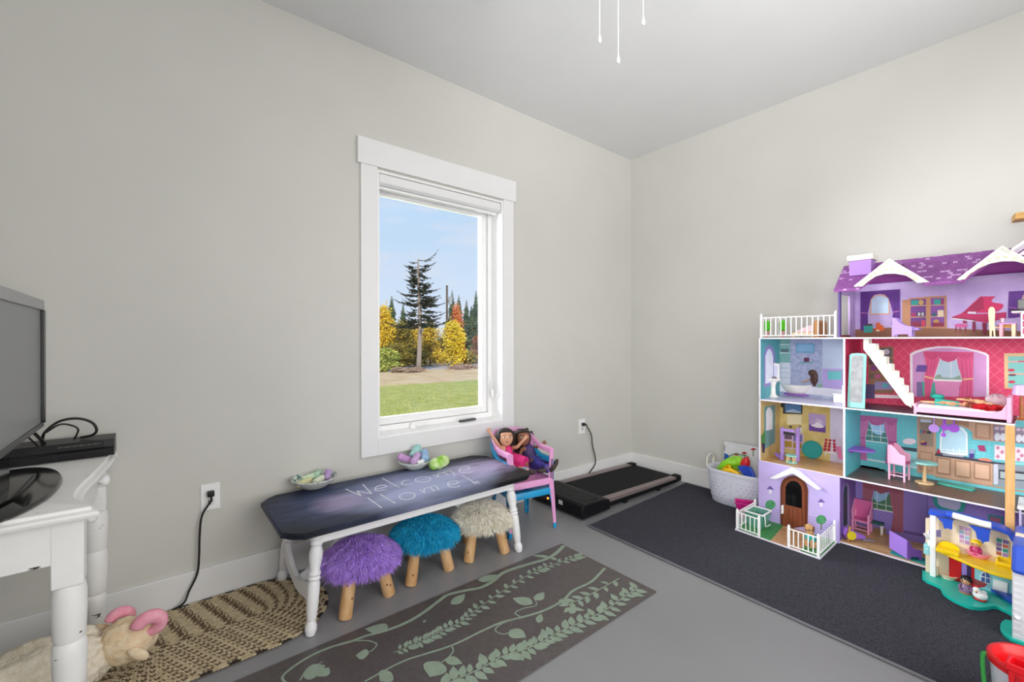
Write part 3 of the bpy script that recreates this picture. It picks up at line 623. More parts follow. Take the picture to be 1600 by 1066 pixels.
# ================================================================== chalkboard bench
BZ = .418
bench = T('chalkboard_bench', 'white farmhouse bench with black chalkboard top under the window', 'bench', (-2.31, -.31, 0))
def btop(o):
    x0, x1, y0, y1 = -2.925-o, -1.695+o, -.605-o, -.075+o; c = .062
    out = []
    for cx, cy, sx, sy in ((x0, y0, 1, 1), (x1, y0, -1, 1), (x1, y1, -1, -1), (x0, y1, 1, -1)):
        k = [(0, c*1.05), (.012, c*.82), (.022, c*.55), (.04, c*.28), (c*.82, .012), (c*1.05, 0)]
        if sx*sy < 0: k = k[::-1]
        out += [(cx+sx*a, cy+sy*b) for a, b in k]
    return out
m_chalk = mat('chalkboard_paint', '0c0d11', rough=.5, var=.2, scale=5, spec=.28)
def chalk_and_glare(m):  # chalk smears, with the window's pale glare painted into their colour
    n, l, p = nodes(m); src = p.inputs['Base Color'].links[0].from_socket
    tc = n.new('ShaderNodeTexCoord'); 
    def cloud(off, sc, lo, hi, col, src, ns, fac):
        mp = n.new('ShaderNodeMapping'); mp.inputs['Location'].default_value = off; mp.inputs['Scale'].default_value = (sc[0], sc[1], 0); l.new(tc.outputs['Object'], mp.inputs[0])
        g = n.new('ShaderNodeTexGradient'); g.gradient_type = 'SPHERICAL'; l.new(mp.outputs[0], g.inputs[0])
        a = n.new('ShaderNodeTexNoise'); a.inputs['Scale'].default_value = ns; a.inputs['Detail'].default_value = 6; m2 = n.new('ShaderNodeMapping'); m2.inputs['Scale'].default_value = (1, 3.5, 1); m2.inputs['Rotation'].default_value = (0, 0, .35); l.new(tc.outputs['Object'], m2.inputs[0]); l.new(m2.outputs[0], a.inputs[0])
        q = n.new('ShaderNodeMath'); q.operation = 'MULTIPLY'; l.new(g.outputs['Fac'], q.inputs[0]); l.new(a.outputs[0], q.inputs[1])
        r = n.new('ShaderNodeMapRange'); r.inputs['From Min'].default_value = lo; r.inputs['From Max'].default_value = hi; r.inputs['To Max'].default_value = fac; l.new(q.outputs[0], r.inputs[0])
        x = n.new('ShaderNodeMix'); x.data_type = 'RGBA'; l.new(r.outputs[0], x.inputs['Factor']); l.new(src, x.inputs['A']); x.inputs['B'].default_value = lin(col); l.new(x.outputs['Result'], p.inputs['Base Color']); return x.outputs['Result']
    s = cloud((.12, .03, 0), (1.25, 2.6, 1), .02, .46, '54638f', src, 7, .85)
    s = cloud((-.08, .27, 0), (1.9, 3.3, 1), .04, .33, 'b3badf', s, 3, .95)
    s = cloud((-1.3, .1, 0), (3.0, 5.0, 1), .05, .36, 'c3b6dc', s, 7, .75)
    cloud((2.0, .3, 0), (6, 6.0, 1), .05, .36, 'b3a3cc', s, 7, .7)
chalk_and_glare(m_chalk)
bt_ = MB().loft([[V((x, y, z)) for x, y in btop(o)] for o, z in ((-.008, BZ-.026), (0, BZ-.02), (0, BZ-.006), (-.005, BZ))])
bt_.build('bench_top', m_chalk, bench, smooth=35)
m_wp = mat('white_furniture_paint', 'ececee', rough=.4, var=.01)
MB().box(-2.80, -1.80, -.535, -.513, BZ-.082, BZ-.026).box(-2.80, -1.80, -.105, -.085, BZ-.082, BZ-.026).box(-2.81, -2.79, -.52, -.10, BZ-.082, BZ-.026).box(-1.81, -1.79, -.52, -.10, BZ-.082, BZ-.026).build('apron', m_wp, bench, bev=.002)
turn = [(.0, .0), (.016, .002), (.022, .02), (.022, .035), (.014, .055), (.018, .062), (.018, .07), (.0195, .08), (.022, .12), (.023, .19), (.019, .205), (.024, .212), (.019, .222), (.024, .23), (.018, .245), (.025, .29), (.026, .31), (.019, .335), (.024, .345), (.019, .355), (.024, .362), (.026, .385), (.026, .40)]
for sx, sy in ((-1, -1), (-1, 1), (1, -1), (1, 1)):
    tpv = V((-2.30+sx*.487, -.31+sy*.205, BZ-.03)); ft = V((-2.30+sx*.525, -.305+sy*.248, 0)); ax = (tpv-ft); Lk = ax.length; R = ax.normalized().to_track_quat('Z', 'Y').to_matrix()
    MB().lathe([(r, z*Lk/.40) for r, z in turn], ft, 20, R=R).build('leg', m_wp, bench, smooth=40)
for sx in (-1, 1):
    x = -2.30+sx*.515
    up_ = [(-.525, .14), (-.49, .175), (-.44, .165), (-.38, .135), (-.31, .125), (-.24, .14), (-.18, .17), (-.13, .20), (-.095, .195), (-.085, .16)]
    dn = [(-.10, .125), (-.16, .105), (-.24, .085), (-.31, .075), (-.38, .085), (-.46, .10), (-.52, .11)]
    MB().prism([(x-.009, y, z) for y, z in up_+dn], (.018, 0, 0)).build('end_stretcher', m_wp, bench, bev=.002)
    P = [(x-sx*.01, .095), (x-sx*.10, .115), (x-sx*.20, .19), (x-sx*.27, .27), (x-sx*.30, .365), (x-sx*.36, .388), (x-sx*.24, .388), (x-sx*.20, .30), (x-sx*.13, .19), (x-sx*.01, .125)]
    MB().prism([(a, -.32, z) for a, z in P], (0, .02, 0)).build('curved_brace', m_wp, bench, bev=.002)
# chalk writing: Welcome Home!
def cq(x, y): q = fz(520+x/6.154, 710+y/6.154, BZ); return q
m_ch = mat('white_chalk', 'e9e9f4', rough=.95, var=.06, scale=300, spec=.1)
cw = MB().use(m_ch)
def el(cx, cy, a, b, a0, a1, tilt=0, n=14):
    t = math.radians(tilt); out = []
    for i in range(n+1):
        q = math.radians(a0+(a1-a0)*i/n); x, y = a*math.cos(q), b*math.sin(q); out.append((cx+x*math.cos(t)-y*math.sin(t), cy+x*math.sin(t)+y*math.cos(t)))
    return out
strokes = [[(125, 335), (200, 370), (272, 398)], [(272, 398), (250, 375), (235, 352)], [(235, 352), (300, 368), (375, 382)], [(375, 382), (330, 335), (287, 290)],
  [(410, 335), (470, 325), (520, 310)], [(520, 310), (490, 297), (440, 303), (408, 325), (412, 345), (440, 352), (510, 340)], [(475, 230), (560, 278), (638, 318)], [(735, 248), (700, 250), (665, 270), (668, 290), (710, 298), (768, 285)],
  el(867, 243, 74, 26, 0, 360, -4), [(970, 200), (1000, 215), (1020, 222)], [(1015, 215), (1010, 190), (1050, 178), (1090, 185), (1105, 200)], [(1060, 180), (1085, 165), (1125, 160), (1160, 180), (1172, 205)],
  [(1225, 150), (1290, 148), (1320, 132)], [(1320, 132), (1290, 120), (1240, 128), (1215, 148), (1225, 168), (1280, 178), (1340, 172)],
  [(335, 420), (400, 465), (470, 517)], [(455, 385), (530, 430), (600, 472)], el(716, 402, 75, 33, 0, 360, -6),
  [(832, 340), (865, 360), (890, 372)], [(880, 360), (880, 335), (920, 320), (955, 335), (980, 355)], [(935, 325), (950, 308), (985, 305), (1010, 330), (1018, 345)],
  [(1115, 290), (1180, 285), (1210, 265)], [(1210, 265), (1170, 255), (1120, 268), (1105, 290), (1130, 315), (1190, 315), (1225, 300)], [(1240, 205), (1300, 235), (1355, 268)], [(1335, 275), (1375, 272), (1415, 278)], [(1365, 285), (1385, 262), (1405, 258)]]
for s in strokes: cw.ribbon(bez([cq(*p) for p in s], 5), .0056, (0, 0, 1), .0006)
cw.build('chalk_writing', None, bench)

# ------------------------------------------------------------------ bowls with sidewalk chalk, cloth bundle
m_bowl = mat('white_glazed_ceramic', 'dfe2da', rough=.25, var=.04, scale=20); m_rimA = mat('teal_dashes', '5d8f88', rough=.3); m_rimB = mat('dark_green_dashes', '2e4a3c', rough=.3)
def bowl(name, label, c, r, rim):
    o = T(name, label, 'bowl', c, 'chalk bowls on the bench'); n = 48
    prof = [(.42, 0), (.55, .006), (.78, .024), (.93, .038), (1.0, .046), (.97, .049), (.90, .044), (.74, .028), (.5, .012), (.0, .010)]
    rings = [[V(c)+V((r*k*(1+(.025*math.sin(j*6.2832/n*12) if k > .85 else 0))*math.cos(6.2832*j/n), r*k*(1+(.025*math.sin(j*6.2832/n*12) if k > .85 else 0))*math.sin(6.2832*j/n), z*r*10)) for j in range(n)] for k, z in prof]
    MB().loft(rings).build('dish', m_bowl, o, smooth=60)
    rmk = MB()
    for k in range(26):
        a = 6.2832*k/26; rmk.use(rim[k % len(rim)]); d = V((math.cos(a), math.sin(a), 0)); s = V((-d.y, d.x, 0)); P = V(c)
        p0 = P+d*r*.80+V((0, 0, r*.345)); p1 = P+d*r*.985+V((0, 0, r*.489))
        rmk.ribbon([p0, p1], .012 if k % 3 else .02, V((0, 0, 1))-d*.6, .0012)
    rmk.build('painted_rim', None, o); return o
b1 = fz(494, 766, BZ); b1 = V((b1.x+.005, b1.y+.045, BZ+.001)); bowl('ceramic_bowl', 'shallow ceramic bowl with dark green rim at left end of the bench', b1, .105, [m_rimB, m_rimA])
b2 = fz(652, 734, BZ); b2 = V((b2.x, b2.y+.03, BZ+.001)); bowl('ceramic_bowl', 'white ceramic bowl of fat chalk sticks at the middle back of the bench', b2, .092, [m_bowl, m_rimA, m_bowl])
def chalk(c, d, ln, r, h, label, grp):
    d = V(d).normalized(); c = V(c); p = [c-d*ln/2, c-d*(ln/2-.004), c+d*(ln/2-.006), c+d*ln/2]
    thing(MB().tube(p, [r*.8, r, r*1.02, r*.82], 14), 'chalk_stick', label, 'chalk', mat('chalk_'+h, h, rough=.95, var=.06, scale=60, spec=.05), grp, smooth=35)
G2 = 'chalk in the right bowl'; G1 = 'chalk in the left bowl'
chalk(b2+V((-.055, .015, .062)), (.5, -.2, -.25), .075, .019, 'c79ccf', 'pinkish purple fat chalk stick at left of the right bowl', G2)
chalk(b2+V((.018, .03, .085)), (.5, .35, .35), .085, .021, 'a9d8d3', 'mint green fat chalk stick on top in the right bowl', G2)
chalk(b2+V((-.012, -.035, .066)), (.55, .5, .25), .078, .018, 'd3b0de', 'lilac fat chalk stick at the front of the right bowl', G2)
chalk(b2+V((.052, -.02, .068)), (.35, .75, .3), .08, .021, 'a3c3e6', 'pale blue fat chalk stick at right of the right bowl', G2)
chalk(b2+V((.005, -.058, .046)), (1, .1, .1), .04, .012, 'efeff2', 'short white chalk piece at the front rim of the right bowl', G2)
chalk(b2+V((.06, .045, .07)), (.2, 1, .2), .07, .018, 'e8efe6', 'white chalk stick at the back of the right bowl', G2)
chalk(b1+V((-.052, -.02, .040)), (.8, .4, .1), .07, .014, 'd9d6a8', 'pale yellow chalk stick at left in the left bowl', G1)
chalk(b1+V((-.015, .02, .048)), (.9, .2, .1), .085, .016, 'cfe0c4', 'long pale green chalk stick in the left bowl', G1)
chalk(b1+V((.012, -.03, .042)), (.7, .6, .1), .06, .015, 'dfe6cf', 'greenish white chalk stick in the left bowl', G1)
chalk(b1+V((.022, .03, .056)), (.5, .9, .0), .06, .015, 'b9d8c0', 'mint chalk stick at the back of the left bowl', G1)
chalk(b1+V((.060, -.005, .050)), (.3, .4, .75), .052, .017, 'b79cc9', 'purple chalk egg standing at right in the left bowl', G1)
cl = fz(690, 734, BZ); cl = V((cl.x, cl.y+.01, BZ)); cb = MB(); rings = []
for i in range(17):
    t = i/16; ring = []
    for j in range(22):
        a = 6.2832*j/22; rr = .034*(.35+.65*math.sin(math.pi*min(max(t*.92+.04, 0), 1))**.4); k = 1+.22*noise.noise(V((t*5, math.cos(a)*1.4, math.sin(a)*1.4)))
        ring.append(cl+V((-.062+.124*t, .03*t+rr*k*math.cos(a), max(.034+rr*k*math.sin(a), .001))))
    rings.append(ring)
thing(cb.loft(rings), 'folded_cloth', 'bright green folded cloth beside the right chalk bowl', 'cloth', mat('green_white_cloth', '8ec63f', h2='dff0b8', rough=.9, scale=22, bump=.4, bscale=60), smooth=True)

# ================================================================== fur stools
def stool(name, label, c, legs, h, h2, seed, hc=None, rs=.138):
    o = T(name, label, 'stool', (c[0], c[1], 0), 'furry stools under the bench'); rnd = random.Random(seed); z0 = .158
    MB().lathe([(0, 0), (rs*.93, 0), (rs, .014), (rs, .038), (rs*.86, .062), (rs*.5, .076), (0, .08)], (c[0], c[1], z0), 32).build('seat', mat(name+'_seat_'+h, h, rough=.95), o, smooth=True)
    m1 = mat('fur_'+h, h, rough=.85, spec=.15, scale=40, var=.12); m2 = mat('fur_'+h2, h2, rough=.85, spec=.15, scale=40, var=.12); f = MB()
    for k in range(8500):
        a = rnd.uniform(0, 6.2832); q = rnd.random()
        if q < .62: r = rs*math.sqrt(rnd.random()); z = z0+.080-.052*(r/rs)**3; nrm = V((math.cos(a)*(r/rs)**2*1.2, math.sin(a)*(r/rs)**2*1.2, 1)).normalized()
        else: r = rs*.99; z = z0+rnd.uniform(.000, .045); nrm = V((math.cos(a), math.sin(a), .15)).normalized()
        p = V((c[0]+r*math.cos(a), c[1]+r*math.sin(a), z)); cn = noise.noise(p*28)*.9; cm = noise.noise(p*28+V((9, 3, 5)))*.9
        tg = V((math.cos(a), math.sin(a), 0)); d = (nrm*.62 + tg*.40*(r/rs) + V((cn, cm, 0))*.75 + V((rnd.gauss(0, .14), rnd.gauss(0, .14), rnd.gauss(0, .1)))).normalized()
        ln = rnd.uniform(.030, .050); u = d.orthogonal().normalized(); v = d.cross(u); w = .0017
        p1 = p+d*ln*.5; p2 = p+d*ln*.95 - V((0, 0, ln*.42)); p2.z = max(p2.z, z0-.03)
        f.use(m1 if rnd.random() < .6 else m2)
        f.add([p+u*w, p-u*w*.5+v*w*.87, p-u*w*.5-v*w*.87, p1+u*w*.9, p1-u*w*.45+v*w*.78, p1-u*w*.45-v*w*.78, p2], [(0, 1, 4, 3), (1, 2, 5, 4), (2, 0, 3, 5), (3, 4, 6), (4, 5, 6), (5, 3, 6)])
    f.build('fur', None, o, kind='stuff')
    m_log = mat('peeled_pine_log', 'c89a68', h2='dcb586', rough=.6, scale=7, stretch=(5, 5, 1)); m_knot = mat('dark_knot', '7d5636', rough=.7)
    for fx_, fy_ in legs:
        t = V((c[0]+(fx_-c[0])*.66, c[1]+(fy_-c[1])*.66, z0+.01)); b = V((fx_, fy_, 0)); pts = [b, b+V((0, 0, .0)).lerp(t-b, .03), b.lerp(t, .5), t]
        lg = MB().tube(pts, [.0245, .027, .0265, .025], 16).build('leg', m_log, o, smooth=40)
        for kk in range(2):
            s = rnd.uniform(.3, .8); p = b.lerp(t, s); a = rnd.uniform(3.6, 5.6); p2 = p+V((math.cos(a), math.sin(a), 0))*.0255
            MB().ell(p2, (.004, .004, .006), 8, 6).build('knot', m_knot, lg, smooth=True)
stool('fur_stool', 'furry purple stool with log legs, leftmost under the bench', (-2.585, -.435), [(-2.688, -.535), (-2.478, -.490), (-2.60, -.31)], 'b48ae6', 'c8a3f3', 1)
stool('fur_stool', 'furry teal blue stool with log legs, middle one under the bench', (-2.255, -.40), [(-2.372, -.482), (-2.160, -.474), (-2.26, -.27)], '179fce', '3cbbe2', 2)
stool('fur_stool', 'furry cream stool with log legs, rightmost under the bench', (-1.925, -.42), [(-2.045, -.472), (-1.838, -.512), (-1.93, -.29)], 'eee7d4', 'fbf7ec', 3)
# ================================================================== stacked children's chairs
def kid_chair(label, h, dz, grow, leg_dz):
    o = T('child_chair', label, 'chair', (-1.54, -.285, leg_dz), 'stacked plastic chairs', rz=-.17); X = WM[o.name]; m = mat('plastic_'+h, h, rough=.32, var=.02, spec=.5); g = grow
    path = []
    for i in range(7): path.append((-.150*g, -.135+.155*i/6))
    for i in range(1, 14): a = math.pi-math.pi*i/14; path.append((.150*g*math.cos(a), .02+.125*math.sin(a)))
    for i in range(7): path.append((.150*g, .02-.155*i/6))
    sh = MB(); sh.X = X; rings = []; k = len(path)
    for i, (x, y) in enumerate(path):
        b = max(0, min(1, (y+.01)/.13)); b = b*b*(3-2*b); zt = .452+.078*b+dz; zb = zt-.032-.150*max(0, min(1, (y-.05)/.05)); n = V((x*.9, max(y-.0, 0)*1.2+1e-4, 0)).normalized() if y > .02 else V((1 if x > 0 else -1, 0, 0))
        P = V((x, y, 0)); le = V((0, .055*b, 0)); rings.append([P+le+n*.010+V((0, 0, zt-.006)), P+le+n*.004+V((0, 0, zt)), P+le-n*.008+V((0, 0, zt)), P+le-n*.012+V((0, 0, zt-.006)), P-n*.010+V((0, 0, zb)), P+n*.008+V((0, 0, zb))])
    sh.loft(rings); sh.build('armrest_back', m, o, smooth=50)
    st = MB(); st.X = X
    st.loft([[V((x*q, y*q, z+dz)) for x, y in [(-.14, -.142), (-.10, -.15), (.10, -.15), (.14, -.142), (.145, -.10), (.13, .12), (.10, .14), (-.10, .14), (-.13, .12), (-.145, -.10)]] for q, z in ((.97, .236), (1.0, .24), (1.0, .268), (.96, .276), (.8, .270), (.01, .264))]); st.build('seat', m, o, smooth=45)
    for sx, sy, zt in ((-1, -1, .448), (1, -1, .448), (-1, 1, .40), (1, 1, .40)):
        lg = MB(); lg.X = X; x0, y0 = sx*.150*g, (-.135 if sy < 0 else .115); x1, y1 = sx*.158*g, (-.150 if sy < 0 else .135)
        if sy > 0: x0, x1 = sx*.115*g, sx*.130*g
        ww = .016; a = [V((-ww*sx, 0, 0)), V((.006*sx, 0, 0))]
        def sec(x, y, z, w, d): return [V((x-sx*w, y+sy*.006, z)), V((x+sx*.006, y+sy*.006, z)), V((x+sx*.006, y-sy*d, z)), V((x+sx*.002, y-sy*d, z)), V((x+sx*.000, y-sy*.004, z)), V((x-sx*w, y-sy*.002, z))]
        lg.loft([sec(x1, y1, 0, .014, .018), sec(x1, y1, .012, .014, .018), sec((x0+x1)/2, (y0+y1)/2, .15, .02, .026), sec(x0, y0, .26+dz, .03, .036), sec(x0, y0, zt+dz, .018, .022)])
        lg.build('leg', m, o, bev=.002)
    return o
kid_chair('blue plastic child chair, lower one of the stacked pair beside the bench', '1f9ad0', -.030, 1.0, .0)
kid_chair('pink plastic child chair stacked on the blue one beside the bench', 'e6a3d3', 0.0, .985, .030)

# ================================================================== dolls
def doll(label, skin, hair, J, E_, fingers, hair_locks, headc, face_dir, face_up, hr, lips):
    o = T('fashion_doll', label, 'doll', (headc.x, J['pelvis'][0].y, .30), 'dolls sitting in the pink chair')
    ms = mat('doll_skin_'+skin, skin, rough=.45, var=.02, spec=.35)
    names = list(J); I = WM[o.name].inverted(); vs = [I @ J[k][0] for k in names]; rad = [J[k][1] for k in names]; ed = [(names.index(a), names.index(b)) for a, b in E_]
    for hand, d, up, ln in fingers:
        hi = names.index(hand); d = V(d).normalized(); sd = d.cross(V(up)).normalized()
        for q in range(5):
            if q < 4: a = d*1.0+sd*(q-1.5)*.28; L2 = ln*(.9, 1.05, 1, .8)[q]; b = vs[hi]+sd*(q-1.5)*.0042+d*.004
            else: a = d*.5-sd*.95; L2 = ln*.75; b = vs[hi]-sd*.004-d*.002
            a = a.normalized(); c = b+a*L2*.55; e = c+(a*.8+V(up)*.5).normalized()*L2*.45
            i0 = len(vs); vs += [b, c, e]; rad += [.0032, .0029, .0024]; ed += [(hi, i0), (i0, i0+1), (i0+1, i0+2)]
    me = bpy.data.meshes.new('body'); me.from_pydata(vs, ed, []); me.materials.append(ms); b = bpy.data.objects.new('body', me); COL.objects.link(b); b.parent = o; WM[b.name] = WM[o.name]
    sk = b.modifiers.new('skin', 'SKIN'); sk.use_smooth_shade = True
    for i, r in enumerate(rad): me.skin_vertices[0].data[i].radius = (r, r); me.skin_vertices[0].data[i].use_root = (i == 0)
    ss = b.modifiers.new('subdivision', 'SUBSURF'); ss.levels = 2; ss.render_levels = 2
    f = V(face_dir).normalized(); u = V(face_up); u = (u-f*u.dot(f)).normalized(); s = f.cross(u)   # s = viewer's left-to-right of the doll's own left
    def P(a, b_, c): return headc + s*(a*hr) + u*(b_*hr) + f*(c*hr)
    R3 = Matrix((s, f, u)).transposed()
    MB().ell(headc, (hr*.86, hr*.88, hr*1.02), 24, 16, R=R3).ell(P(0, -.52, .22), (hr*.52, hr*.55, hr*.48), 18, 12, R=R3).ell(P(0, -.22, .93), (hr*.10, hr*.12, hr*.13), 10, 8, R=R3).ell(P(-.84, -.1, .05), (hr*.08, hr*.14, hr*.2), 8, 6, R=R3).ell(P(.84, -.1, .05), (hr*.08, hr*.14, hr*.2), 8, 6, R=R3).build('face', ms, o, smooth=True)
    for a in (-.34, .34):
        ey = MB(); ey.use(mat('eye_white', 'f4f2ee', rough=.2)).ell(P(a, .02, .78), (hr*.15, hr*.09, hr*.10), 12, 8, R=R3)
        ey.use(mat('brown_iris', '3b2a1e', rough=.15)).ell(P(a, .02, .83), (hr*.09, hr*.055, hr*.09), 10, 8, R=R3); ey.build('eye', None, o, smooth=True)
        MB().tube([P(a-.2, .22, .82), P(a, .29, .84), P(a+.2, .22, .82)], hr*.028, 6).build('eyebrow', mat('hair_'+hair, hair, rough=.5), o)
    mo = MB().use(mat('lips_'+lips, lips, rough=.35)); mo.ell(P(0, -.52, .80), (hr*.2, hr*.06, hr*.055), 12, 8, R=R3); mo.build('mouth', None, o, smooth=True)
    mh = mat('hair_'+hair, hair, rough=.42, var=.25, scale=60, stretch=(1, 1, .2)); hb = MB()
    rings = []
    for i in range(13):
        t = -math.pi*.40+math.pi*.90*i/12; ring = []
        for j in range(28):
            a = 6.2832*j/28; d = V((math.cos(a), math.sin(a), 0)); front = max(0, math.sin(a)); k = 1+.05*math.sin(a*11+i)
            q = math.cos(t)*k*(1.16 - (.42*front if math.sin(t) < .55 else .0)); ring.append(P(d.x*q, math.sin(t)*1.12+.02, d.y*q*1.02-.10-.05))
        rings.append(ring)
    hb.loft(rings); hb.ell(P(0, -.45, -.55), (hr*1.25, hr*.55, hr*1.25), 20, 14, R=R3)
    for pts, r in hair_locks:
        hb.tube(bez(pts, 5), [r*(1-.55*(i/(5*(len(pts)-1)))**2) for i in range(5*(len(pts)-1)+1)], 9, flat=.7)
    hb.build('hair', mh, o, smooth=60); return o
P_ = fy
H1 = P_(789, 685, -.215); H1b = P_(790, 684, -.215)
J1 = {'pelvis': (P_(799, 722, -.255), .034), 'waist': (P_(795, 712, -.235), .024), 'chest': (P_(792, 703, -.22), .029), 'neck': (P_(791, 696, -.21), .013), 'skull': (H1, .030),
      'rsh': (P_(781, 699.5, -.215), .014), 'relb': (P_(775, 690, -.255), .0115), 'rwr': (P_(767, 678, -.25), .009), 'rhand': (P_(764, 674, -.245), .009),
      'lsh': (P_(800, 700, -.225), .014), 'lelb': (P_(808, 699, -.275), .0115), 'lwr': (P_(817, 689, -.31), .009), 'lhand': (P_(821, 685, -.32), .009),
      'rhip': (P_(796, 727, -.285), .022), 'rkn': (P_(805, 734, -.38), .017), 'ran': (P_(814, 739, -.45), .012), 'lhip': (P_(806, 725, -.285), .022), 'lkn': (P_(814, 733, -.36), .017), 'lan': (P_(825, 736, -.42), .012)}
E1 = [('pelvis', 'waist'), ('waist', 'chest'), ('chest', 'neck'), ('neck', 'skull'), ('chest', 'rsh'), ('rsh', 'relb'), ('relb', 'rwr'), ('rwr', 'rhand'), ('chest', 'lsh'), ('lsh', 'lelb'), ('lelb', 'lwr'), ('lwr', 'lhand'), ('pelvis', 'rhip'), ('rhip', 'rkn'), ('rkn', 'ran'), ('pelvis', 'lhip'), ('lhip', 'lkn'), ('lkn', 'lan')]
toc = (CAM-H1); toc.normalize()
d1 = doll('dark haired doll in a hot pink dress with one arm raised, in the pink chair', 'd9a484', '241814', J1, E1, [('rhand', (-.35, 0, 1), (0, -1, 0), .020), ('lhand', (.6, -.2, .8), (0, -1, .2), .020)],
  [([P_(783, 680, -.21), P_(780, 690, -.20), P_(782, 704, -.19), P_(786, 713, -.20)], .018), ([P_(783, 676, -.20), P_(781, 692, -.18), P_(784, 708, -.17)], .019), ([P_(801, 680, -.20), P_(805, 690, -.19), P_(804, 702, -.19)], .015), ([P_(786, 672, -.18), P_(782, 690, -.15), P_(786, 708, -.15)], .022)],
  H1b, toc+V((.18, -.15, 0)), V((.04, 0, 1)), .054, 'b0495a')
mpk = mat('hot_pink_fabric', 'd81e73', h2='e8388a', rough=.55, scale=30); mbk = mat('black_sash', '1a1418', rough=.5)
def garment(parent, name, m, pts, rad, flat=.8, n=16, wob=0):
    mb = MB(); k = len(pts); mb.tube(pts, rad, n, flat=flat)
    if wob: mb.v = [p+V((noise.noise(p*45), noise.noise(p*45+V((5, 1, 2))), 0))*wob for p in mb.v]
    return mb.build(name, m, parent, smooth=55)
c = [J1[k][0] for k in ('neck', 'chest', 'waist', 'pelvis')]
garment(d1, 'dress_bodice', mpk, [c[0]-V((0, 0, .006)), c[0].lerp(c[1], .5), c[1], c[2]], [.018, .034, .040, .036])
garment(d1, 'sash', mbk, [c[2]+V((-.001, .0, .006)), c[2]-V((0, 0, .008))], [.0375, .039])
garment(d1, 'dress_skirt', mpk, [c[2]-V((0, 0, .006)), c[2].lerp(c[3], .6), c[3]+V((.008, -.03, -.004)), c[3]+V((.03, -.09, -.016))], [.039, .054, .062, .064], .76, 20, .012)
msh = mat('dark_brown_shoe', '3a2f2a', rough=.5)
def shoe(parent, a, d, ln=.052):
    d = V(d).normalized(); R = d.to_track_quat('Y', 'Z').to_matrix(); mb = MB(); mb.ell(V(a)+d*ln*.35, (.0155, ln*.62, .014), 16, 10, R=R); mb.build('shoe', msh, parent, smooth=True)
shoe(d1, P_(842, 736.5, -.425), (.75, -.55, .12)); shoe(d1, P_(824, 739, -.47), (.5, -.8, .2))
garment(d1, 'denim_cuff', mat('light_denim', '8fa3c4', h2='b8c6dc', rough=.8, scale=50), [J1['lkn'][0].lerp(J1['lan'][0], .45), J1['lkn'][0].lerp(J1['lan'][0], .85)], [.0195, .019], 1, 12)
H2 = P_(817, 684, -0.205)
J2 = {'pelvis': (P_(832, 722, -0.255), .034), 'waist': (P_(828, 711, -0.24), .024), 'chest': (P_(824, 703, -0.225), .028), 'neck': (P_(819, 695, -0.21), .013), 'skull': (H2, .03),
      'rsh': (P_(816, 701, -0.225), .0125), 'relb': (P_(812, 712, -0.26), .0105), 'rwr': (P_(817, 720, -0.32), .009), 'rhand': (P_(822, 724, -0.345), .009),
      'lsh': (P_(832, 700, -0.215), .014), 'lelb': (P_(838, 699, -0.27), .0115), 'lwr': (P_(845, 695.5, -0.305), .009), 'lhand': (P_(849, 693, -0.32), .009),
      'rhip': (P_(835, 725, -0.285), .024), 'rkn': (P_(845, 728, -0.365), .019), 'ran': (P_(856, 731, -0.445), .0135), 'lhip': (P_(842, 722, -0.275), .024), 'lkn': (P_(853, 722, -0.335), .019), 'lan': (P_(861, 729, -0.415), .0135)}
toc2 = (CAM-H2).normalized()
d2 = doll('brown skinned doll with long dark brown hair in purple top, right of pink doll', '8d5f48', '2e201a', J2, E1, [('rhand', (.2, -.3, -1), (0, -1, 0), .018), ('lhand', (.9, -.3, .5), (0, -1, .3), .020)],
  [([P_(804, 676, -0.185), P_(803, 690, -0.175), P_(808, 706, -0.185), P_(811, 716, -0.195)], .022), ([P_(829, 676, -0.185), P_(833, 688, -0.175), P_(834, 698, -0.165)], .018), ([P_(812, 672, -0.175), P_(808, 690, -0.155), P_(812, 708, -0.155)], .024), ([P_(822, 672, -0.175), P_(826, 688, -0.155), P_(826, 702, -0.155)], .022)],
  H2, toc2+V((.25, -.1, 0)), V((-.05, 0, 1)), .052, '8a4a48')
mpu = mat('dark_purple_fabric', '3c2a5c', h2='4d3872', rough=.6, scale=40); mje = mat('indigo_denim', '2c3266', h2='5a4fc0', rough=.7, scale=18)
c = [J2[k][0] for k in ('neck', 'chest', 'waist', 'pelvis')]
garment(d2, 'top', mpu, [c[0]-V((0, 0, .006)), c[0].lerp(c[1], .5), c[1], c[2], c[3]], [.020, .038, .043, .042, .046])
garment(d2, 'skirt', mje, [c[2]-V((0, 0, .004)), c[3]+V((0, -.01, 0)), c[3]+V((.025, -.06, .0)), c[3]+V((.05, -.105, -.012))], [.034, .048, .054, .05], .62, 20, .010)
for s in 'rl':
    garment(d2, 'trouser_leg', mje, [J2[s+'hip'][0], J2[s+'kn'][0], J2[s+'kn'][0].lerp(J2[s+'an'][0], .95)], [.028, .025, .020], 1, 12)
shoe(d2, P_(861, 735, -.45), (.25, -.45, .62)); shoe(d2, P_(866, 729, -.43), (.35, -.2, .8))

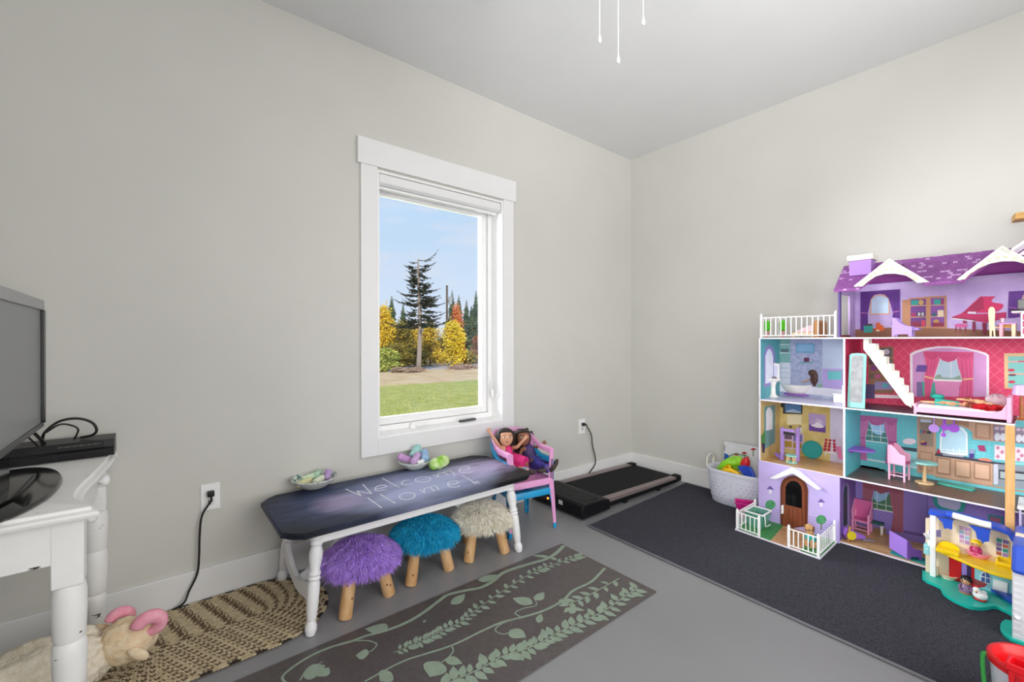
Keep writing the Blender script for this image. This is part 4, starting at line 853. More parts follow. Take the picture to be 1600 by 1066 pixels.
# ================================================================== walking pad
m_tb = mat('black_treadmill_plastic', '0a0b0e', rough=.55, spec=.3, var=.05); m_belt = mat('black_running_belt', '0c0f14', rough=.75, spec=.25, bump=.3, bscale=300, var=.05)
tm = T('treadmill', 'flat black walking treadmill lying along the window wall in the corner', 'treadmill', (-.66, -.285, 0))
tX = Matrix.Translation((-.655, -.285, 0)) @ Matrix.Rotation(-.026, 4, 'Z') @ Matrix.Translation((.655, .285, 0))
def TM(): m = MB(); m.X = tX; return m
q = TM(); q.prism([(x, -.505, z) for x, z in ((-.97, .022), (-.10, .022), (-.09, .05), (-.10, .062), (-.97, .072))], (0, .455, 0)); q.build('deck', m_tb, tm, bev=.004)
q = TM(); q.prism([(x, -.455, z) for x, z in ((-.985, .070), (-.13, .060), (-.13, .0665), (-.985, .0795))], (0, .355, 0)); q.build('running_belt', m_belt, tm)
for y0, y1 in ((-.512, -.460), (-.095, -.045)):
    q = TM(); q.prism([(x, y0, z) for x, z in ((-.985, .055), (-.985, .083), (-.14, .070), (-.135, .050))], (0, y1-y0, 0)); q.build('side_rail', mat('rose_grey_rail', '8a7c7b', rough=.4, metal=.3), tm, bev=.004)
q = TM(); q.prism([(x, -.528, z) for x, z in ((-1.215, .012), (-1.222, .05), (-1.215, .088), (-1.195, .100), (-1.02, .096), (-.955, .084), (-.95, .02))], (0, .49, 0)); q.build('motor_cover', m_tb, tm, bev=.006, smooth=30)
for y0 in (-.52, -.10):
    q = TM(); q.box(-.15, -.085, y0, y0+.06, .03, .078); q.build('end_cap', m_tb, tm, bev=.01)
for x0, y0 in ((-1.17, -.49), (-.75, -.50), (-.35, -.50), (-1.17, -.10), (-.30, -.10)):
    q = TM(); q.cyl((x0, y0, .022), (x0, y0+.03, .022), .021, n=16); q.build('wheel', m_black, tm, bev=.003)
q = TM(); q.cyl((-1.2245, -.215, .060), (-1.2205, -.215, .060), .007, n=14); q.build('indicator_light', mat('orange_indicator', 'ff7a2a', emis=6.0), tm)
q = TM(); q.box(-1.2235, -1.2215, -.355, -.32, .055, .082); q.build('sticker', mat('white_sticker', 'd8d8d8'), tm)
q = TM(); q.box(-1.2225, -1.2195, -.30, -.10, .048, .07); q.build('control_panel', mat('dark_panel', '2b2a31', rough=.2), tm)
q = TM(); q.box(-1.16, -1.03, -.49, -.07, .0985, .1002); q.build('cover_inlay', mat('charcoal_inlay', '111317', rough=.6, spec=.3), tm, bev=.001)

# ================================================================== laundry basket of toys by the right wall
m_bas = mat('white_basket_plastic', 'dfe2f0', rough=.45, var=.015)
bk = T('plastic_basket', 'white perforated plastic basket full of toys beside the dollhouse', 'basket', (-.175, -1.0, .009))
BC = V((-.178, -1.0, .009)); bw, bd, bh = .190, .118, .235
def sq(a, w, d, p=.62): c, s = math.cos(a), math.sin(a); return V((d*math.copysign(abs(s)**p, s), w*math.copysign(abs(c)**p, c), 0))
n = 64
rr = [[BC+sq(6.2832*j/n, bw*k, bd*k)+V((0, 0, z)) for j in range(n)] for k, z in ((.80, .0), (.84, .006), (.90, .06), (.96, .15), (1, bh-.02), (1.05, bh-.018), (1.05, bh-.002), (1.0, bh), (.975, bh-.01), (.93, .15), (.86, .05), (.80, .012))]
MB().loft(rr).build('basket_body', m_bas, bk, smooth=40)
ho = MB(); mho = mat('dark_basket_holes', '8f93ab', rough=.8)
for i in range(7):
    z = .045+i*.024; k = .885+.11*z/.235
    for j in range(n):
        if (j+i) % 2: continue
        p = BC+sq(6.2832*(j+.0)/n, bw*k, bd*k); q2 = BC+sq(6.2832*(j+.1)/n, bw*k, bd*k); d = (q2-p).normalized(); nn = V((d.y, -d.x, 0)); p = p+nn*.001+V((0, 0, z))
        ho.cyl(p-nn*.002, p+nn*.0006, .0035, n=6)
ho.build('holes', mho, bk, kind='stuff')
for sy in (1, -1):
    a = [BC+V((.0+dx, sy*(bw*1.03), bh+dz)) for dx, dz in ((-.05, -.01), (-.052, .03), (-.035, .055), (0, .064), (.035, .055), (.052, .03), (.05, -.01))]
    MB().tube(bez(a, 4), .011, 10, flat=.6).build('handle', mat('cream_handle', 'd9d6cc', rough=.5), bk, smooth=True)
def toy(mb, label, h, cat='toy', name='plastic_toy', **k): return thing(mb, name, label, cat, mat('toy_'+h, h, rough=.3, var=.03, spec=.5), 'toys in the white basket', **k)
def Bx(x, y, X): return fx(x, y, X)
toy(MB().tube(bez([Bx(1122, 735, -.19), Bx(1128, 727, -.22), Bx(1137, 721, -.22), Bx(1146, 722, -.2)], 5), [.02]*16, 10, flat=.6).ell(Bx(1145, 722, -.19), (.035, .05, .03), R=RZ(20)), 'lime green toy scoop at the left of the basket heap', '8fd62b', smooth=40)
toy(MB().ell(Bx(1151, 724, -.15), (.05, .06, .05), 18, 12).ell(Bx(1155, 722, -.17), (.03, .03, .04)), 'lime green domed toy at the top of the basket heap', '9be02e', smooth=True)
toy(MB().tube(bez([Bx(1122, 742, -.20), Bx(1130, 737, -.24), Bx(1140, 735, -.25), Bx(1152, 741, -.24), Bx(1158, 748, -.22)], 5), [.016]*21, 10, flat=.7).tube(bez([Bx(1127, 738, -.22), Bx(1138, 727, -.21), Bx(1141, 736, -.23)], 5), [.012]*11, 8), 'yellow toy with a curved handle lying in front in the basket', 'f6c415', smooth=True)
toy(MB().lathe([(0, -.055), (.014, -.05), (.026, -.02), (.03, .01), (.024, .035), (.012, .048), (.008, .06), (0, .062)], Bx(1164, 726, -.19), 18, R=RY(-14) @ RX(20)), 'red bottle shaped toy standing in the basket heap', 'e0202a', smooth=True)
toy(MB().prism([Bx(x, y, -.235) for x, y in ((1151, 730), (1160, 728), (1173, 732), (1176, 738), (1182, 752), (1178, 754), (1166, 748), (1158, 738))], (.022, 0, .004)), 'blue spade shaped toy at right in the basket', '2b50c8', bev=.006)
toy(MB().ell(Bx(1154, 750, -.22), (.022, .035, .02)).ell(Bx(1162, 752, -.21), (.022, .03, .02)).ell(Bx(1157, 745, -.21), (.02, .02, .018)), 'small bright green toy lying low at the front of the basket', '7ed321', smooth=True)
toy(MB().ell(Bx(1172, 755, -.18), (.05, .04, .03)).ell(Bx(1140, 745, -.16), (.06, .07, .04)), 'orange toys under the heap of basket toys', 'e8862a', smooth=True)
toy(MB().tube(bez([Bx(1122, 743, -.24), Bx(1126, 745, -.25), Bx(1133, 747, -.25)], 4), .010, 8), 'short orange toy rod at the left rim of the basket', 'f08a2c', smooth=True)
# boxed toy behind the basket
bx = T('toy_box', 'white printed toy box with red flowers behind the basket', 'box', (-.04, -1.02, .009))
xb = -.062; p0 = fx(1131, 690, xb); p1 = fx(1131, 740, xb)
MB().box(xb, -.02, -1.10, p0.y, .009, p0.z).build('carton', mat('white_carton', 'e3e2ea', rough=.5), bx, bev=.002)
def pf(parent, name, h, pts, X, th=.0006): MB().prism([fx(a, b, X) for a, b in pts], (-th, 0, 0)).build(name, mat('print_'+h, h, rough=.5), parent)
pf(bx, 'printed_blue_patch', '2a66b8', [(1131.5, 708), (1139, 711), (1136, 722), (1131.5, 726)], xb)
pf(bx, 'printed_grey_mark', '7a7f86', [(1131.3, 695), (1133, 697), (1133, 705), (1131.3, 704)], xb)
for cx, cy in ((1177, 702), (1163, 708), (1151, 710)):
    pf(bx, 'printed_flower', 'b82a3a', [(cx-4, cy+1.5), (cx-3, cy-1), (cx, cy-2), (cx+3, cy-1), (cx+4, cy+1.5)], xb); pf(bx, 'printed_stem', '4a6a3a', [(cx-.7, cy+1.5), (cx+.7, cy+1.5), (cx+.7, cy+11), (cx-.7, cy+11)], xb)
MB().ribbon(bez([fx(*p, xb-.0005) for p in ((1137, 720), (1140, 713), (1149, 709), (1158, 711), (1168, 713), (1171, 722))], 5), .006, (-1, 0, 0), .0006).build('printed_vine', mat('print_4f8f3f', '4f8f3f'), bx)
pb = fx(1163, 792, -.42); pbc = V((-.375, -1.125, .009))
pk = T('small_bin', 'small magenta plastic bin between the basket and the dollhouse porch', 'bin', pbc)
mg = mat('magenta_plastic', 'c81a84', rough=.35); f1 = fx(1153, 778, -.40); Rz = RZ(25)
def rect(w, d, z): return [pbc+Rz @ V((a*w, b*d, 0))+V((0, 0, z)) for a, b in ((-1, -1), (1, -1), (1, 1), (-1, 1))]
MB().loft([rect(.034, .042, 0), rect(.040, .050, .085), rect(.046, .056, .087), rect(.046, .056, .094), rect(.038, .048, .094), rect(.032, .040, .006)]).build('bin_body', mg, pk, bev=.003)
# ================================================================== the big dollhouse
XF, XB = -.355, -.045
ZL = [.022, .383, .765, 1.150]; YL, YD, YR, YE = -1.203, -1.640, -2.62, -2.255
DH = T('dollhouse', 'large four storey purple roofed wooden dollhouse against the right wall', 'dollhouse', (-.2, -1.9, .009))
m_edge = mat('lilac_white_board', 'ece6f2', rough=.4, var=.01); m_cream = mat('cream_white_board', 'e6e5d8', rough=.45, var=.015)
def dh(mb, name, m=None, **k): return mb.build(name, m, DH, **k)
def planks(name, h1, h2, hm, bw=.16, bh=.022): return brickmat(name, h1, h2, hm, bw, bh, mortar=.06, rough=.35, axes='yx')
fl = {0: planks('printed_oak_planks', 'c9a069', 'd9b279', 'a17d4c'), 1: planks('printed_walnut_planks', '644a3f', '70554a', '43322b'), 2: planks('printed_dark_planks', '3d3740', '4a434c', '26222a'), 3: planks('printed_cherry_planks', '8a5238', '9c6244', '5c3526')}
m_oak = planks('printed_honey_planks', 'c99b62', 'd6aa74', 'a87c48'); m_bathfl = mat('printed_lilac_floor', 'cfcbe0', rough=.35)
bk_t = .009
# floor boards, with printed sheets on top
def floorb(z, y0, y1, m, name='floor_board', x0=XF):
    dh(B(x0, XB+.012, y1, y0, z-bk_t, z-.0008), name, m_edge, bev=.001); dh(B(x0+.002, XB, y1+.001, y0-.001, z-.001, z), 'printed_floor', m)
floorb(ZL[0], -1.612, YR, fl[0]); floorb(ZL[1], YD, YR, fl[1]); floorb(ZL[1], YL, YD, m_oak); floorb(ZL[2], YL, YD, m_bathfl); floorb(ZL[2], YD, YE, fl[2]); floorb(ZL[3], YL, -1.612, fl[3]); floorb(ZL[3], -1.612, YR, fl[3])
# uprights
dh(B(XF, XB+.012, YL-.009, YL, .009, ZL[3]-bk_t), 'side_panel', m_edge, bev=.001)
dh(B(XF, XB, YD-.005, YD+.004, ZL[1], ZL[2]-bk_t), 'divider_panel', m_edge, bev=.001); dh(B(XF, XB, YD-.005, YD+.004, ZL[2], ZL[3]-bk_t), 'divider_panel', m_edge, bev=.001)
dh(B(XF, XB, -1.621, -1.612, .009, ZL[1]-bk_t), 'divider_panel', m_edge, bev=.001)
dh(B(XF, XB+.012, YR-.009, YR, .009, 1.42), 'side_panel', m_edge, bev=.001)
dh(B(XB+.012, XB+.02, YR, YL, .009, ZL[3]), 'back_board', m_edge)
dh(B(XF-.012, XF+.006, -2.256, -2.227, .009, ZL[2]-bk_t), 'pine_post', wood('pine_post_wood', 'd6a262', 'e3b478', 'z', 8), bev=.002)
# room walls
w_pink = lattice('rose_lattice_wallpaper', 'd63d66', 'e06688', .040, .085); w_pur = lattice('violet_lattice_wallpaper', '8d78c6', '9482ca', .020, .25)
w_teal = brickmat('turquoise_tile_print', '68c3cd', '70c8d1', '63bbc6', .018, .018, .05, .5, 0); w_yel = mat('mottled_yellow_wallpaper', 'cdb669', h2='dfcd8c', rough=.55, scale=14)
w_lil = mat('mottled_lilac_wallpaper', 'b79fd6', h2='cbb6e4', rough=.55, scale=10); w_pale = mat('pale_lavender_board', 'cfcbe2', rough=.5); w_bath = mat('speckled_bath_wallpaper', '9aa3c4', h2='b6bcd6', rough=.5, scale=45); w_bt = mat('bath_teal_wallpaper', '55a2a8', rough=.5)
def wall(name, y0, y1, z0, z1, m): return dh(B(XB, XB+.0118, y1, y0, z0, z1), name, m)
def sidew(y, x0, x1, z0, z1, m, s=-1): return dh(B(x0, x1, min(y, y+s*.0012), max(y, y+s*.0012), z0, z1), 'side_wallpaper', m)
yv = lambda px, z=600: fx(px, z, XB).y
wall('wallpaper', YL, yv(1285), ZL[2], ZL[3]-bk_t, w_bath); wall('wallpaper', yv(1285), YD, ZL[2], ZL[3]-bk_t, mat('pale_blue_board', 'c3d0e2', rough=.45))
sidew(YL-.009, XF+.003, XB, ZL[2], ZL[3]-bk_t, w_bt); sidew(YL-.009, XF+.003, XB, ZL[1], ZL[2]-bk_t, mat('beige_side_wallpaper', 'c4ab74', rough=.55))
wall('wallpaper', YL, yv(1297), ZL[1], ZL[2]-bk_t, w_yel); wall('wallpaper', yv(1297), YD, ZL[1], ZL[2]-bk_t, w_pale)
wall('wallpaper', YD, YR, ZL[2], ZL[3]-bk_t, w_pink); wall('wallpaper', YD, YR, ZL[1], ZL[2]-bk_t, w_teal); wall('wallpaper', -1.621, YR, ZL[0], ZL[1]-bk_t, w_pur)
wall('wallpaper', -1.612, YR, ZL[3], 1.46, w_lil)
sidew(YD-.005, XF+.003, XB, ZL[1], ZL[2]-bk_t, mat('turquoise_side_wallpaper', '5fb8c3', rough=.5))
sidew(YD-.005, XF+.003, XB, ZL[2], ZL[3]-bk_t, mat('crimson_side_wallpaper', 'b8254f', rough=.5))
# attic left wall with a doorway onto the balcony
m_avi = mat('deep_violet_print', '64508f', rough=.5)
dh(B(XF, XF+.03, -1.621, -1.612, ZL[3], 1.425), 'attic_side_wall', m_avi); dh(B(-.16, XB, -1.621, -1.612, ZL[3], 1.425), 'attic_side_wall', w_lil); dh(B(XF+.03, -.16, -1.621, -1.612, 1.39, 1.425), 'attic_side_wall', w_lil)
dh(B(XF+.03, -.16, -1.625, -1.612, ZL[3], ZL[3]+.012), 'threshold', mat('red_brown_threshold', '7d3a2c'))
# ---- printed pictures on the walls, flat sheets
CR_ = {'A': (1300, 360, 5.33), 'b': (1180, 480, 5.33), 'p': (1380, 510, 6.2727), 'y': (1180, 610, 8.88), 'k': (1310, 640, 8.2), 'r': (1430, 640, 6.665), 'l': (1300, 740, 6.6625), 'n': (1500, 460, 13.32), 'g': (1150, 620, 3.553), 't': (1430, 780, 5.924), 'f': (1080, 660, 4.442), 'u': (1150, 360, 3.553)}
def cp_(c, p): o = CR_[c]; return o[0]+p[0]/o[2], o[1]+p[1]/o[2]
def PX(c, pts, X): return [fx(*cp_(c, p), X) for p in pts]
PRN = [0]
def pr(name, h, c, pts, layer=0, X=XB, parent=None):
    PRN[0] += 1; x = X-.0003-layer*.0005-(PRN[0] % 7)*.00006
    return MB().prism(PX(c, pts, x), (-.0005, 0, 0)).build('printed_'+name, mat('print_'+h, h, rough=.5), parent or DH)
def rc(x0, y0, x1, y1, sl=0.0): return [(x0, y0), (x1, y0+sl*(x1-x0)), (x1, y1+sl*(x1-x0)), (x0, y1)]
def ov(cx, cy, a, b, n=20, a0=0, a1=360): return [(cx+a*math.cos(math.radians(a0+(a1-a0)*i/n)), cy+b*math.sin(math.radians(a0+(a1-a0)*i/n))) for i in range(n+(0 if a1-a0 == 360 else 1))]
# attic
pr('floor', '8f6048', 'A', [(165, 830), (300, 818), (600, 806), (1000, 818), (1340, 832), (1600, 842), (1600, 893), (165, 893)])
pr('window', 'd3a48c', 'A', [(315, 705), (482, 702), (482, 560), (440, 540), (400, 535), (350, 545), (315, 575)]); pr('window_view', 'bcd6f2', 'A', [(328, 693), (470, 690), (470, 570), (430, 550), (400, 545), (360, 552), (328, 580)], 1)
for a, b in (((372, 545), (372, 692)), ((422, 548), (422, 691)), ((328, 600), (470, 598)), ((328, 650), (470, 648))):
    d = 1.6; pr('glazing_bar', 'e9d5c8', 'A', [(a[0]-d, a[1]-d), (b[0]+d, a[1]-d), (b[0]+d, b[1]+d), (a[0]-d, b[1]+d)], 2)
pr('curtain', '5b2285', 'A', [(237, 512), (567, 490), (567, 790), (495, 790), (500, 740), (508, 690), (490, 620), (470, 565), (440, 537), (400, 530), (350, 540), (322, 575), (316, 610), (298, 690), (300, 740), (300, 835), (237, 835)], 3)
pr('curtain_tie', 'b06aa8', 'A', [(240, 682), (300, 688), (300, 694), (240, 690)], 4); pr('curtain_tie', 'b06aa8', 'A', [(505, 678), (562, 668), (562, 675), (505, 686)], 4)
pr('bookcase', 'b98562', 'A', [(585, 580), (645, 575), (645, 565), (800, 552), (955, 545), (955, 820), (800, 815), (645, 810), (585, 800)], 1)
pr('bookcase_shelves', '6d3a86', 'A', rc(655, 575, 782, 805, -.03), 2); pr('bookcase_shelves', '7f4796', 'A', rc(822, 565, 935, 805, -.03), 2)
for y in (625, 720): pr('bookcase_board', 'c59a77', 'A', rc(655, y, 782, y+8, -.03), 3); pr('bookcase_board', 'c59a77', 'A', rc(822, y-4, 935, y+4, -.03), 3)
for h, q in (('2f9a94', rc(660, 582, 718, 622)), ('c09a5c', ov(742, 600, 22, 22)), ('2f9a94', rc(850, 575, 905, 618)), ('8c2a5c', rc(905, 575, 930, 617)), ('3d3048', rc(705, 680, 775, 718)), ('b8b0c0', rc(715, 685, 735, 712)), ('b8b0c0', rc(745, 685, 765, 712)), ('a22a58', rc(662, 690, 695, 720)), ('d9c6a8', rc(880, 665, 930, 720)), ('2c5a6c', ov(852, 702, 22, 16)), ('b58a4c', ov(868, 760, 24, 18)), ('8c1f3a', rc(835, 770, 930, 802)), ('8c2a4c', rc(662, 760, 735, 800)), ('c63a52', rc(745, 750, 775, 800))): pr('shelf_object', h, 'A', q, 4)
pr('toy_tub', '2fa59c', 'A', [(262, 795), (342, 790), (335, 850), (268, 853)], 4); pr('tub_contents', '4a3f3a', 'A', [(270, 797), (285, 780), (335, 778), (335, 795)], 5)
pr('cat', 'e0622f', 'A', [(365, 775), (380, 770), (395, 768), (405, 785), (425, 795), (438, 820), (425, 838), (375, 840), (352, 825), (370, 810)], 4); pr('cat_chest', 'f4e6da', 'A', ov(382, 835, 14, 7), 5)
pr('piano_lid', 'd02462', 'n', [(0, 410), (60, 380), (250, 200), (425, 45), (745, 42), (690, 85), (650, 130), (690, 175), (800, 185), (880, 200), (905, 235), (880, 290), (800, 350), (600, 385), (350, 385), (200, 370), (140, 405)], 1)
pr('piano_lid', 'a81c52', 'n', [(40, 395), (300, 180), (430, 60), (480, 80), (500, 300), (340, 370), (150, 405)], 2)
pr('piano_body', 'b81f5c', 'n', [(-190, 480), (0, 410), (150, 405), (350, 410), (600, 400), (850, 380), (960, 370), (960, 500), (560, 590), (320, 560), (280, 545), (0, 500)], 2)
pr('piano_keys', 'efe6e2', 'n', [(-180, 495), (0, 510), (310, 552), (300, 560), (0, 530), (-180, 508)], 3); pr('piano_keys_shadow', '3a1020', 'n', [(-160, 482), (0, 492), (320, 535), (310, 548), (0, 508), (-170, 492)], 3); pr('music_sheet', 'dcd3e6', 'n', [(150, 400), (175, 360), (340, 365), (330, 410)], 4)
for q in ([(260, 560), (320, 570), (325, 780), (270, 790), (255, 700)], [(460, 590), (555, 590), (545, 830), (480, 830)], [(60, 540), (140, 560), (150, 610), (60, 600)]): pr('piano_leg', '8f1548', 'n', q, 3)
pr('piano_stool', 'd05a98', 'n', ov(20, 650, 140, 42), 3)
for x in (-90, 0, 110): pr('stool_leg', '8c2050', 'n', rc(x-12, 680, x+14, 790), 2)
pr('curtain', '5b2285', 'n', [(1015, -60), (1400, -80), (1310, 20), (1250, 160), (1200, 270), (1235, 380), (1245, 470), (1150, 490), (1000, 500), (1000, 300)], 3); pr('curtain_tie', 'b06aa8', 'n', [(1010, 260), (1195, 285), (1190, 300), (1010, 275)], 4); pr('window', 'd3a48c', 'n', [(1320, 10), (1500, 0), (1500, 260), (1290, 280)], 1)
# bath
def prs(name, h, pts, layer=0): # pictures on the inner face of the left side panel
    y = YL-.0105-.0005*layer; out = []
    for p in pts:
        d = ray(*p); out.append(CAM + d*((y-CAM.y)/d.y))
    return MB().prism(out, (0, -.0005, 0)).build('printed_'+name, mat('print_'+h, h, rough=.5), DH)
prs('mirror_frame', '8f86bd', [(1193.5, 606), (1193.5, 555), (1197, 542), (1201.5, 538.5), (1207, 542), (1211, 552), (1211, 600)]); prs('mirror', 'e3e6f2', [(1196, 600), (1196, 557), (1199, 548), (1202.5, 544.5), (1206, 550), (1208, 558), (1208, 596)], 1)
prs('arched_door', '6f9a9c', [(1194, 702), (1194, 636), (1211, 633), (1211, 692)]); prs('door_glass', 'e6e8f2', [(1197, 673), (1197, 643), (1200, 637), (1203, 636.5), (1206, 641), (1207, 647), (1207, 671)], 1); prs('plant', '4c8a4a', [(1190, 693), (1189, 682), (1192, 678), (1195, 672), (1196, 684), (1195, 694)], 2); prs('plant_pot', '3a2f5a', [(1190, 693), (1195.5, 693), (1194.5, 707), (1191.5, 708)], 2)
pr('shelf_unit', '7fb0ac', 'b', rc(195, 262, 292, 460, .02), 1)
for y in (310, 380): pr('shelf_board', 'd8e4e2', 'b', rc(200, y, 288, y+6), 2)
pr('shelf_jars', '5a6f78', 'b', [(210, 372), (215, 345), (240, 350), (275, 345), (280, 376)], 2); pr('drawer_unit', 'd5dae6', 'b', rc(195, 462, 292, 640, .02), 1)
for y in (505, 545, 585): pr('drawer_line', 'a9b2c6', 'b', rc(205, y, 280, y+4), 2)
pr('picture', '6fa3c6', 'b', rc(340, 300, 495, 380, .02), 1); pr('picture_centre', '86b6d4', 'b', rc(352, 310, 484, 368, .02), 2); pr('wall_shelf', '4fa3a8', 'b', rc(365, 458, 480, 466, .01), 2); pr('shelf_box', '6a2a52', 'b', rc(405, 422, 450, 456), 3); pr('wainscot', 'b9a3dc', 'b', [(562, 512), (748, 515), (748, 690), (562, 690)], 1); pr('towel', '6fc6c6', 'b', rc(605, 535, 718, 605), 2); pr('towel_rail', '8fb2bb', 'b', rc(580, 530, 735, 538), 3); pr('baseboard', 'e9e9f2', 'b', [(195, 640), (760, 690), (760, 760), (195, 700)], 1); pr('tub_surround', '8fb59c', 'b', rc(520, 640, 560, 668), 2)
# pink room
pr('bookshelf', '8d6a52', 'u', [(735, 650), (875, 645), (875, 905), (735, 905)], 1)
for h, q in (('5a5560', rc(805, 655, 865, 700)), ('b9b2c2', ov(835, 675, 18, 16)), ('6a5c6e', rc(805, 715, 865, 765)), ('4a4650', rc(740, 690, 795, 745)), ('7a3f80', ov(765, 765, 20, 16)), ('6a5f52', rc(740, 795, 795, 825)), ('b8568a', rc(770, 800, 800, 822)), ('8f86b4', rc(770, 840, 870, 885)), ('4fb0bd', ov(828, 862, 16, 12)), ('4f4674', rc(718, 855, 770, 935))): pr('shelf_object', h, 'u', q, 2)
pr('baseboard', 'f0e6ee', 'u', rc(770, 912, 960, 930, .03), 1)
pr('alcove_frame', 'f2e9f4', 'p', [(265, 690), (262, 270), (300, 245), (400, 215), (520, 197), (650, 195), (800, 208), (940, 240), (1010, 262), (1038, 285), (1038, 690)], 1)
pr('alcove', 'd59bd2', 'p', [(290, 690), (288, 285), (330, 262), (420, 235), (530, 215), (650, 213), (790, 225), (920, 255), (985, 275), (1012, 295), (1012, 690)], 2); pr('alcove_back', 'e08cc0', 'p', [(400, 690), (400, 245), (880, 255), (880, 690)], 3)
pr('window', 'f6eef2', 'p', [(490, 535), (555, 320), (725, 320), (775, 545)], 4); pr('window_view', 'bcd7ea', 'p', [(502, 518), (560, 330), (718, 330), (765, 527)], 5); pr('window_bar', 'f2f2f6', 'p', rc(660, 330, 667, 520), 6); pr('hedge', '8fae9e', 'p', [(502, 515), (510, 485), (560, 470), (580, 500), (680, 508), (755, 480), (765, 522)], 6)
pr('curtain', 'e2578f', 'p', [(400, 245), (555, 320), (530, 400), (495, 500), (455, 690), (410, 690), (405, 500), (430, 400)], 7); pr('curtain', 'e2578f', 'p', [(885, 255), (722, 320), (740, 410), (780, 520), (750, 600), (745, 690), (880, 690), (880, 500)], 7)
pr('valance', 'd84a83', 'p', [(395, 245), (400, 290), (440, 320), (500, 330), (545, 300), (580, 335), (640, 352), (700, 335), (735, 300), (780, 328), (850, 325), (880, 290), (888, 255)], 8)
for q in ([(405, 485), (490, 505), (488, 518), (405, 500)], [(780, 515), (880, 508), (880, 520), (785, 530)]): pr('curtain_tie', 'eac789', 'p', q, 9)
pr('lamp_shade', '6a4aa2', 'p', [(335, 380), (435, 380), (446, 450), (318, 445)], 4); pr('lamp_stem', 'b9a0c8', 'p', rc(375, 450, 392, 550), 4); pr('side_table', '7b6aa0', 'p', rc(330, 545, 420, 690), 5); pr('armchair', '4aa99a', 'p', [(380, 545), (505, 550), (520, 690), (390, 690)], 5); pr('armchair_leg', 'd0a06a', 'p', rc(405, 610, 440, 690), 6)
pr('closet', 'd9b98a', 'p', [(1185, 265), (1500, 262), (1500, 620), (1190, 610)], 1); pr('closet_inside', '7cc0b8', 'p', [(1225, 295), (1500, 295), (1500, 600), (1225, 600)], 2)
for y in (340, 460): pr('closet_board', 'e2a89a', 'p', rc(1225, y, 1500, y+14), 3)
for h, q in (('c43a52', ov(1255, 430, 35, 15)), ('5a3a4a', ov(1265, 478, 40, 10)), ('c43a52', ov(1260, 545, 35, 14)), ('d0607a', rc(1320, 338, 1400, 352))): pr('shoes', h, 'p', q, 4)
# yellow room
pr('screen', '2a2d33', 'y', [(352, 178), (655, 190), (655, 332), (385, 325), (385, 240), (352, 235)], 1); pr('screen_picture', '5580b8', 'y', [(412, 188), (635, 200), (635, 315), (415, 300)], 2); pr('screen_picture', 'a6c0d8', 'y', [(430, 285), (520, 262), (635, 300), (635, 318), (420, 305)], 3)
pr('picture', 'b9a0d2', 'y', [(742, 318), (980, 340), (978, 590), (745, 560)], 1); pr('picture_lower', '6f479c', 'y', [(745, 470), (978, 500), (978, 590), (745, 560)], 2)
for k in range(7): a = math.radians(180+30*k); pr('lotus_petal', 'e3d8ee', 'y', [(862-18*math.sin(a)*.5, 500), (862+math.cos(a)*70-8, 470+math.sin(a)*75), (862+math.cos(a)*95, 490+math.sin(a)*110), (862+math.cos(a)*70+8, 485+math.sin(a)*70)], 3)
pr('lotus', 'f1ebf6', 'y', [(770, 485), (820, 470), (862, 440), (910, 475), (965, 510), (910, 525), (830, 515)], 4)
pr('cupboard', 'd9c0d8', 'y', [(395, 575), (672, 600), (672, 840), (395, 800)], 1)
for q, h in ((rc(410, 590, 510, 675, .1), '7a5f7c'), (rc(530, 605, 655, 705, .1), '7f7fc2'), (rc(410, 700, 510, 785, .1), 'b0913a'), (rc(530, 720, 645, 800, .1), 'b79a2c')): pr('cupboard_bay', h, 'y', q, 2)
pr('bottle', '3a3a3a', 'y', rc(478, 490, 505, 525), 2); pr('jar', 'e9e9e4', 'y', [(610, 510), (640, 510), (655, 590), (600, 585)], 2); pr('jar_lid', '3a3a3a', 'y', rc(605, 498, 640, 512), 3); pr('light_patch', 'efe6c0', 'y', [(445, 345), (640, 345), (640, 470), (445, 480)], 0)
pr('mauve_chair', 'b5738f', 'y', ov(235, 750, 45, 55), 2)
for r_, y in enumerate((690, 735, 775, 820)):
    for c_ in range(3): pr('candle', 'b3304f', 'y', ov(985+c_*55-(6*r_)+(c_ == 2)*8*r_, y+c_*6, 21+r_, 19+r_), 4)
pr('candle_stand', 'e9e4ea', 'y', [(1055, 670), (1062, 670), (1085, 860), (1140, 910), (1080, 880), (1000, 870), (960, 910), (965, 855), (1060, 850)], 3); pr('pink_gift', 'd87aa8', 'y', [(1120, 780), (1190, 780), (1215, 960), (1160, 955)], 4)
# kitchen
pr('window', 'eef4f6', 'k', [(340, 400), (385, 180), (595, 190), (640, 440)], 1); pr('window_view', '47817f', 'k', [(345, 392), (388, 180), (592, 190), (632, 428)], 2); pr('window_sky', '9cc4e6', 'k', [(395, 175), (590, 190), (592, 280), (545, 330), (490, 320), (440, 290)], 3)
for a, b in (((428, 180), (433, 405)), ((540, 190), (546, 420))): pr('glazing_bar', 'e6eef0', 'k', [a, (b[0], a[1]), b, (a[0], b[1])], 4)
pr('glazing_bar', 'e6eef0', 'k', [(365, 255), (610, 290), (610, 296), (365, 261)], 4); pr('glazing_bar', 'e6eef0', 'k', [(350, 328), (625, 365), (625, 371), (350, 334)], 4)
pr('curtain', 'c46fa6', 'k', [(248, 65), (395, 100), (385, 200), (345, 370), (350, 450), (370, 655), (240, 640), (250, 400)], 5); pr('curtain', 'c46fa6', 'k', [(585, 180), (750, 120), (745, 420), (680, 600), (660, 700), (600, 690), (625, 480), (640, 420), (610, 310)], 5)
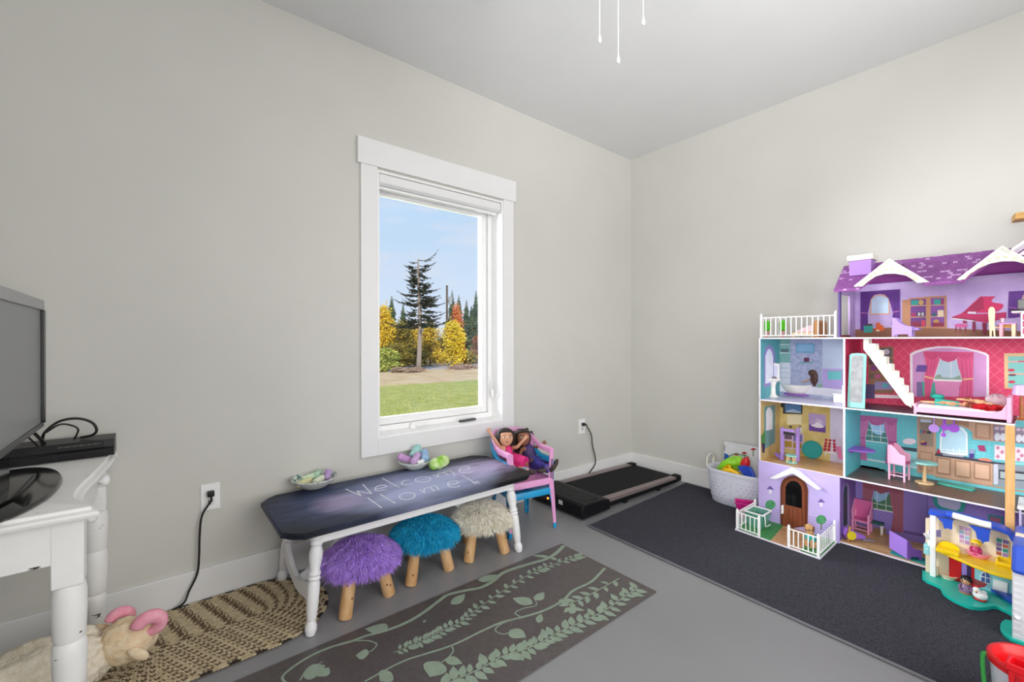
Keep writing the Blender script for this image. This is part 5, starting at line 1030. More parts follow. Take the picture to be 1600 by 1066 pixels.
pr('valance', 'b55c97', 'k', [(245, 68), (355, 78), (640, 100), (760, 118), (745, 185), (700, 208), (640, 205), (605, 160), (560, 195), (490, 208), (420, 190), (380, 130), (330, 160), (255, 140)], 6); pr('curtain_tie', 'a04a7f', 'k', rc(245, 350, 340, 366, .1), 6); pr('curtain_tie', 'a04a7f', 'k', rc(645, 408, 748, 424), 6)
pr('baseboard', 'd9e6ea', 'k', [(150, 592), (1010, 730), (1010, 760), (150, 612)], 1); pr('cooker', '3a4a58', 'k', [(800, 475), (1005, 500), (1005, 545), (800, 515)], 2); pr('cooker_front', '9adbe2', 'k', [(800, 518), (1005, 548), (1005, 745), (800, 700)], 1); pr('flowers', 'e8d8e2', 'k', ov(910, 410, 85, 40), 2)
m1_, m2_ = 'c79f85', 'a47c62'
pr('tall_cabinet', m1_, 'r', [(20, 75), (215, 90), (215, 690), (20, 655)], 1); pr('cabinet_inside', '9a8575', 'r', [(45, 95), (190, 110), (190, 390), (45, 375)], 2)
for h, q in (('cfd6e6', rc(55, 100, 170, 130, .07)), ('3f7f96', rc(50, 212, 110, 245, .07)), ('a83a4c', rc(80, 218, 110, 247, .07)), ('3a3f4a', rc(120, 225, 165, 250, .07)), ('6a1f66', [(55, 335), (125, 340), (115, 375), (65, 370)]), ('e0a04a', ov(80, 335, 22, 10))): pr('cabinet_object', h, 'r', q, 3)
pr('cabinet_door', m2_, 'r', [(45, 430), (180, 450), (180, 650), (45, 620)], 2); pr('cabinet_door', m1_, 'r', [(52, 440), (172, 458), (172, 640), (52, 612)], 3)
pr('upper_cabinets', m1_, 'r', [(215, 90), (950, 150), (950, 345), (600, 310), (595, 235), (540, 200), (470, 170), (390, 150), (300, 160), (215, 190)], 1)
for q in ([(400, 112), (560, 130), (560, 190), (470, 160), (400, 145)], [(625, 140), (785, 155), (785, 310), (625, 295)]): pr('cabinet_door', m2_, 'r', q, 2)
pr('cabinet_door', m1_, 'r', [(640, 152), (770, 165), (770, 300), (640, 285)], 3); pr('plate_rack', '8f7f92', 'r', [(815, 160), (1133, 190), (1133, 360), (815, 325)], 2)
for x in (855, 915, 1080, 1140): pr('plate', 'dfe0ea', 'r', ov(x, 285+(x-855)*.07, 32, 42), 3); pr('plate_stand', 'c9b0c4', 'r', ov(x-5, 195+(x-855)*.06, 26, 18), 3)
pr('arch_window', 'f0f6f8', 'r', [(250, 470), (260, 250), (300, 190), (360, 165), (430, 165), (500, 195), (545, 250), (550, 480)], 2); pr('window_view', 'b9dcec', 'r', [(270, 440), (278, 255), (315, 205), (365, 182), (425, 182), (490, 210), (528, 260), (530, 455)], 3)
for x in (335, 395, 460): pr('glazing_bar', 'eaf4f4', 'r', rc(x, 400, x+6, 460), 4)
pr('glazing_bar', 'eaf4f4', 'r', [(275, 415), (530, 432), (530, 440), (275, 424)], 4)
pr('countertop', '3f3f4c', 'r', [(205, 465), (230, 445), (820, 545), (945, 560), (945, 590), (820, 570), (205, 480)], 3); pr('sink', 'a3aab8', 'r', [(280, 462), (510, 480), (505, 500), (290, 478)], 4); pr('apple', 'b0203f', 'r', [(215, 455), (240, 405), (260, 430), (260, 458)], 5); pr('plant_pot', '4a2f8a', 'r', rc(562, 460, 612, 505), 5); pr('herbs', '8fa0c2', 'r', ov(590, 435, 32, 26), 4); pr('chopping_board', 'e0836a', 'r', [(655, 510), (740, 505), (805, 535), (780, 545), (660, 525)], 5)
pr('base_cabinets', m1_, 'r', [(205, 482), (810, 568), (810, 795), (205, 690)], 2)
for x0, x1, y in ((222, 370, 495), (412, 580, 525), (610, 785, 550)): pr('cabinet_door', m2_, 'r', rc(x0, y, x1, y+175, .14), 3); pr('cabinet_door', 'd3ad92', 'r', rc(x0+14, y+14, x1-14, y+158, .14), 4)
pr('splash_tiles', 'e6dce6', 'r', [(825, 368), (1133, 400), (1133, 545), (825, 520)], 2)
for x, y in ((860, 400), (905, 445), (860, 490), (1075, 435), (1110, 480), (1075, 520)): pr('splash_tile', 'cf86a2', 'r', [(x, y-24), (x+24, y), (x, y+24), (x-24, y)], 3)
pr('tea_towel', 'a8306a', 'r', [(650, 372), (720, 375), (735, 440), (665, 430)], 3); pr('oven', '8f96a2', 'r', [(815, 565), (1133, 590), (1133, 830), (815, 785)], 3); pr('oven_side', 'c8cbdc', 'r', rc(815, 570, 862, 780), 4); pr('oven_door', '3a4048', 'r', [(872, 625), (1133, 650), (1133, 745), (872, 725)], 4); pr('oven_glass', 'a9b6ba', 'r', [(885, 645), (1133, 675), (1133, 735), (885, 715)], 5); pr('worktop_edge', '8fd6d6', 'r', rc(1030, 550, 1133, 575, .05), 4); pr('plinth', 'b08f78', 'r', [(205, 692), (1133, 845), (1133, 865), (205, 705)], 1)
# lower room
pr('curtain', 'a55f72', 'l', [(318, 85), (435, 130), (420, 240), (395, 320), (360, 330), (318, 310)], 3); pr('curtain', 'a55f72', 'l', [(600, 190), (745, 175), (740, 620), (615, 600), (640, 420), (610, 300)], 3); pr('valance', '96505f', 'l', [(320, 80), (740, 170), (735, 215), (660, 205), (600, 185), (510, 215), (440, 175), (330, 150)], 4)
pr('window', 'e2e8ea', 'l', [(398, 365), (440, 180), (600, 205), (642, 410)], 1); pr('window_view', '4a7a5a', 'l', [(405, 355), (442, 180), (598, 205), (636, 398)], 2); pr('window_sky', '8fb8dc', 'l', [(442, 185), (595, 205), (560, 270), (480, 300), (432, 260)], 3)
for a, b in (((466, 180), (471, 370)), ((560, 200), (566, 390))): pr('glazing_bar', 'dfe8ea', 'l', [a, (b[0], a[1]), b, (a[0], b[1])], 4)
pr('glazing_bar', 'dfe8ea', 'l', [(415, 300), (628, 345), (628, 351), (415, 306)], 4); pr('panelling', '6d579f', 'l', [(745, 590), (1010, 640), (1010, 670), (745, 620)], 1); pr('panel_line', '5d4a90', 'l', rc(990, 200, 994, 640), 2)
pr('mirror_frame', '2f9a98', 'r', [(180, 905), (195, 990), (245, 1040), (440, 1090), (500, 1060), (530, 1000), (525, 960)], 2); pr('mirror', 'b7b9da', 'r', [(228, 915), (240, 985), (275, 1015), (430, 1055), (465, 1030), (478, 985), (470, 965)], 3)
pr('small_picture', '2f8a92', 't', [(670, 140), (815, 165), (810, 250), (680, 235)], 2); pr('small_picture_centre', 'a0607f', 't', [(690, 160), (795, 180), (790, 240), (695, 225)], 3)
pr('fireplace', '8a6a52', 'l', [(430, 560), (560, 575), (560, 680), (430, 660)], 1)
def prs2(name, h, pts, layer=0):
    y = -1.6222-.0005*layer; out = []
    for p in pts:
        d = ray(*cp_('l', p)); out.append(CAM + d*((y-CAM.y)/d.y))
    return MB().prism(out, (0, -.0005, 0)).build('printed_'+name, mat('print_'+h, h, rough=.5), DH)
dh(B(XF+.003, XB, -1.6225, -1.621, ZL[0], ZL[1]-bk_t), 'side_wallpaper', mat('violet_side_wallpaper', '7a5fa6', rough=.5)); prs2('arched_frame', 'a79bd0', [(112, 700), (112, 200), (125, 140), (148, 100), (165, 110), (178, 160), (182, 600)]); prs2('arched_opening', '1f3a48', [(116, 560), (116, 210), (128, 150), (147, 112), (158, 140), (160, 530)], 1)

def pleats(h, c, lines, layer):
    m = MB()
    for ln in lines:
        P = [fx(*cp_(c, p), XB-.0003-layer*.0005) for p in ln]; m.ribbon(bez(P, 4), .0011, (-1, 0, 0), .0004)
    m.build('printed_pleats', mat('print_'+h, h, rough=.5), DH)
pleats('a82f62', 'p', [[(440, 330), (430, 480)], [(480, 340), (455, 480)], [(515, 340), (480, 480)], [(430, 520), (425, 680)], [(455, 520), (445, 680)], [(770, 335), (790, 500)], [(810, 335), (825, 500)], [(850, 335), (858, 500)], [(790, 535), (775, 680)], [(830, 535), (820, 680)], [(855, 535), (850, 680)], [(420, 260), (470, 300), (520, 260)], [(430, 290), (480, 318), (530, 285)], [(540, 260), (640, 320), (740, 260)], [(550, 290), (640, 340), (730, 290)], [(770, 262), (820, 300), (870, 262)]], 10)
pleats('8f4574', 'k', [[(285, 160), (278, 345)], [(320, 170), (305, 350)], [(355, 180), (325, 350)], [(270, 370), (262, 640)], [(300, 370), (300, 645)], [(325, 370), (335, 650)], [(640, 210), (665, 405)], [(690, 212), (695, 405)], [(730, 200), (722, 405)], [(670, 430), (640, 690)], [(710, 430), (665, 690)], [(265, 90), (310, 140), (360, 95)], [(265, 115), (310, 152), (370, 120)], [(380, 110), (480, 180), (600, 110)], [(400, 150), (490, 195), (580, 150)], [(630, 120), (690, 180), (745, 135)]], 8)
pleats('74404e', 'l', [[(345, 150), (345, 300)], [(380, 160), (375, 310)], [(410, 170), (395, 310)], [(640, 220), (665, 410)], [(680, 220), (690, 410)], [(715, 220), (712, 410)], [(650, 440), (640, 600)], [(685, 440), (680, 610)], [(715, 440), (715, 615)], [(330, 100), (380, 145), (430, 110)], [(450, 130), (520, 195), (600, 160)], [(620, 170), (675, 205), (730, 185)]], 6)
pleats('43176a', 'A', [[(265, 520), (262, 680)], [(290, 520), (280, 680)], [(262, 700), (258, 830)], [(285, 700), (285, 830)], [(520, 510), (525, 675)], [(545, 505), (545, 675)], [(520, 695), (515, 785)], [(545, 695), (548, 785)]], 5)
# ---- facade, door and porch
XP = XF-.003
fa = [fx(1184, 717, XF).y, -1.612]
dh(B(XF-.004, XF, -1.621, YL-.0, .009, ZL[1]-.004), 'lilac_facade', mat('lilac_facade_print', 'c3b1ea', h2='cbbaf0', rough=.4, scale=6))
def fa_(name, m, c, pts, d=.003, lay=0): x = XF-.004-lay; return dh(MB().prism(PX(c, pts, x), (-d, 0, 0)), name, m, bev=.0004)
m_door = wood('mahogany_door', '7a3f28', '8f4d33', 'z', 14, .4)
dpts = [(620, 745), (620, 450), (628, 415), (645, 392), (675, 375), (710, 370), (745, 378), (780, 400), (800, 430), (812, 470), (808, 720)]
fa_('door_frame', mat('walnut_door_frame', '6a3622', rough=.45), 'f', dpts, .003)
door = fa_('door', m_door, 'f', [(638, 735), (638, 455), (648, 425), (665, 405), (690, 392), (715, 390), (745, 398), (770, 418), (785, 445), (792, 480), (790, 715)], .003, .003)
MB().prism(PX('f', [(655, 570), (655, 450), (668, 425), (690, 408), (715, 406), (745, 420), (762, 445), (768, 475), (768, 598)], XF-.0101), (-.0012, 0, 0)).build('door_window', m_gloss, door)
MB().prism(PX('f', [(628, 575), (643, 573), (643, 632), (628, 634)], XF-.0101), (-.010, 0, 0)).build('door_handle', m_white, door, bev=.002)
gv = MB()
for x in (672, 704, 736, 768): gv.prism(PX('f', [(x, 600), (x+3, 601), (x+3, 722), (x, 724)], XF-.0101), (-.0003, 0, 0))
gv.build('plank_grooves', mat('dark_groove', '4f2517'), door)
fa_('porch_gable', m_white, 'f', [(555, 382), (705, 308), (735, 316), (905, 462), (880, 458), (730, 355), (712, 350), (600, 388)], .03)
for c0 in ((548, 455), (902, 545)):
    fa_('printed_wall_lamp', mat('print_6f58a8', '6f58a8'), 'f', [(c0[0]-25, c0[1]+8), (c0[0]-4, c0[1]-12), (c0[0]+4, c0[1]-12), (c0[0]+28, c0[1]+14)], .0006); fa_('printed_lamp_glass', mat('print_eeeaf6', 'eeeaf6'), 'f', rc(c0[0]-8, c0[1]+14, c0[0]+10, c0[1]+40), .0006)
for c0 in ((550, 572), (902, 676)): fa_('printed_topiary', mat('print_4f9a6a', '4f9a6a', var=.2, scale=90), 'f', ov(c0[0], c0[1], 36, 32), .0006); fa_('printed_stem', mat('print_5a7a4a', '5a7a4a'), 'f', rc(c0[0]-4, c0[1]+30, c0[0]+4, c0[1]+70), .0006)
lnm = MB()
for k in range(7):
    y = 585+k*17; lnm.prism(PX('f', [(490, y), (620, y+28), (620, y+31), (490, y+3)], XF-.0041), (-.0004, 0, 0)); y += 75; lnm.prism(PX('f', [(812, y-8), (1010, y+35), (1010, y+38), (812, y-5)], XF-.0041), (-.0004, 0, 0))
lnm.build('printed_siding_lines', mat('print_9a86cc', '9a86cc'), DH)
PB = [(-.357, -1.178), (-.630, -1.178), (-.652, -1.612), (-.357, -1.612)]
dh(MB().prism([(x, y, .0095) for x, y in PB], (0, 0, .0095)), 'porch_base', m_edge, bev=.001)
pz_ = .0191
gr = [(-.358, -1.183), (-.624, -1.183), (-.640, -1.375), (-.358, -1.345)]; gr2 = [(-.358, -1.475), (-.646, -1.52), (-.648, -1.607), (-.358, -1.607)]
mg1 = mat('print_grass', '2f7a3f', h2='4a9650', rough=.6, scale=120)
for g_ in (gr, gr2): dh(MB().prism([(x, y, pz_) for x, y in g_], (0, 0, .0006)), 'printed_lawn', mg1)
m_pl = mat('print_deck_plank', 'b3855a', h2='c89a6c', rough=.5, scale=20)
for i in range(13):
    t = i/13; xa = -.360-.284*t; xb = xa-.0195; ya = -1.345-.030*t; yb = -1.478-.042*t
    dh(MB().prism([(xa, ya, pz_), (xb, ya-.002, pz_), (xb, yb-.003, pz_), (xa, yb, pz_)], (0, 0, .0012)), 'deck_plank', m_pl)
# picket fences (one part per run, each picket a sub-part)
def fence(p0, p1, h, n, posts=(1, 1), z0=pz_, thick=.006):
    p0, p1 = V((p0[0], p0[1], z0)), V((p1[0], p1[1], z0)); d = (p1-p0).normalized(); a = math.atan2(d.y, d.x); R = Matrix.Rotation(a, 3, 'Z'); mid = (p0+p1)/2; ln = (p1-p0).length
    rr_ = MB()
    for z in (h*.09, h*.93): rr_.cbox((mid.x, mid.y, z0+z), (ln, thick*.8, thick), R)
    for on, p in zip(posts, (p0, p1)):
        if on: rr_.cbox((p.x, p.y, z0+h*.53), (thick*1.9, thick*1.9, h*1.06), R); rr_.ell((p.x, p.y, z0+h*1.09), thick*.9, 10, 6)
    f = dh(rr_, 'fence_rails', m_white, bev=.0008)
    for i in range(n):
        p = p0.lerp(p1, (i+1)/(n+1)); MB().cbox((p.x, p.y, z0+h*.51), (thick*.85, thick*.6, h*.84), R).build('picket', m_white, f)
FA, FB, FC_ = (-.622, -1.188), (-.633, -1.312), (-.375, -1.188); FD, FE, FF = (-.640, -1.465), (-.645, -1.602), (-.375, -1.602)
fence(FA, FB, .105, 4); fence(FC_, FA, .105, 9, (1, 0)); fence(FD, FE, .105, 5); fence(FE, FF, .105, 8, (0, 1))
# ---- balcony railing
fence((XF+.006, YL-.012), (XF+.006, -1.600), .132, 13, z0=ZL[3], thick=.006); fence((XF+.012, YL-.010), (XB-.01, YL-.010), .132, 7, (0, 1), z0=ZL[3], thick=.005)

# ---- roof with dormers
XE, ZE, XRG, ZRG = -.395, 1.412, -.20, 1.562
m_sh = brickmat('printed_purple_shingles', '8a4a94', '9c5ba6', '733c7e', .019, .012, .10, .55, .5, 'yz')
def shingle_light(m):
    n, l, p = nodes(m); b = [q for q in n if q.type == 'TEX_BRICK'][0]; vec = b.inputs['Vector'].links[0].from_socket
    b2 = n.new('ShaderNodeTexBrick'); l.new(vec, b2.inputs['Vector']); b2.offset = .5
    for k, v in (('Scale', 1), ('Brick Width', .019), ('Row Height', .012), ('Mortar Size', .0012), ('Bias', -.78)): b2.inputs[k].default_value = v
    b2.inputs['Color1'].default_value = (0, 0, 0, 1); b2.inputs['Color2'].default_value = (1, 1, 1, 1); b2.inputs['Mortar'].default_value = (0, 0, 0, 1)
    r = n.new('ShaderNodeMath'); r.operation = 'GREATER_THAN'; r.inputs[1].default_value = .07; l.new(b2.outputs['Color'], r.inputs[0])
    x = n.new('ShaderNodeMix'); x.data_type = 'RGBA'; l.new(r.outputs[0], x.inputs['Factor']); l.new(b.outputs['Color'], x.inputs['A']); x.inputs['B'].default_value = lin('c79ad0'); l.new(x.outputs['Result'], p.inputs['Base Color'])
shingle_light(m_sh)
m_lin = mat('magenta_roof_lining', 'a852aa', rough=.5); YR0, YR1 = -1.603, YR-.02
# dormers first: the main slope has openings under them
DM = []
for nm, (L_, A_, Rr), arch in (('a', ((1333.8, 448), (1390, 404), (1453, 441)), [(1348, 448), (1356, 440.6), (1369, 432), (1382.5, 428.5), (1399, 428), (1416, 431), (1427.5, 438), (1434, 442.5)]), ('b', ((1494, 438), (1566, 384), None), None)):
    X0 = -.402; l_ = fx(*L_, X0); a_ = fx(*A_, X0); r_ = fx(*Rr, X0) if Rr else V((X0, 2*a_.y-l_.y, l_.z)); zb = min(l_.z, r_.z)
    DM.append((l_, a_, r_, arch, X0))
def roof_strip(y0, y1):
    dh(MB().prism([(XE, y0, ZE), (XRG, y0, ZRG), (XRG, y0, ZRG-.012), (XE, y0, ZE-.010)], (0, y1-y0, 0)), 'roof_panel', m_sh)
    dh(MB().prism([(XE+.002, y0, ZE-.0105), (XRG, y0, ZRG-.0125), (XRG, y0, ZRG-.016), (XE+.004, y0, ZE-.014)], (0, y1-y0, 0)), 'roof_lining', m_lin)
ys = [YR0]
for l_, a_, r_, arch, X0 in DM: ys += [l_.y-.02, r_.y+.02]
ys.append(YR1)
for i in range(0, len(ys), 2): roof_strip(ys[i], ys[i+1])
for l_, a_, r_, arch, X0 in DM:      # main slope up to the valleys on each side of the dormer
    for e_, s_ in ((l_, -.02), (r_, .02)):
        tri = [V((XE, e_.y+s_, ZE)), V((XRG, e_.y+s_, ZRG)), V((XRG, a_.y, ZRG))]
        dh(MB().prism(tri, (0, 0, -.010)), 'roof_panel', m_sh); dh(MB().prism([p+V((.006 if i_ == 0 else 0, 0, -.0105)) for i_, p in enumerate(tri)], (0, 0, -.003)), 'roof_lining', m_lin)
dh(MB().prism([(XRG, YR0-.004, ZRG-.0135), (XB+.028, YR0-.004, 1.459), (XB+.028, YR0-.004, 1.455), (XRG, YR0-.004, ZRG-.0165)], (0, YR1-YR0+.008, 0)), 'roof_lining', m_lin)
dh(MB().prism([(XRG, YR0, ZRG), (XB+.03, YR0, 1.47), (XB+.03, YR0, 1.46), (XRG, YR0, ZRG-.012)], (0, YR1-YR0, 0)), 'roof_panel', m_sh)
for l_, a_, r_, arch, X0 in DM:
    zt = a_.z-.006
    for e_ in (l_, r_):
        s = 1 if e_.y > a_.y else -1; ez = e_.z-.002
        dh(MB().add([(X0+.006, a_.y, zt), (XRG-.01, a_.y, min(zt, ZRG-.002)), (XE+.02, e_.y-s*.010, ez), (X0+.006, e_.y-s*.010, ez), (X0+.006, a_.y, zt-.008), (XRG-.01, a_.y, min(zt, ZRG-.002)-.008), (XE+.02, e_.y-s*.014, ez-.008), (X0+.006, e_.y-s*.014, ez-.008)], [(0, 1, 2, 3), (7, 6, 5, 4), (0, 4, 5, 1), (1, 5, 6, 2), (2, 6, 7, 3), (3, 7, 4, 0)]), 'dormer_roof', m_sh)
        lq = [V((X0+.006, a_.y, zt-.0085)), V((XRG-.01, a_.y, min(zt, ZRG-.002)-.0085)), V((XE+.02, e_.y-s*.0145, ez-.0085)), V((X0+.006, e_.y-s*.0145, ez-.0085))]
        dh(MB().prism(lq, (0, 0, -.003)), 'dormer_lining', m_lin)
    hw = abs(l_.y-r_.y)/2; base = (l_.z+r_.z)/2
    if arch: ap_ = [fx(*p, X0) for p in arch]
    else: ap_ = [V((X0, a_.y+hw*.80*k, base+(a_.z-base)*q)) for k, q in ((1, 0), (.86, .16), (.60, .34), (.32, .455), (.0, .49), (-.32, .455), (-.60, .34), (-.86, .16), (-1, 0))]
    gb = dh(MB().prism([l_, a_, r_]+ap_[::-1], (-.008, 0, 0)), 'dormer_gable', m_cream, bev=.001)
    u1 = (a_-l_); u2 = (r_-a_)
    for p0_, p1_ in ((l_, a_), (a_, r_)):
        d = (p1_-p0_).normalized(); p0_ = p0_+d*.006; p1_ = p1_-d*.010; nrm = V((0, -d.z, d.y)); nrm = nrm if nrm.z < 0 else -nrm
        MB().prism([p0_, p1_, p1_+nrm*.012, p0_+nrm*.012], (-.004, 0, 0)).build('gable_moulding', m_cream, gb).location = (-.008, 0, 0)
    sc = MB()
    for k in range(12):
        t = (k+.5)/12; i = t*(len(ap_)-1); p = ap_[int(i)].lerp(ap_[min(int(i)+1, len(ap_)-1)], i-int(i)); top_ = a_.z-(abs(p.y-a_.y)/hw)*(a_.z-base)
        q = V((X0-.0085, p.y, p.z+(top_-p.z)*.32)); sc.ell(q, (.0015, .006, .0045), 8, 4).ell(q+V((0, .008, .004)), (.0012, .003, .0025), 6, 4)
    sc.build('gable_scrollwork', mat('cream_scroll', 'd6d6b4', rough=.5), gb, smooth=True)
# chimney
cy0, cy1 = fx(1330, 400, -.26).y, fx(1364, 400, -.26).y
dh(B(-.30, -.20, cy1, cy0, 1.49, fx(1350, 406, -.30).z), 'chimney', mat('lilac_chimney', 'b287d2', rough=.5), bev=.001); zc = fx(1350, 406, -.30).z
dh(B(-.308, -.192, cy1-.008, cy0+.008, zc, zc+.030), 'chimney_cap', m_cream, bev=.002)
# lift car at the right
lc = B(-.385, -.20, -2.46, -2.268, .022, .034); lc.box(-.385, -.20, -2.275, -2.268, .034, .40).box(-.385, -.20, -2.46, -2.453, .034, .40).box(-.207, -.20, -2.453, -2.275, .034, .40)
dh(lc, 'lift_car', mat('lavender_lift', 'bdb4d6', rough=.4), bev=.001); dh(B(-.39, -.195, -2.465, -2.263, .40, .412), 'lift_roof', m_white, bev=.002)
# ================================================================== dollhouse furniture (each its own thing)
GF = 'dollhouse furniture'
def fmat(h, **k): return mat('toy_paint_'+h, h, rough=k.pop('rough', .4), var=.015, **k)
m_bch = wood('light_birch', 'dcb888', 'e8c99c', 'z', 10)
def side_chair(name, label, c, poly, X0, depth, h, seat, back, cat='chair', hseat=None):
    """toy chair cut from boards: two identical side boards, a seat and a back board"""
    P = PX(c, poly, X0); o = T(name, label, cat, (X0+depth/2, sum(p.y for p in P)/len(P), min(p.z for p in P)), GF)
    for dx in (0, depth-.006): MB().prism([p+V((dx, 0, 0)) for p in P], (.006, 0, 0)).build('side_board', fmat(h), o, bev=.001)
    s = PX(c, seat, X0); b = PX(c, back, X0)
    MB().prism([p+V((.006, 0, 0)) for p in s], (depth-.012, 0, 0)).build('seat', fmat(hseat or h), o, bev=.001); MB().prism([p+V((.006, 0, 0)) for p in b], (depth-.012, 0, 0)).build('backrest', fmat(hseat or h), o, bev=.001); return o
def on(c, p, z): return fz(*cp_(c, p), z)
# attic
side_chair('toy_armchair', 'lavender toy armchair at the front edge of the attic room', 'A', [(500, 725), (530, 732), (555, 765), (600, 790), (665, 802), (665, 886), (640, 886), (630, 866), (525, 868), (515, 887), (497, 887)], -.345, .085, 'b596e0', rc(520, 812, 720, 832), rc(505, 735, 525, 868), hseat='a07fce')
o = T('toy_chair', 'cream wooden toy chair with tall rounded back in the attic', 'chair', fx(1551, 527, -.335), GF)
bp = PX('n', [(625, 890), (600, 600), (585, 400), (590, 320), (615, 275), (655, 258), (695, 270), (725, 310), (730, 400), (720, 600), (740, 890), (705, 890), (690, 760), (675, 740), (662, 770), (660, 890)], -.340)
MB().prism(bp, (.009, 0, 0)).build('backrest', mat('cream_toy_wood', 'ead9b4', rough=.5), o, bev=.001)
q = fx(1551, 512, -.31); MB().box(-.331, -.27, q.y-.03, q.y+.012, q.z-.004, q.z+.002).build('seat', m_bch, o, bev=.001)
for dx, dy in ((-.275, -.025), (-.275, .008)): MB().box(dx-.004, dx+.004, q.y+dy-.004, q.y+dy+.004, ZL[3], q.z-.003).build('leg', m_bch, o)
tpz = fx(1570, 505, -.32).z; ta, tb_ = fx(1558, 505, -.32).y, fx(1588, 505, -.32).y
o = T('toy_table', 'pink topped toy table with wooden legs in the attic', 'table', (-.28, (ta+tb_)/2, ZL[3]), GF)
MB().box(-.335, -.215, tb_, ta, tpz-.006, tpz).build('tabletop', fmat('cf8fcb'), o, bev=.001); MB().box(-.325, -.319, tb_+.015, ta-.002, tpz-.022, tpz-.006).build('apron', wood('ochre_board', 'b07a34', 'c08a44', 'y'), o)
for x in (-.328, -.225):
    for y, m in ((ta-.012, fmat('e8a8b8')), (tb_+.008, mat('cream_toy_wood', 'ead9b4'))): MB().cyl((x, y, ZL[3]), (x, y, tpz-.006), .006, .007, 10).build('leg', m, o, smooth=40)
q = fx(1565.5, 504, -.31); thing(MB().lathe([(.003, 0), (.006, .002), (.006, .014), (.008, .022), (.0065, .022), (.005, .004), (0, .003)], (q.x, q.y, tpz+.0006), 14), 'toy_cup', 'tiny pale pink cup on the pink attic table', 'cup', fmat('f0d0dc'), smooth=40)
da = fx(1594, 500, -.33); o = T('toy_desk', 'white and pink toy desk with drawers at the right of the attic', 'desk', (-.28, da.y-.06, ZL[3]), GF)
MB().box(-.345, -.21, da.y-.13, da.y+.025, ZL[3]+.104, ZL[3]+.112).build('desktop', fmat('f2d5de'), o, bev=.001); MB().box(-.34, -.215, da.y-.12, da.y-.002, ZL[3], ZL[3]+.104).build('body', fmat('f3e6ec'), o, bev=.001)
for k in range(3): MB().box(-.343, -.339, da.y-.06, da.y-.008, ZL[3]+.01+k*.031, ZL[3]+.036+k*.031).build('drawer', fmat('c23a6c'), o, bev=.001)
q = V((-.25, da.y-.02, ZL[3]+.113)); o = T('toy_computer', 'black toy computer on the attic desk', 'computer', q, GF); MB().box(q.x-.01, q.x, q.y-.04, q.y+.03, q.z+.012, q.z+.055).build('monitor', m_gloss, o, bev=.002); MB().box(q.x-.05, q.x-.02, q.y-.03, q.y+.05, q.z, q.z+.008).build('keyboard', m_black, o, bev=.001); MB().box(q.x-.008, q.x+.004, q.y-.012, q.y+.004, q.z, q.z+.014).build('stand', m_black, o)
# balcony
for px, lab in ((1198.5, 'bright green toy plant in a pink pot at the left end of the balcony'), (1222.5, 'bright green toy plant second from the left on the balcony')):
    q = fx(px, 515, -.27); o = T('toy_plant', lab, 'plant', (q.x, q.y, ZL[3]), GF)
    MB().lathe([(0, 0), (.010, 0), (.014, .040), (.011, .040), (.009, .034), (0, .034)], (q.x, q.y, ZL[3]+.0005), 16).build('pot', fmat('d29aa0'), o, smooth=40); lv_ = MB()
    for k in range(26): a = k*2.4; lv_.ell((q.x+.010*math.cos(a), q.y+.010*math.sin(a), ZL[3]+.045+.0022*k), (.008, .008, .010), 8, 6)
    lv_.build('foliage', fmat('52c41a'), o, smooth=True)
q0, q1 = fx(1241, 515, -.26), fx(1275, 515, -.26); o = T('toy_bed', 'cream and pale pink toy bed with brown headboard on the balcony', 'bed', (-.23, (q0.y+q1.y)/2, ZL[3]), GF)
MB().box(-.30, -.16, q1.y, q0.y, ZL[3]+.012, ZL[3]+.030).build('bed_base', mat('cream_toy_wood', 'ead9b4'), o, bev=.002); MB().prism([(-.298, y, z) for y, z in ((q0.y-.01, ZL[3]+.03), (q0.y-.03, ZL[3]+.045), (q1.y+.02, ZL[3]+.075), (q1.y+.002, ZL[3]+.07), (q1.y+.002, ZL[3]+.03))], (.135, 0, 0)).build('bedding', fmat('e6ccd6'), o, bev=.006)
MB().prism([(-.305, y, z) for y, z in ((q1.y, ZL[3]), (q1.y, ZL[3]+.085), (q1.y-.008, ZL[3]+.1), (q1.y-.02, ZL[3]+.1), (q1.y-.026, ZL[3]+.085), (q1.y-.026, ZL[3]))], (.15, 0, 0)).build('headboard', wood('tan_board', 'b07c48', 'c08c58', 'z'), o, bev=.002)
for y in (q0.y-.008, q1.y+.008):
    for x in (-.295, -.165): MB().cyl((x, y, ZL[3]), (x, y, ZL[3]+.013), .005, n=8).build('leg', m_bch, o)
# bath
zb = ZL[2]+.0008
q = fz(1240, 620.5, zb); tc_ = V((q.x+.055, q.y, zb)); o = T('toy_bathtub', 'white oval toy bathtub on a purple base in the dollhouse bathroom', 'bathtub', tc_, GF)
tub = [(.30, .014), (.55, .018), (.80, .038), (.93, .062), (1.0, .072), (1.0, .076), (.95, .076), (.86, .055), (.6, .03), (.0, .026)]
MB().loft([[tc_+V((.052*k*math.sin(6.2832*j/36), .095*k*math.cos(6.2832*j/36), z+.006*abs(math.cos(6.2832*j/36))**3*(k > .7))) for j in range(36)] for k, z in tub]).build('tub', mat('ivory_enamel', 'f6f2ea', rough=.25), o, smooth=50)
MB().lathe([(0, .008), (.9, .008), (1, .011), (1, .017), (.7, .02), (0, .02)], tc_, 32, sx=.040, sy=.078).build('tub_base', fmat('9a5fc0'), o, smooth=40)
for dx, dy in ((-.026, -.05), (.026, -.05), (-.026, .05), (.026, .05)): MB().cyl(tc_+V((dx, dy, 0)), tc_+V((dx, dy, .01)), .005, .007, 8).build('foot', fmat('b58ad0'), o)
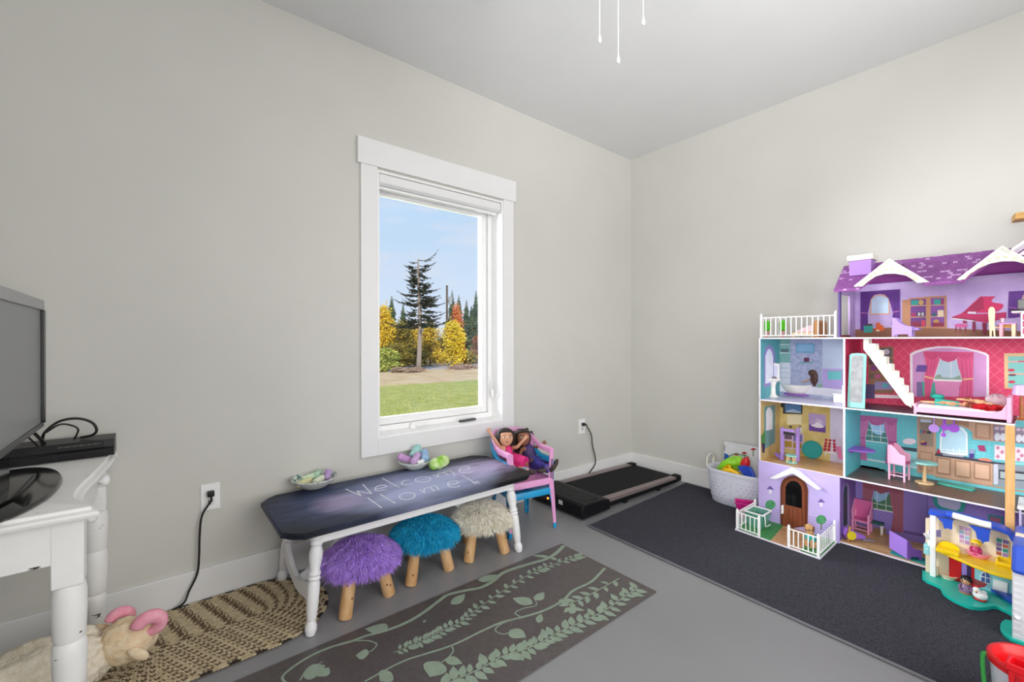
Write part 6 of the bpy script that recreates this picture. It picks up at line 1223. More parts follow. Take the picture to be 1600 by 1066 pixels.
# doll leaning in the bathtub
hp = fx(1269, 584, tc_.x); o = T('small_doll', 'small doll with long wavy brown hair sitting in the toy bathtub', 'doll', (tc_.x, hp.y, zb+.03), GF)
m_dsk = mat('small_doll_skin', 'd8a47c', rough=.5)
nk = hp+V((0, .004, -.022)); pv = V((tc_.x, hp.y+.025, zb+.040)); bd_ = MB()
bd_.tube([pv, pv.lerp(nk, .5), nk, hp], [.012, .013, .007, .006], 12).ell(hp, .0125, 14, 10); sh_ = pv.lerp(nk, .85)
bd_.tube([sh_+V((-.008, 0, 0)), sh_+V((-.02, .022, -.014)), sh_+V((-.026, .045, -.020))], [.005, .0045, .0035], 8).tube([sh_+V((.008, 0, 0)), sh_+V((.012, .022, -.016)), sh_+V((.004, .045, -.022))], [.005, .0045, .0035], 8).tube([pv, pv+V((-.01, .05, -.004)), pv+V((-.01, .09, -.006))], [.010, .008, .005], 8)
bd_.build('body', m_dsk, o, smooth=True); hr_ = MB(); hr_.ell(hp+V((-.004, -.006, .004)), (.026, .028, .025), 14, 10).ell(hp+V((-.004, -.014, -.034)), (.022, .025, .040), 14, 10)
for k in range(11):
    a = -1.2+k*.26; b0 = hp+V((.022*math.sin(a*1.6), -.016-.006*math.cos(a), .002)); hr_.tube(bez([b0, b0+V((-.004*math.cos(k), -.006, -.022)), b0+V((.004*math.cos(k*2), -.002, -.052)), b0+V((0, .004, -.078))], 4), [.012-.0005*i for i in range(13)], 7)
hr_.build('hair', mat('chestnut_hair', '4a3026', h2='6a4a38', rough=.5, scale=90), o, smooth=True)
q = fz(1205, 621, zb); sc_ = V((q.x+.03, q.y, zb)); o = T('toy_sink', 'ivory toy pedestal sink with a mirror at left of the dollhouse bathroom', 'sink', sc_, GF); m_iv = mat('ivory_enamel', 'eee8da')
MB().lathe([(.0, 0), (.030, 0), (.030, .006), (.019, .014), (.015, .03), (.014, .07), (.02, .095), (.022, .1), (0, .1)], sc_, 20).build('pedestal', m_iv, o, smooth=40); MB().lathe([(.012, .096), (.034, .104), (.040, .118), (.038, .121), (.03, .112), (0, .108)], sc_, 24, sy=1.15).build('basin', m_iv, o, smooth=50)
MB().prism([(sc_.x+.036, sc_.y+y, zb+z) for y, z in ((-.024, .11), (-.024, .215), (.024, .22), (.024, .11))], (.006, 0, 0)).build('mirror_board', m_iv, o, bev=.001); MB().prism([(sc_.x+.0355, sc_.y+y, zb+z) for y, z in ((-.016, .13), (-.016, .2), (.016, .204), (.016, .13))], (-.0008, 0, 0)).build('mirror', mat('toy_mirror', 'd6d8ec', rough=.1, spec=.8), o)
tp_ = MB(); 
for y in (-.008, .008): tp_.tube(bez([sc_+V((.024, y, .114)), sc_+V((.022, y, .128)), sc_+V((.008, y*.6, .126))], 4), .0028, 7)
tp_.build('taps', mat('dark_taps', '4a4652', rough=.3), o, smooth=True)
q = fz(1312, 630, zb); o = T('toy_toilet', 'white toy toilet beside the mint mirror in the dollhouse bathroom', 'toilet', (q.x+.03, q.y, zb), GF); cx, cy = q.x+.03, q.y
MB().box(cx-.028, cx+.03, cy-.012, cy+.032, zb, zb+.044).build('pedestal', m_white, o, bev=.004); MB().lathe([(.012, .04), (.03, .046), (.031, .053), (.02, .053), (0, .048)], (cx, cy+.012, zb), 20).build('bowl', m_white, o, smooth=50); MB().box(cx-.028, cx+.03, cy-.030, cy-.010, zb, zb+.105).build('tank', m_white, o, bev=.003)
# tall mint mirror
P = PX('b', [(765, 805), (785, 400), (800, 388), (850, 383), (905, 388), (925, 398), (912, 822)], -.338); o = T('toy_mirror', 'tall mint framed toy mirror standing by the divider', 'mirror', (P[0].x, P[0].y-.04, P[-1].z), GF)
P[-1].z = P[0].z = zb; MB().prism(P, (.010, 0, 0)).build('mirror_frame', fmat('93ddd8'), o, bev=.0012); MB().prism(PX('b', [(790, 790), (802, 420), (815, 405), (850, 400), (890, 405), (902, 415), (890, 800)], -.3385), (-.0012, 0, 0)).build('mirror_glass', mat('cloudy_mirror', 'a3a5a8', rough=.25, var=.15, scale=30, spec=.7), o)
# staircase
sp_u = [(707, 603), (735, 603), (738, 628), (775, 630), (778, 664), (806, 667), (806, 700), (834, 704), (836, 741), (864, 744), (865, 779), (892, 783), (893, 820), (918, 824), (919, 862), (946, 866), (946, 905), (972, 909), (975, 985), (938, 965), (707, 660)]
P = PX('u', sp_u, -.322); o = T('toy_staircase', 'cream toy staircase rising to the attic in the pink room', 'staircase', (-.29, P[0].y-.1, zb), GF)
for p in P: p.z = min(max(p.z, zb), ZL[3]-bk_t-.0005)
MB().prism(P, (.008, 0, 0)).build('stringer', m_cream, o, bev=.0008); MB().prism([p+V((.062, 0, 0)) for p in P], (.008, 0, 0)).build('stringer', m_cream, o, bev=.0008)
for i in range(2, 18, 2):
    a, b = P[i-1], P[i]; y0, y1 = min(a.y, b.y), max(a.y, b.y); MB().box(-.324, -.25, y0-.001, y1+.001, b.z-.006, b.z).build('tread', m_cream, o, bev=.0006)
# bed with two dolls
zbd = ZL[2]+.0008; by0, by1 = fx(1428, 640, -.31).y, fx(1573, 640, -.345).y
o = T('toy_bed', 'pink toy bed with tall headboard in the pink room', 'bed', (-.27, (by0+by1)/2, zbd), GF); mp_ = fmat('f0b3d2')
MB().prism([(x, y, zbd) for x, y in ((-.352, by1), (-.352, by1-.014), (-.205, by1-.014), (-.205, by1))], (0, 0, .112)).build('headboard', mp_, o, bev=.002)
MB().prism([(-.348, y, zbd+z) for y, z in ((by1, .012), (by1, .085), (by1+.015, .052), (by1+.04, .038), (by0-.01, .036), (by0-.01, .010))], (.007, 0, 0)).build('side_rail', mp_, o, bev=.001); MB().box(-.215, -.208, by1, by0-.01, zbd+.010, zbd+.04).build('side_rail', mp_, o, bev=.001)
MB().box(-.345, -.208, by0-.014, by0-.004, zbd, zbd+.05).build('footboard', mp_, o, bev=.001); MB().box(-.341, -.215, by1+.002, by0-.015, zbd+.022, zbd+.048).build('mattress', mat('pale_pink_bedding', 'f0d6e4', h2='fbeef4', rough=.8, scale=40), o, bev=.008)
zt_ = zbd+.049
o = T('small_pillow', 'teal cushion lying at the foot of the pink toy bed', 'pillow', fx(1466, 611, -.25), GF); q = fx(1465, 611, -.24); MB().loft([[V((q.x+.02*k*math.copysign(abs(math.sin(a))**.6, math.sin(a)), q.y+.026*k*math.copysign(abs(math.cos(a))**.6, math.cos(a)), zt_+.034+z)) for a in [6.2832*j/20 for j in range(20)]] for k, z in ((.1, -.010), (.8, -.008), (1, 0), (.8, .011), (.1, .014))]).build('cushion', fmat('1f9c8c', rough=.8), o, smooth=True)
def lying(name, label, head, feet, dress, hair, skirt):
    z = zt_+.010; a, b = fx(*head, -.29), fx(*feet, -.29); a.z = z+.002; b.z = z; d = (a-b).normalized(); s = V((-d.y, d.x, 0)); L_ = (a-b).length
    o = T(name, label, 'doll', (a+b)/2-V((0, 0, .01)), GF); m = MB(); m.ell(a, (.0115, .0115, .0115), 14, 10); m.tube([a-d*.008, a-d*.02, a-d*.04, a-d*L_*.45], [.004, .006, .011, .011], 10)
    for k in (-1, 1): m.tube([a-d*L_*.45+s*k*.006, a-d*L_*.72+s*k*.007, b+s*k*.005], [.0075, .0055, .0035], 8); m.tube([a-d*.024+s*k*.011, a-d*.05+s*k*.022+V((0, 0, .006)), a-d*.082+s*k*.020+V((0, 0, .008))], [.0045, .004, .003], 7)
    m.build('body', m_dsk, o, smooth=True); g = MB(); n = 9; g.tube([a-d*.022, a-d*.04, a-d*L_*.38, a-d*L_*skirt], [.0115, .0135, .0155, .022], 14, flat=.6); g.build('dress', dress, o, smooth=50)
    h = MB(); h.ell(a+d*.003+V((0, 0, -.001)), (.013, .013, .011), 12, 8)
    for k in range(5): h.tube(bez([a+d*.008, a+d*.02+s*(k-2)*.007, a+d*.014+s*(k-2)*.012-V((0, 0, .008))], 4), [.005]*8+[.003], 7)
    h.build('hair', hair, o, smooth=True)
lying('small_doll', 'small doll in a teal dress lying on the pink toy bed', (1509, 625), (1438, 629), fmat('1fa394', rough=.7), mat('auburn_hair', '8a4a2a', rough=.5), .66)
q = fx(1538, 630, -.29); o = T('small_doll', 'small doll in a bright red ruffled dress at the head of the pink toy bed', 'doll', (q.x, q.y, zt_), GF); m = MB(); hd_ = q+V((.03, .052, .006)); m.ell(hd_, .0115, 14, 10).tube([hd_, q.lerp(hd_, .5), q], [.005, .011, .012], 10)
for k in (-1, 1): m.tube([q.lerp(hd_, .6)+V((k*.010, 0, 0)), q.lerp(hd_, .8)+V((k*.022-.01, .02, .004)), q.lerp(hd_, .8)+V((k*.02-.014, .05, .004))], [.0045, .004, .003], 7); m.tube([q, q+V((k*.008, -.035, -.006)), q+V((k*.01, -.06, -.008))], [.007, .005, .0035], 7)
m.build('body', m_dsk, o, smooth=True); rf = MB(); rnd = random.Random(9)
for k in range(3):
    rings = []
    for i in range(5):
        ring = []
        for j in range(34): a = 6.2832*j/34; rr_ = (.012+.040*i/4)*(1+.18*math.sin(a*9+k*2+i)); ring.append(V((q.x+rr_*1.0*math.cos(a)-.008, q.y-.018+rr_*1.05*math.sin(a), zt_+.020-k*.006-.010*(i/4)**2+.005*math.sin(a*9+k))))
        rings.append(ring)
    rf.loft(rings, cap=False)
rf.build('ruffled_dress', fmat('cc1020', rough=.7), o, smooth=True); MB().ell(hd_+V((0, .004, .002)), (.013, .012, .012), 12, 8).build('hair', mat('auburn_hair', '8a4a2a'), o, smooth=True)
tl = MB(); q = fx(1558, 612, -.27); rings = []
for i in range(7):
    rings.append([V((q.x+(.030*math.cos(a))*(.3+.7*math.sin(math.pi*(i+.4)/7)), q.y+.036*math.sin(a)*(.3+.7*math.sin(math.pi*(i+.4)/7))*(1+.2*math.sin(a*7)), zt_+.018+.045*i/6+.008*math.sin(a*5+i))) for a in [6.2832*j/30 for j in range(30)]])
tlm = mat('clear_crumpled_wrap', 'e8e4ea', rough=.2, alpha=.35); thing(tl.loft(rings), 'plastic_wrap', 'crumpled clear plastic wrap on the pillow end of the pink toy bed', 'wrap', tlm, GF, smooth=True)
q = fx(1596, 640, -.2); o = T('toy_lamp', 'toy table lamp with lavender shade and wooden base at right of the pink bed', 'lamp', (q.x, q.y, zbd), GF); zs = fx(1596, 616, q.x).z
MB().lathe([(0, 0), (.022, 0), (.024, .006), (.008, .010), (.006, .03), (.009, .05), (.006, .07), (.006, zs-zbd), (0, zs-zbd)], (q.x, q.y, zbd), 18).build('lamp_base', wood('amber_wood', 'a8683a', 'ba7a48', 'z'), o, smooth=40); MB().lathe([(.030, 0), (.024, .045), (.022, .045), (.028, .002)], (q.x, q.y, zs-.004), 24).build('lamp_shade', fmat('cdb2e2'), o, smooth=40)
# yellow room
zy = ZL[1]+.0008
qa = on('y', (365, 970), zy); qb = on('y', (580, 985), zy); o = T('toy_shelf_frame', 'purple toy frame stand in the yellow room', 'stand', (qa.x+.02, (qa.y+qb.y)/2, zy), GF); mpv = fmat('b08fdc'); hz = fx(1222, 668, qa.x).z-zy
for q in (qa, qb): MB().box(q.x-.006, q.x+.020, q.y-.010, q.y+.006, zy, zy+hz).build('post', mpv, o, bev=.003)
MB().box(qa.x-.002, qa.x+.014, qb.y, qa.y, zy+hz-.022, zy+hz-.006).build('top_bar', mpv, o, bev=.001); MB().box(qa.x+.0, qa.x+.012, qb.y, qa.y, zy+hz-.042, zy+hz-.026).build('dark_rail', mat('dark_rail', '2f2a38'), o)
MB().prism([(qa.x-.004, qa.y+a, zy+b) for a, b in ((.004, 0), (.04, .03), (.036, .04), (.006, .03))], (.02, 0, 0)).build('foot', fmat('8a64c0'), o, bev=.002)
q = on('y', (500, 1005), zy); q.x = max(q.x, XF+.032); o = T('toy_side_table', 'small round mint toy table with wooden legs in the yellow room', 'table', (q.x, q.y, zy), GF)
for z in (.004, .044): MB().lathe([(0, -.003), (.031, -.003), (.032, 0), (.031, .003), (0, .003)], (q.x, q.y, zy+z), 28).build('round_board', fmat('93dcd6'), o, smooth=40)
for k in range(4): a = .8+k*1.57; MB().cyl((q.x+.022*math.cos(a), q.y+.022*math.sin(a), zy+.007), (q.x+.022*math.cos(a), q.y+.022*math.sin(a), zy+.041), .0045, n=10).build('leg', m_bch, o, smooth=40)
q = fx(*cp_('y', (780, 805)), XB-.03); R = RY(-90+12); o = T('toy_tabletop', 'round teal toy tabletop leaning on the yellow back wall', 'toy', (q.x, q.y, zy), GF); c_ = V((q.x+.01, q.y, zy+.056)); MB().lathe([(0, -.004), (.054, -.004), (.056, 0), (.054, .004), (0, .004)], c_, 36, R=R).build('disc', fmat('1f8f8c'), o, smooth=40); MB().lathe([(0, .004), (.050, .004), (.050, .0046), (0, .0046)], c_, 36, R=R).build('disc_face', fmat('259a95'), o, smooth=40)
# kitchen
q = fx(*cp_('k', (130, 480)), -.24); zk = q.z; o = T('toy_wall_table', 'purple half round toy shelf on the divider of the dollhouse kitchen', 'shelf', (-.24, YD-.04, zk-.02), GF)
MB().prism([(-.24+.075*math.cos(a), YD-.0065-.105*math.sin(a), zk-.007) for a in [math.pi*k/18 for k in range(19)]], (0, 0, .007)).build('half_top', fmat('9a5fd0'), o, bev=.001); MB().box(-.26, -.22, YD-.012, YD-.0065, zk-.03, zk-.007).build('bracket', fmat('8a50c4'), o)
zk1 = ZL[1]+.0008
def bar_chair(label, c, fr, fl_, bl, hs, hb, h, hin, z, right=None):
    a, b, d = on(c, fr, z), on(c, fl_, z), on(c, bl, z); u = (b-a); w_ = u.length; u.normalize(); v = V((0, 0, 1)).cross(u); v = v if v.dot(d-b) > 0 else -v; dp = abs((d-b).dot(v)); o = T('toy_high_chair', label, 'chair', (a+b)/2+v*dp/2, GF); m = fmat(h)
    R = Matrix((u, v, V((0, 0, 1)))).transposed(); M = Matrix.Translation(a) @ R.to_4x4()
    for x in (0, w_):
        for y in (0, dp): mb = MB(); mb.X = M; mb.box(x-.004, x+.004, y-.004, y+.004, 0, hs); mb.build('leg', m, o, bev=.001)
    mb = MB(); mb.X = M
    for y in (0, dp): mb.box(0, w_, y-.002, y+.002, hs*.32, hs*.38)
    for x in (0, w_): mb.box(x-.002, x+.002, 0, dp, hs*.26, hs*.32)
    mb.build('stretchers', m, o); mb = MB(); mb.X = M; mb.box(-.005, w_+.005, -.005, dp+.005, hs-.004, hs+.004); mb.build('seat', fmat(hin), o, bev=.001)
    for x in ((-.006, -.001), (w_+.001, w_+.006)):
        mb = MB(); mb.X = M; mb.prism([(x[0], y, hs+zz) for y, zz in ((-.005, -.006), (-.005, hb*.50), (dp*.25, hb*.55), (dp*.6, hb*.85), (dp*.8, hb*1.0), (dp+.006, hb), (dp+.006, -.006))], (x[1]-x[0], 0, 0)); mb.build('side_board', m, o, bev=.001)
    mb = MB(); mb.X = M; mb.box(-.005, w_+.005, dp, dp+.006, hs, hs+hb); mb.build('backrest', fmat(hin), o, bev=.001)
bar_chair('pink toy high chair in the middle of the dollhouse kitchen', 'k', (905, 905), (845, 935), (655, 892), .094, .094, 'efb2cf', 'c8578c', zk1)
q = on('k', (1090, 960), zk1); q = V((max(q.x+.028, XF+.036), q.y, zk1)); o = T('toy_pedestal_table', 'round mint toy table on a birch pedestal in the dollhouse kitchen', 'table', q, GF)
MB().lathe([(0, 0), (.036, 0), (.037, .003), (.036, .007), (0, .007)], q, 32).build('base', m_bch, o, smooth=40); MB().cyl(q+V((0, 0, .007)), q+V((0, 0, .104)), .008, n=14).build('pedestal', m_bch, o, smooth=40); MB().lathe([(0, .104), (.050, .104), (.052, .108), (.050, .112), (0, .112)], q, 36).build('tabletop', fmat('93d8d2'), o, smooth=40)
for nm, c, pts, lab in (('toy_tray', 'k', [(330, 690), (355, 665), (620, 730), (635, 760), (600, 765)], 'teal toy tray with dark contents on the kitchen floor at left'), ('toy_plank', 'r', [(228, 775), (250, 757), (620, 820), (622, 850), (600, 855)], 'flat teal toy plank on the kitchen floor at right')):
    P = [on(c, p, zk1) for p in pts]; P = [V((min(p.x, XB-.006), p.y, p.z)) for p in P]; thing(MB().prism(P, (0, 0, .007)), nm, lab, 'toy', fmat('3fae9f'), GF, bev=.001)
P = [on('k', p, zk1) for p in ((385, 678), (400, 690), (590, 728), (570, 712))]; thing(MB().prism([V((min(p.x, XB-.01), p.y, zk1+.0075)) for p in P], (0, 0, .004)), 'toy_sheet', 'dark violet toy piece lying on the teal kitchen tray', 'toy', fmat('4a3f7c'), GF)
hk = [(195, 160, 'bc8ee0', 26, 60), (295, 120, 'a24fcf', 12, 170), (312, 140, 'a24fcf', 20, 70), (403, 150, 'a24fcf', 26, 70)]
for i, (x, y0, h, wd, ln) in enumerate(hk):
    X = -.16; a = fx(*cp_('r', (x, y0-40)), X); a.z = ZL[2]-bk_t-.0005; b = fx(*cp_('r', (x, y0+ln)), X); o = T('toy_utensil', ['pale lilac toy pan hanging leftmost under the kitchen ceiling', 'long narrow purple toy utensil hanging under the kitchen ceiling', 'purple toy ladle hanging beside the long utensil', 'purple toy frying pan hanging rightmost under the kitchen ceiling'][i], 'toy', b, GF)
    MB().box(X-.002, X+.002, a.y-.003, a.y+.003, b.z+.01, a.z).build('handle', fmat(h), o, bev=.001); MB().lathe([(0, -.004), (wd/6.665*.0024*2.2, -.003), (wd/6.665*.0024*2.2, .003), (0, .004)], V((X, b.y, b.z+.012)), 20, R=RY(90)).build('pan', fmat(h), o, smooth=40)
# lower room
z0_ = ZL[0]+.0008
a_, b_ = on('l', (215, 590), z0_), on('l', (380, 640), z0_)
o = T('toy_high_chair', 'pink toy high chair with solid back in the lower purple room', 'chair', ((a_+b_)/2+V((.03, 0, 0))), GF); m = fmat('ef9ec4'); ht = .112
w0 = V((0, b_.y-a_.y, 0)); 
for q in (a_, b_, a_+V((.06, 0, 0)), b_+V((.06, 0, 0))): MB().box(q.x-.005, q.x+.005, q.y-.005, q.y+.005, z0_, z0_+ht).build('leg', m, o, bev=.001)
ax_, ay0, ay1 = a_.x, b_.y, a_.y
mb = MB().box(ax_-.002, ax_+.002, ay0, ay1, z0_+.012, z0_+.018).box(ax_+.058, ax_+.062, ay0, ay1, z0_+.012, z0_+.018).box(ax_-.004, ax_+.004, ay0, ay1, z0_+ht*.52, z0_+ht*.58); mb.build('stretchers', m, o); MB().box(ax_-.005, ax_+.066, ay0-.006, ay1+.006, z0_+ht*.57, z0_+ht*.63).build('seat', fmat('d873a6'), o, bev=.001)
MB().box(ax_+.058, ax_+.066, ay0-.006, ay1+.006, z0_+ht*.6, z0_+ht*1.55).build('backrest', fmat('d46aa4'), o, bev=.002)
for y in (ay0-.006, ay1+.001): MB().prism([(x, y, z0_+z) for x, z in ((ax_-.005, ht*.6), (ax_-.005, ht*1.02), (ax_+.06, ht*1.5), (ax_+.06, ht*.6))], (0, .005, 0)).build('side_board', m, o, bev=.001)
a_, b_ = on('l', (130, 690), z0_), on('l', (400, 700), z0_); o = T('toy_scooter', 'purple toy scooter with a yellow wheel in the lower purple room', 'scooter', (a_+b_)/2, GF); ux = (b_-a_); uL = ux.length; ux.normalize(); up = V((0, 0, 1)); sd_ = ux.cross(up)
def SP(a, b, c=0): return a_+ux*(uL*a)+up*b+sd_*c
MB().prism([SP(t, z, -.012) for t, z in ((-.10, .040), (-.04, .072), (.12, .070), (.40, .048), (.75, .030), (.78, .012), (.3, .008), (.0, .014))], sd_*.024).build('body', fmat('a06cd6'), o, bev=.003); MB().cyl(SP(.16, .034, .020), SP(.16, .034, .028), .024, n=24).build('front_wheel', fmat('e3d22a'), o, bev=.002); MB().prism([SP(t, z, .0) for t, z in ((.62, .016), (1.05, .008), (1.1, .002), (.62, .004))], sd_*.02).build('footboard', fmat('8f8a9c'), o, bev=.001)
MB().tube([SP(.06, .002, .016), SP(.10, .045, .016), SP(.13, .082, .016)], [.006, .007, .006], 10).build('steering_post', wood('tan_post', 'c08850', 'd09c66', 'z'), o, smooth=40)
P = [on('l', p, z0_) for p in ((600, 830), (625, 800), (985, 890), (980, 960), (900, 930), (700, 870))]; P = [V((max(p.x, XF+.004), p.y, z0_)) for p in P]; thing(MB().prism(P, (0, 0, .0015)), 'toy_rug', 'teal felt rug under the purple toy armchair', 'rug', fmat('2a9a98', rough=.9), GF)
zr = z0_+.0017; a_, b_, d_ = on('l', (595, 785), zr), on('l', (778, 897), zr), on('l', (930, 900), zr); 
if a_.x < XF+.006: a_.x = XF+.006
o = T('toy_armchair', 'large purple toy armchair with its back turned in the lower room', 'chair', ((a_+d_)/2).to_3d(), GF); m = fmat('a57ee0'); u = (b_-a_); w_ = u.length; u.normalize(); v = (d_-b_); v = (v-u*v.dot(u)); dp = min(v.length, .085); v.normalize()
R = Matrix((u, v, V((0, 0, 1)))).transposed(); M = Matrix.Translation(a_) @ R.to_4x4(); hA = .098
mb = MB(); mb.X = M; mb.prism([(0, 0, .004), (w_, 0, .004), (w_, 0, hA), (0, 0, hA*1.0)], (0, .006, 0)); mb.build('backrest', m, o, bev=.001)
for x in (-.0005, w_-.0055):
    mb = MB(); mb.X = M; mb.prism([(x, y, z) for y, z in ((.006, 0), (.006, hA), (dp*.22, hA*.9), (dp*.4, hA*.62), (dp*.6, hA*.55), (dp, hA*.48), (dp, 0), (dp*.85, 0), (dp*.8, .014), (dp*.3, .014), (dp*.25, 0))], (.006, 0, 0)); mb.build('side_board', fmat('8f66cc'), o, bev=.001)
mb = MB(); mb.X = M; mb.box(.006, w_-.006, .006, dp, .03, .038); mb.build('seat', m, o, bev=.001)
a_ = on('l', (500, 620), z0_); xt = min(a_.x+.03, XB-.03); o = T('toy_console', 'small dark green toy console table with white legs by the lower window', 'table', (xt, a_.y, z0_), GF); zt2 = fx(*cp_('l', (460, 500)), xt).z
MB().box(xt-.02, xt+.02, a_.y-.02, a_.y+.055, zt2-.012, zt2).build('tabletop', fmat('1f5a52'), o, bev=.001)
for y in (a_.y-.012, a_.y+.047):
    for x in (xt-.014, xt+.014): MB().cyl((x, y, z0_), (x, y, zt2-.012), .003, .005, 8).build('leg', m_white, o)
# porch things
q = on('f', (490, 745), pz_); q = V((-.475, -1.245, pz_+.0008)); o = T('toy_tub', 'see through green toy tub with white rim on the dollhouse porch', 'tub', q, GF); gt = mat('green_clear_plastic', '6fb8a0', rough=.15, alpha=.55)
def rq(w, d, z): return [q+V((a*d, b*w, z)) for a, b in ((-1, -1), (1, -1), (1, 1), (-1, 1))]
MB().loft([rq(.040, .050, 0), rq(.05, .062, .085), rq(.047, .059, .085), rq(.037, .047, .004)]).build('tub_body', gt, o, bev=.003)
rm_ = MB().loft([rq(.054, .066, .083), rq(.055, .067, .089), rq(.047, .059, .090), rq(.046, .058, .083), rq(.054, .066, .083)], cap=False); rm_.build('rim', m_white, o, bev=.002); MB().tube(bez([q+V((-.05, -.056, .086)), q+V((-.055, -.062, .05)), q+V((-.04, -.058, .02)), q+V((.02, -.062, .018))], 5), .0028, 8).build('handle', m_white, o, smooth=True)
q = V((-.535, -1.535, pz_+.0008)); o = T('toy_dog', 'tan toy dog in a teal coat sitting behind the porch fence', 'dog', q, GF); md = mat('tan_plush', 'b98a58', h2='d0a472', rough=.9, scale=60); mdk = mat('brown_plush', '7a4c2e', rough=.9)
MB().ell(q+V((0, 0, .042)), (.024, .022, .034), 16, 12).tube([q+V((0, 0, .06)), q+V((-.003, .004, .085))], [.017, .013], 12).ell(q+V((-.006, .006, .098)), (.020, .019, .019), 16, 12).ell(q+V((-.026, .012, .092)), (.012, .010, .009), 12, 8).build('body', md, o, smooth=True)
for s in (-1, 1): MB().ell(q+V((.0, .006+s*.020, .094)), (.008, .005, .017), 10, 8).build('ear', mdk, o, smooth=True); MB().tube([q+V((-.018, s*.010, .04)), q+V((-.024, s*.011, .018)), q+V((-.027, s*.011, .004)), q+V((-.036, s*.011, .003))], [.007, .006, .006, .005], 8).build('front_leg', md, o, smooth=True); MB().ell(q+V((-.004, s*.022, .016)), (.020, .009, .016), 12, 8).ell(q+V((-.022, s*.024, .005)), (.014, .007, .005), 10, 6).build('hind_leg', md, o, smooth=True)
MB().tube(bez([q+V((.02, 0, .015)), q+V((.036, -.008, .012)), q+V((.044, -.02, .022))], 4), [.006]*8+[.003], 8).build('tail', mdk, o, smooth=True); MB().lathe([(.024, .028), (.026, .03), (.0255, .05), (.021, .06), (.020, .058)], q, 20).build('coat', fmat('2fa7a2', rough=.8), o, smooth=True)
for s in (-1, 1): MB().ell(q+V((-.022, .008+s*.008, .103)), .0025, 8, 6).build('eye', m_black, o, smooth=True)
MB().ell(q+V((-.038, .013, .094)), (.003, .0045, .003), 8, 6).build('nose', m_black, o, smooth=True)

# ================================================================== blue roofed plastic play house
def tq(x, y, z): return on('t', (x, y), z)
ZT = .024
PHX = -.425   # back wall plane
ph = T('play_house', 'small plastic play house with blue roof and yellow floor before the dollhouse', 'playhouse', (-.5, -2.1, .009)); m_tq = fmat('18bfae', rough=.3); m_bl = fmat('2f55c8', rough=.3); m_yl = fmat('f2cc16', rough=.3); m_cr = mat('cream_playhouse_wall', 'eddcc0', rough=.4); m_lb = fmat('8fd0dc'); m_rd = fmat('c4141c', rough=.35)
fo_ = [(65, 718), (110, 752), (180, 782), (232, 812), (250, 850), (290, 888), (360, 930), (450, 972), (540, 998), (640, 1003), (740, 988), (820, 1018), (905, 1062)]
bp_ = [tq(*p, ZT) for p in fo_]; bp_ = [V((p.x, p.y, ZT-.014)) for p in bez(bp_, 3)]; e0, e1 = bp_[0], bp_[-1]
bp_ += [V((-.70, -2.40, ZT-.014)), V((-.42, -2.40, ZT-.014)), V((-.42, e0.y+.01, ZT-.014))]
MB().prism(bp_, (0, 0, .014)).build('base_plate', m_tq, ph, bev=.004)
XA = PHX; yl = fx(*cp_('t', (95, 300)), XA).y; yr = -2.36
ztop = lambda y: 0
def tx_(pts, X): return PX('t', pts, X)
wp_ = [V((XA, p.y, p.z)) for p in tx_([(95, 180), (200, 170), (330, 185), (480, 215), (700, 285), (860, 330), (945, 470)], XA)]
w_poly = [V((XA, yl, ZT)), *wp_, V((XA, yr, wp_[-1].z)), V((XA, yr, ZT))]
MB().prism(w_poly, (.012, 0, 0)).build('back_wall', m_cr, ph, bev=.001)
def tp2(name, m, pts, X=None, d=.003, par=None, bev=.0006): return MB().prism(tx_(pts, (XA if X is None else X)), (-d, 0, 0)).build(name, m, par or ph, bev=bev)
for pts, cols, nx, ny in (([(405, 245), (505, 265), (505, 430), (405, 400)], ['c9a2b8', 'a3bcd6', 'b98fc0'], 2, 4), ([(748, 355), (868, 385), (862, 545), (745, 515)], ['2f8f86', '9a7fb0', '6a5a8a', 'b0604a'], 2, 4), ([(125, 285), (245, 280), (245, 360), (125, 345)], ['8a7fb0', 'a08fc0'], 2, 1)):
    fr_w = tp2('window_frame', m_white, pts, d=.004); tl_, tr_, br_, bl_ = [V(p) for p in tx_(pts, XA-.0042)]
    for i in range(nx):
        for jx in range(ny):
            def bl(u, v): return (tl_*(1-u)+tr_*u)*(1-v)+(bl_*(1-u)+br_*u)*v
            g_ = .07; u0, u1, v0, v1 = (i+g_)/nx, (i+1-g_)/nx, (jx+g_)/ny, (jx+1-g_)/ny; hx = cols[(i*2+jx) % len(cols)]
            MB().prism([bl(u0, v0), bl(u1, v0), bl(u1, v1), bl(u0, v1)], (-.0008, 0, 0)).build('pane', fmat(hx), fr_w)
# yellow upper floor
zy_ = fx(*cp_('t', (400, 545)), -.50).z
yf = [on('t', p, zy_) for p in ((188, 460), (260, 490), (350, 530), (440, 568), (540, 612), (630, 645), (760, 690), (910, 728))]
MB().prism([V((p.x, p.y, zy_-.012)) for p in bez(yf, 3)]+[V((yf[-1].x, -2.36, zy_-.012)), V((XA, -2.36, zy_-.012)), V((XA, yf[0].y+.012, zy_-.012))], (0, 0, .012)).build('upper_floor', m_yl, ph, bev=.002)
# columns
cq_ = tq(165, 712, ZT); zc_ = fx(*cp_('t', (168, 150)), cq_.x).z
MB().box(cq_.x-.010, cq_.x+.010, cq_.y-.010, cq_.y+.010, ZT, zc_).build('column', m_white, ph, bev=.002)
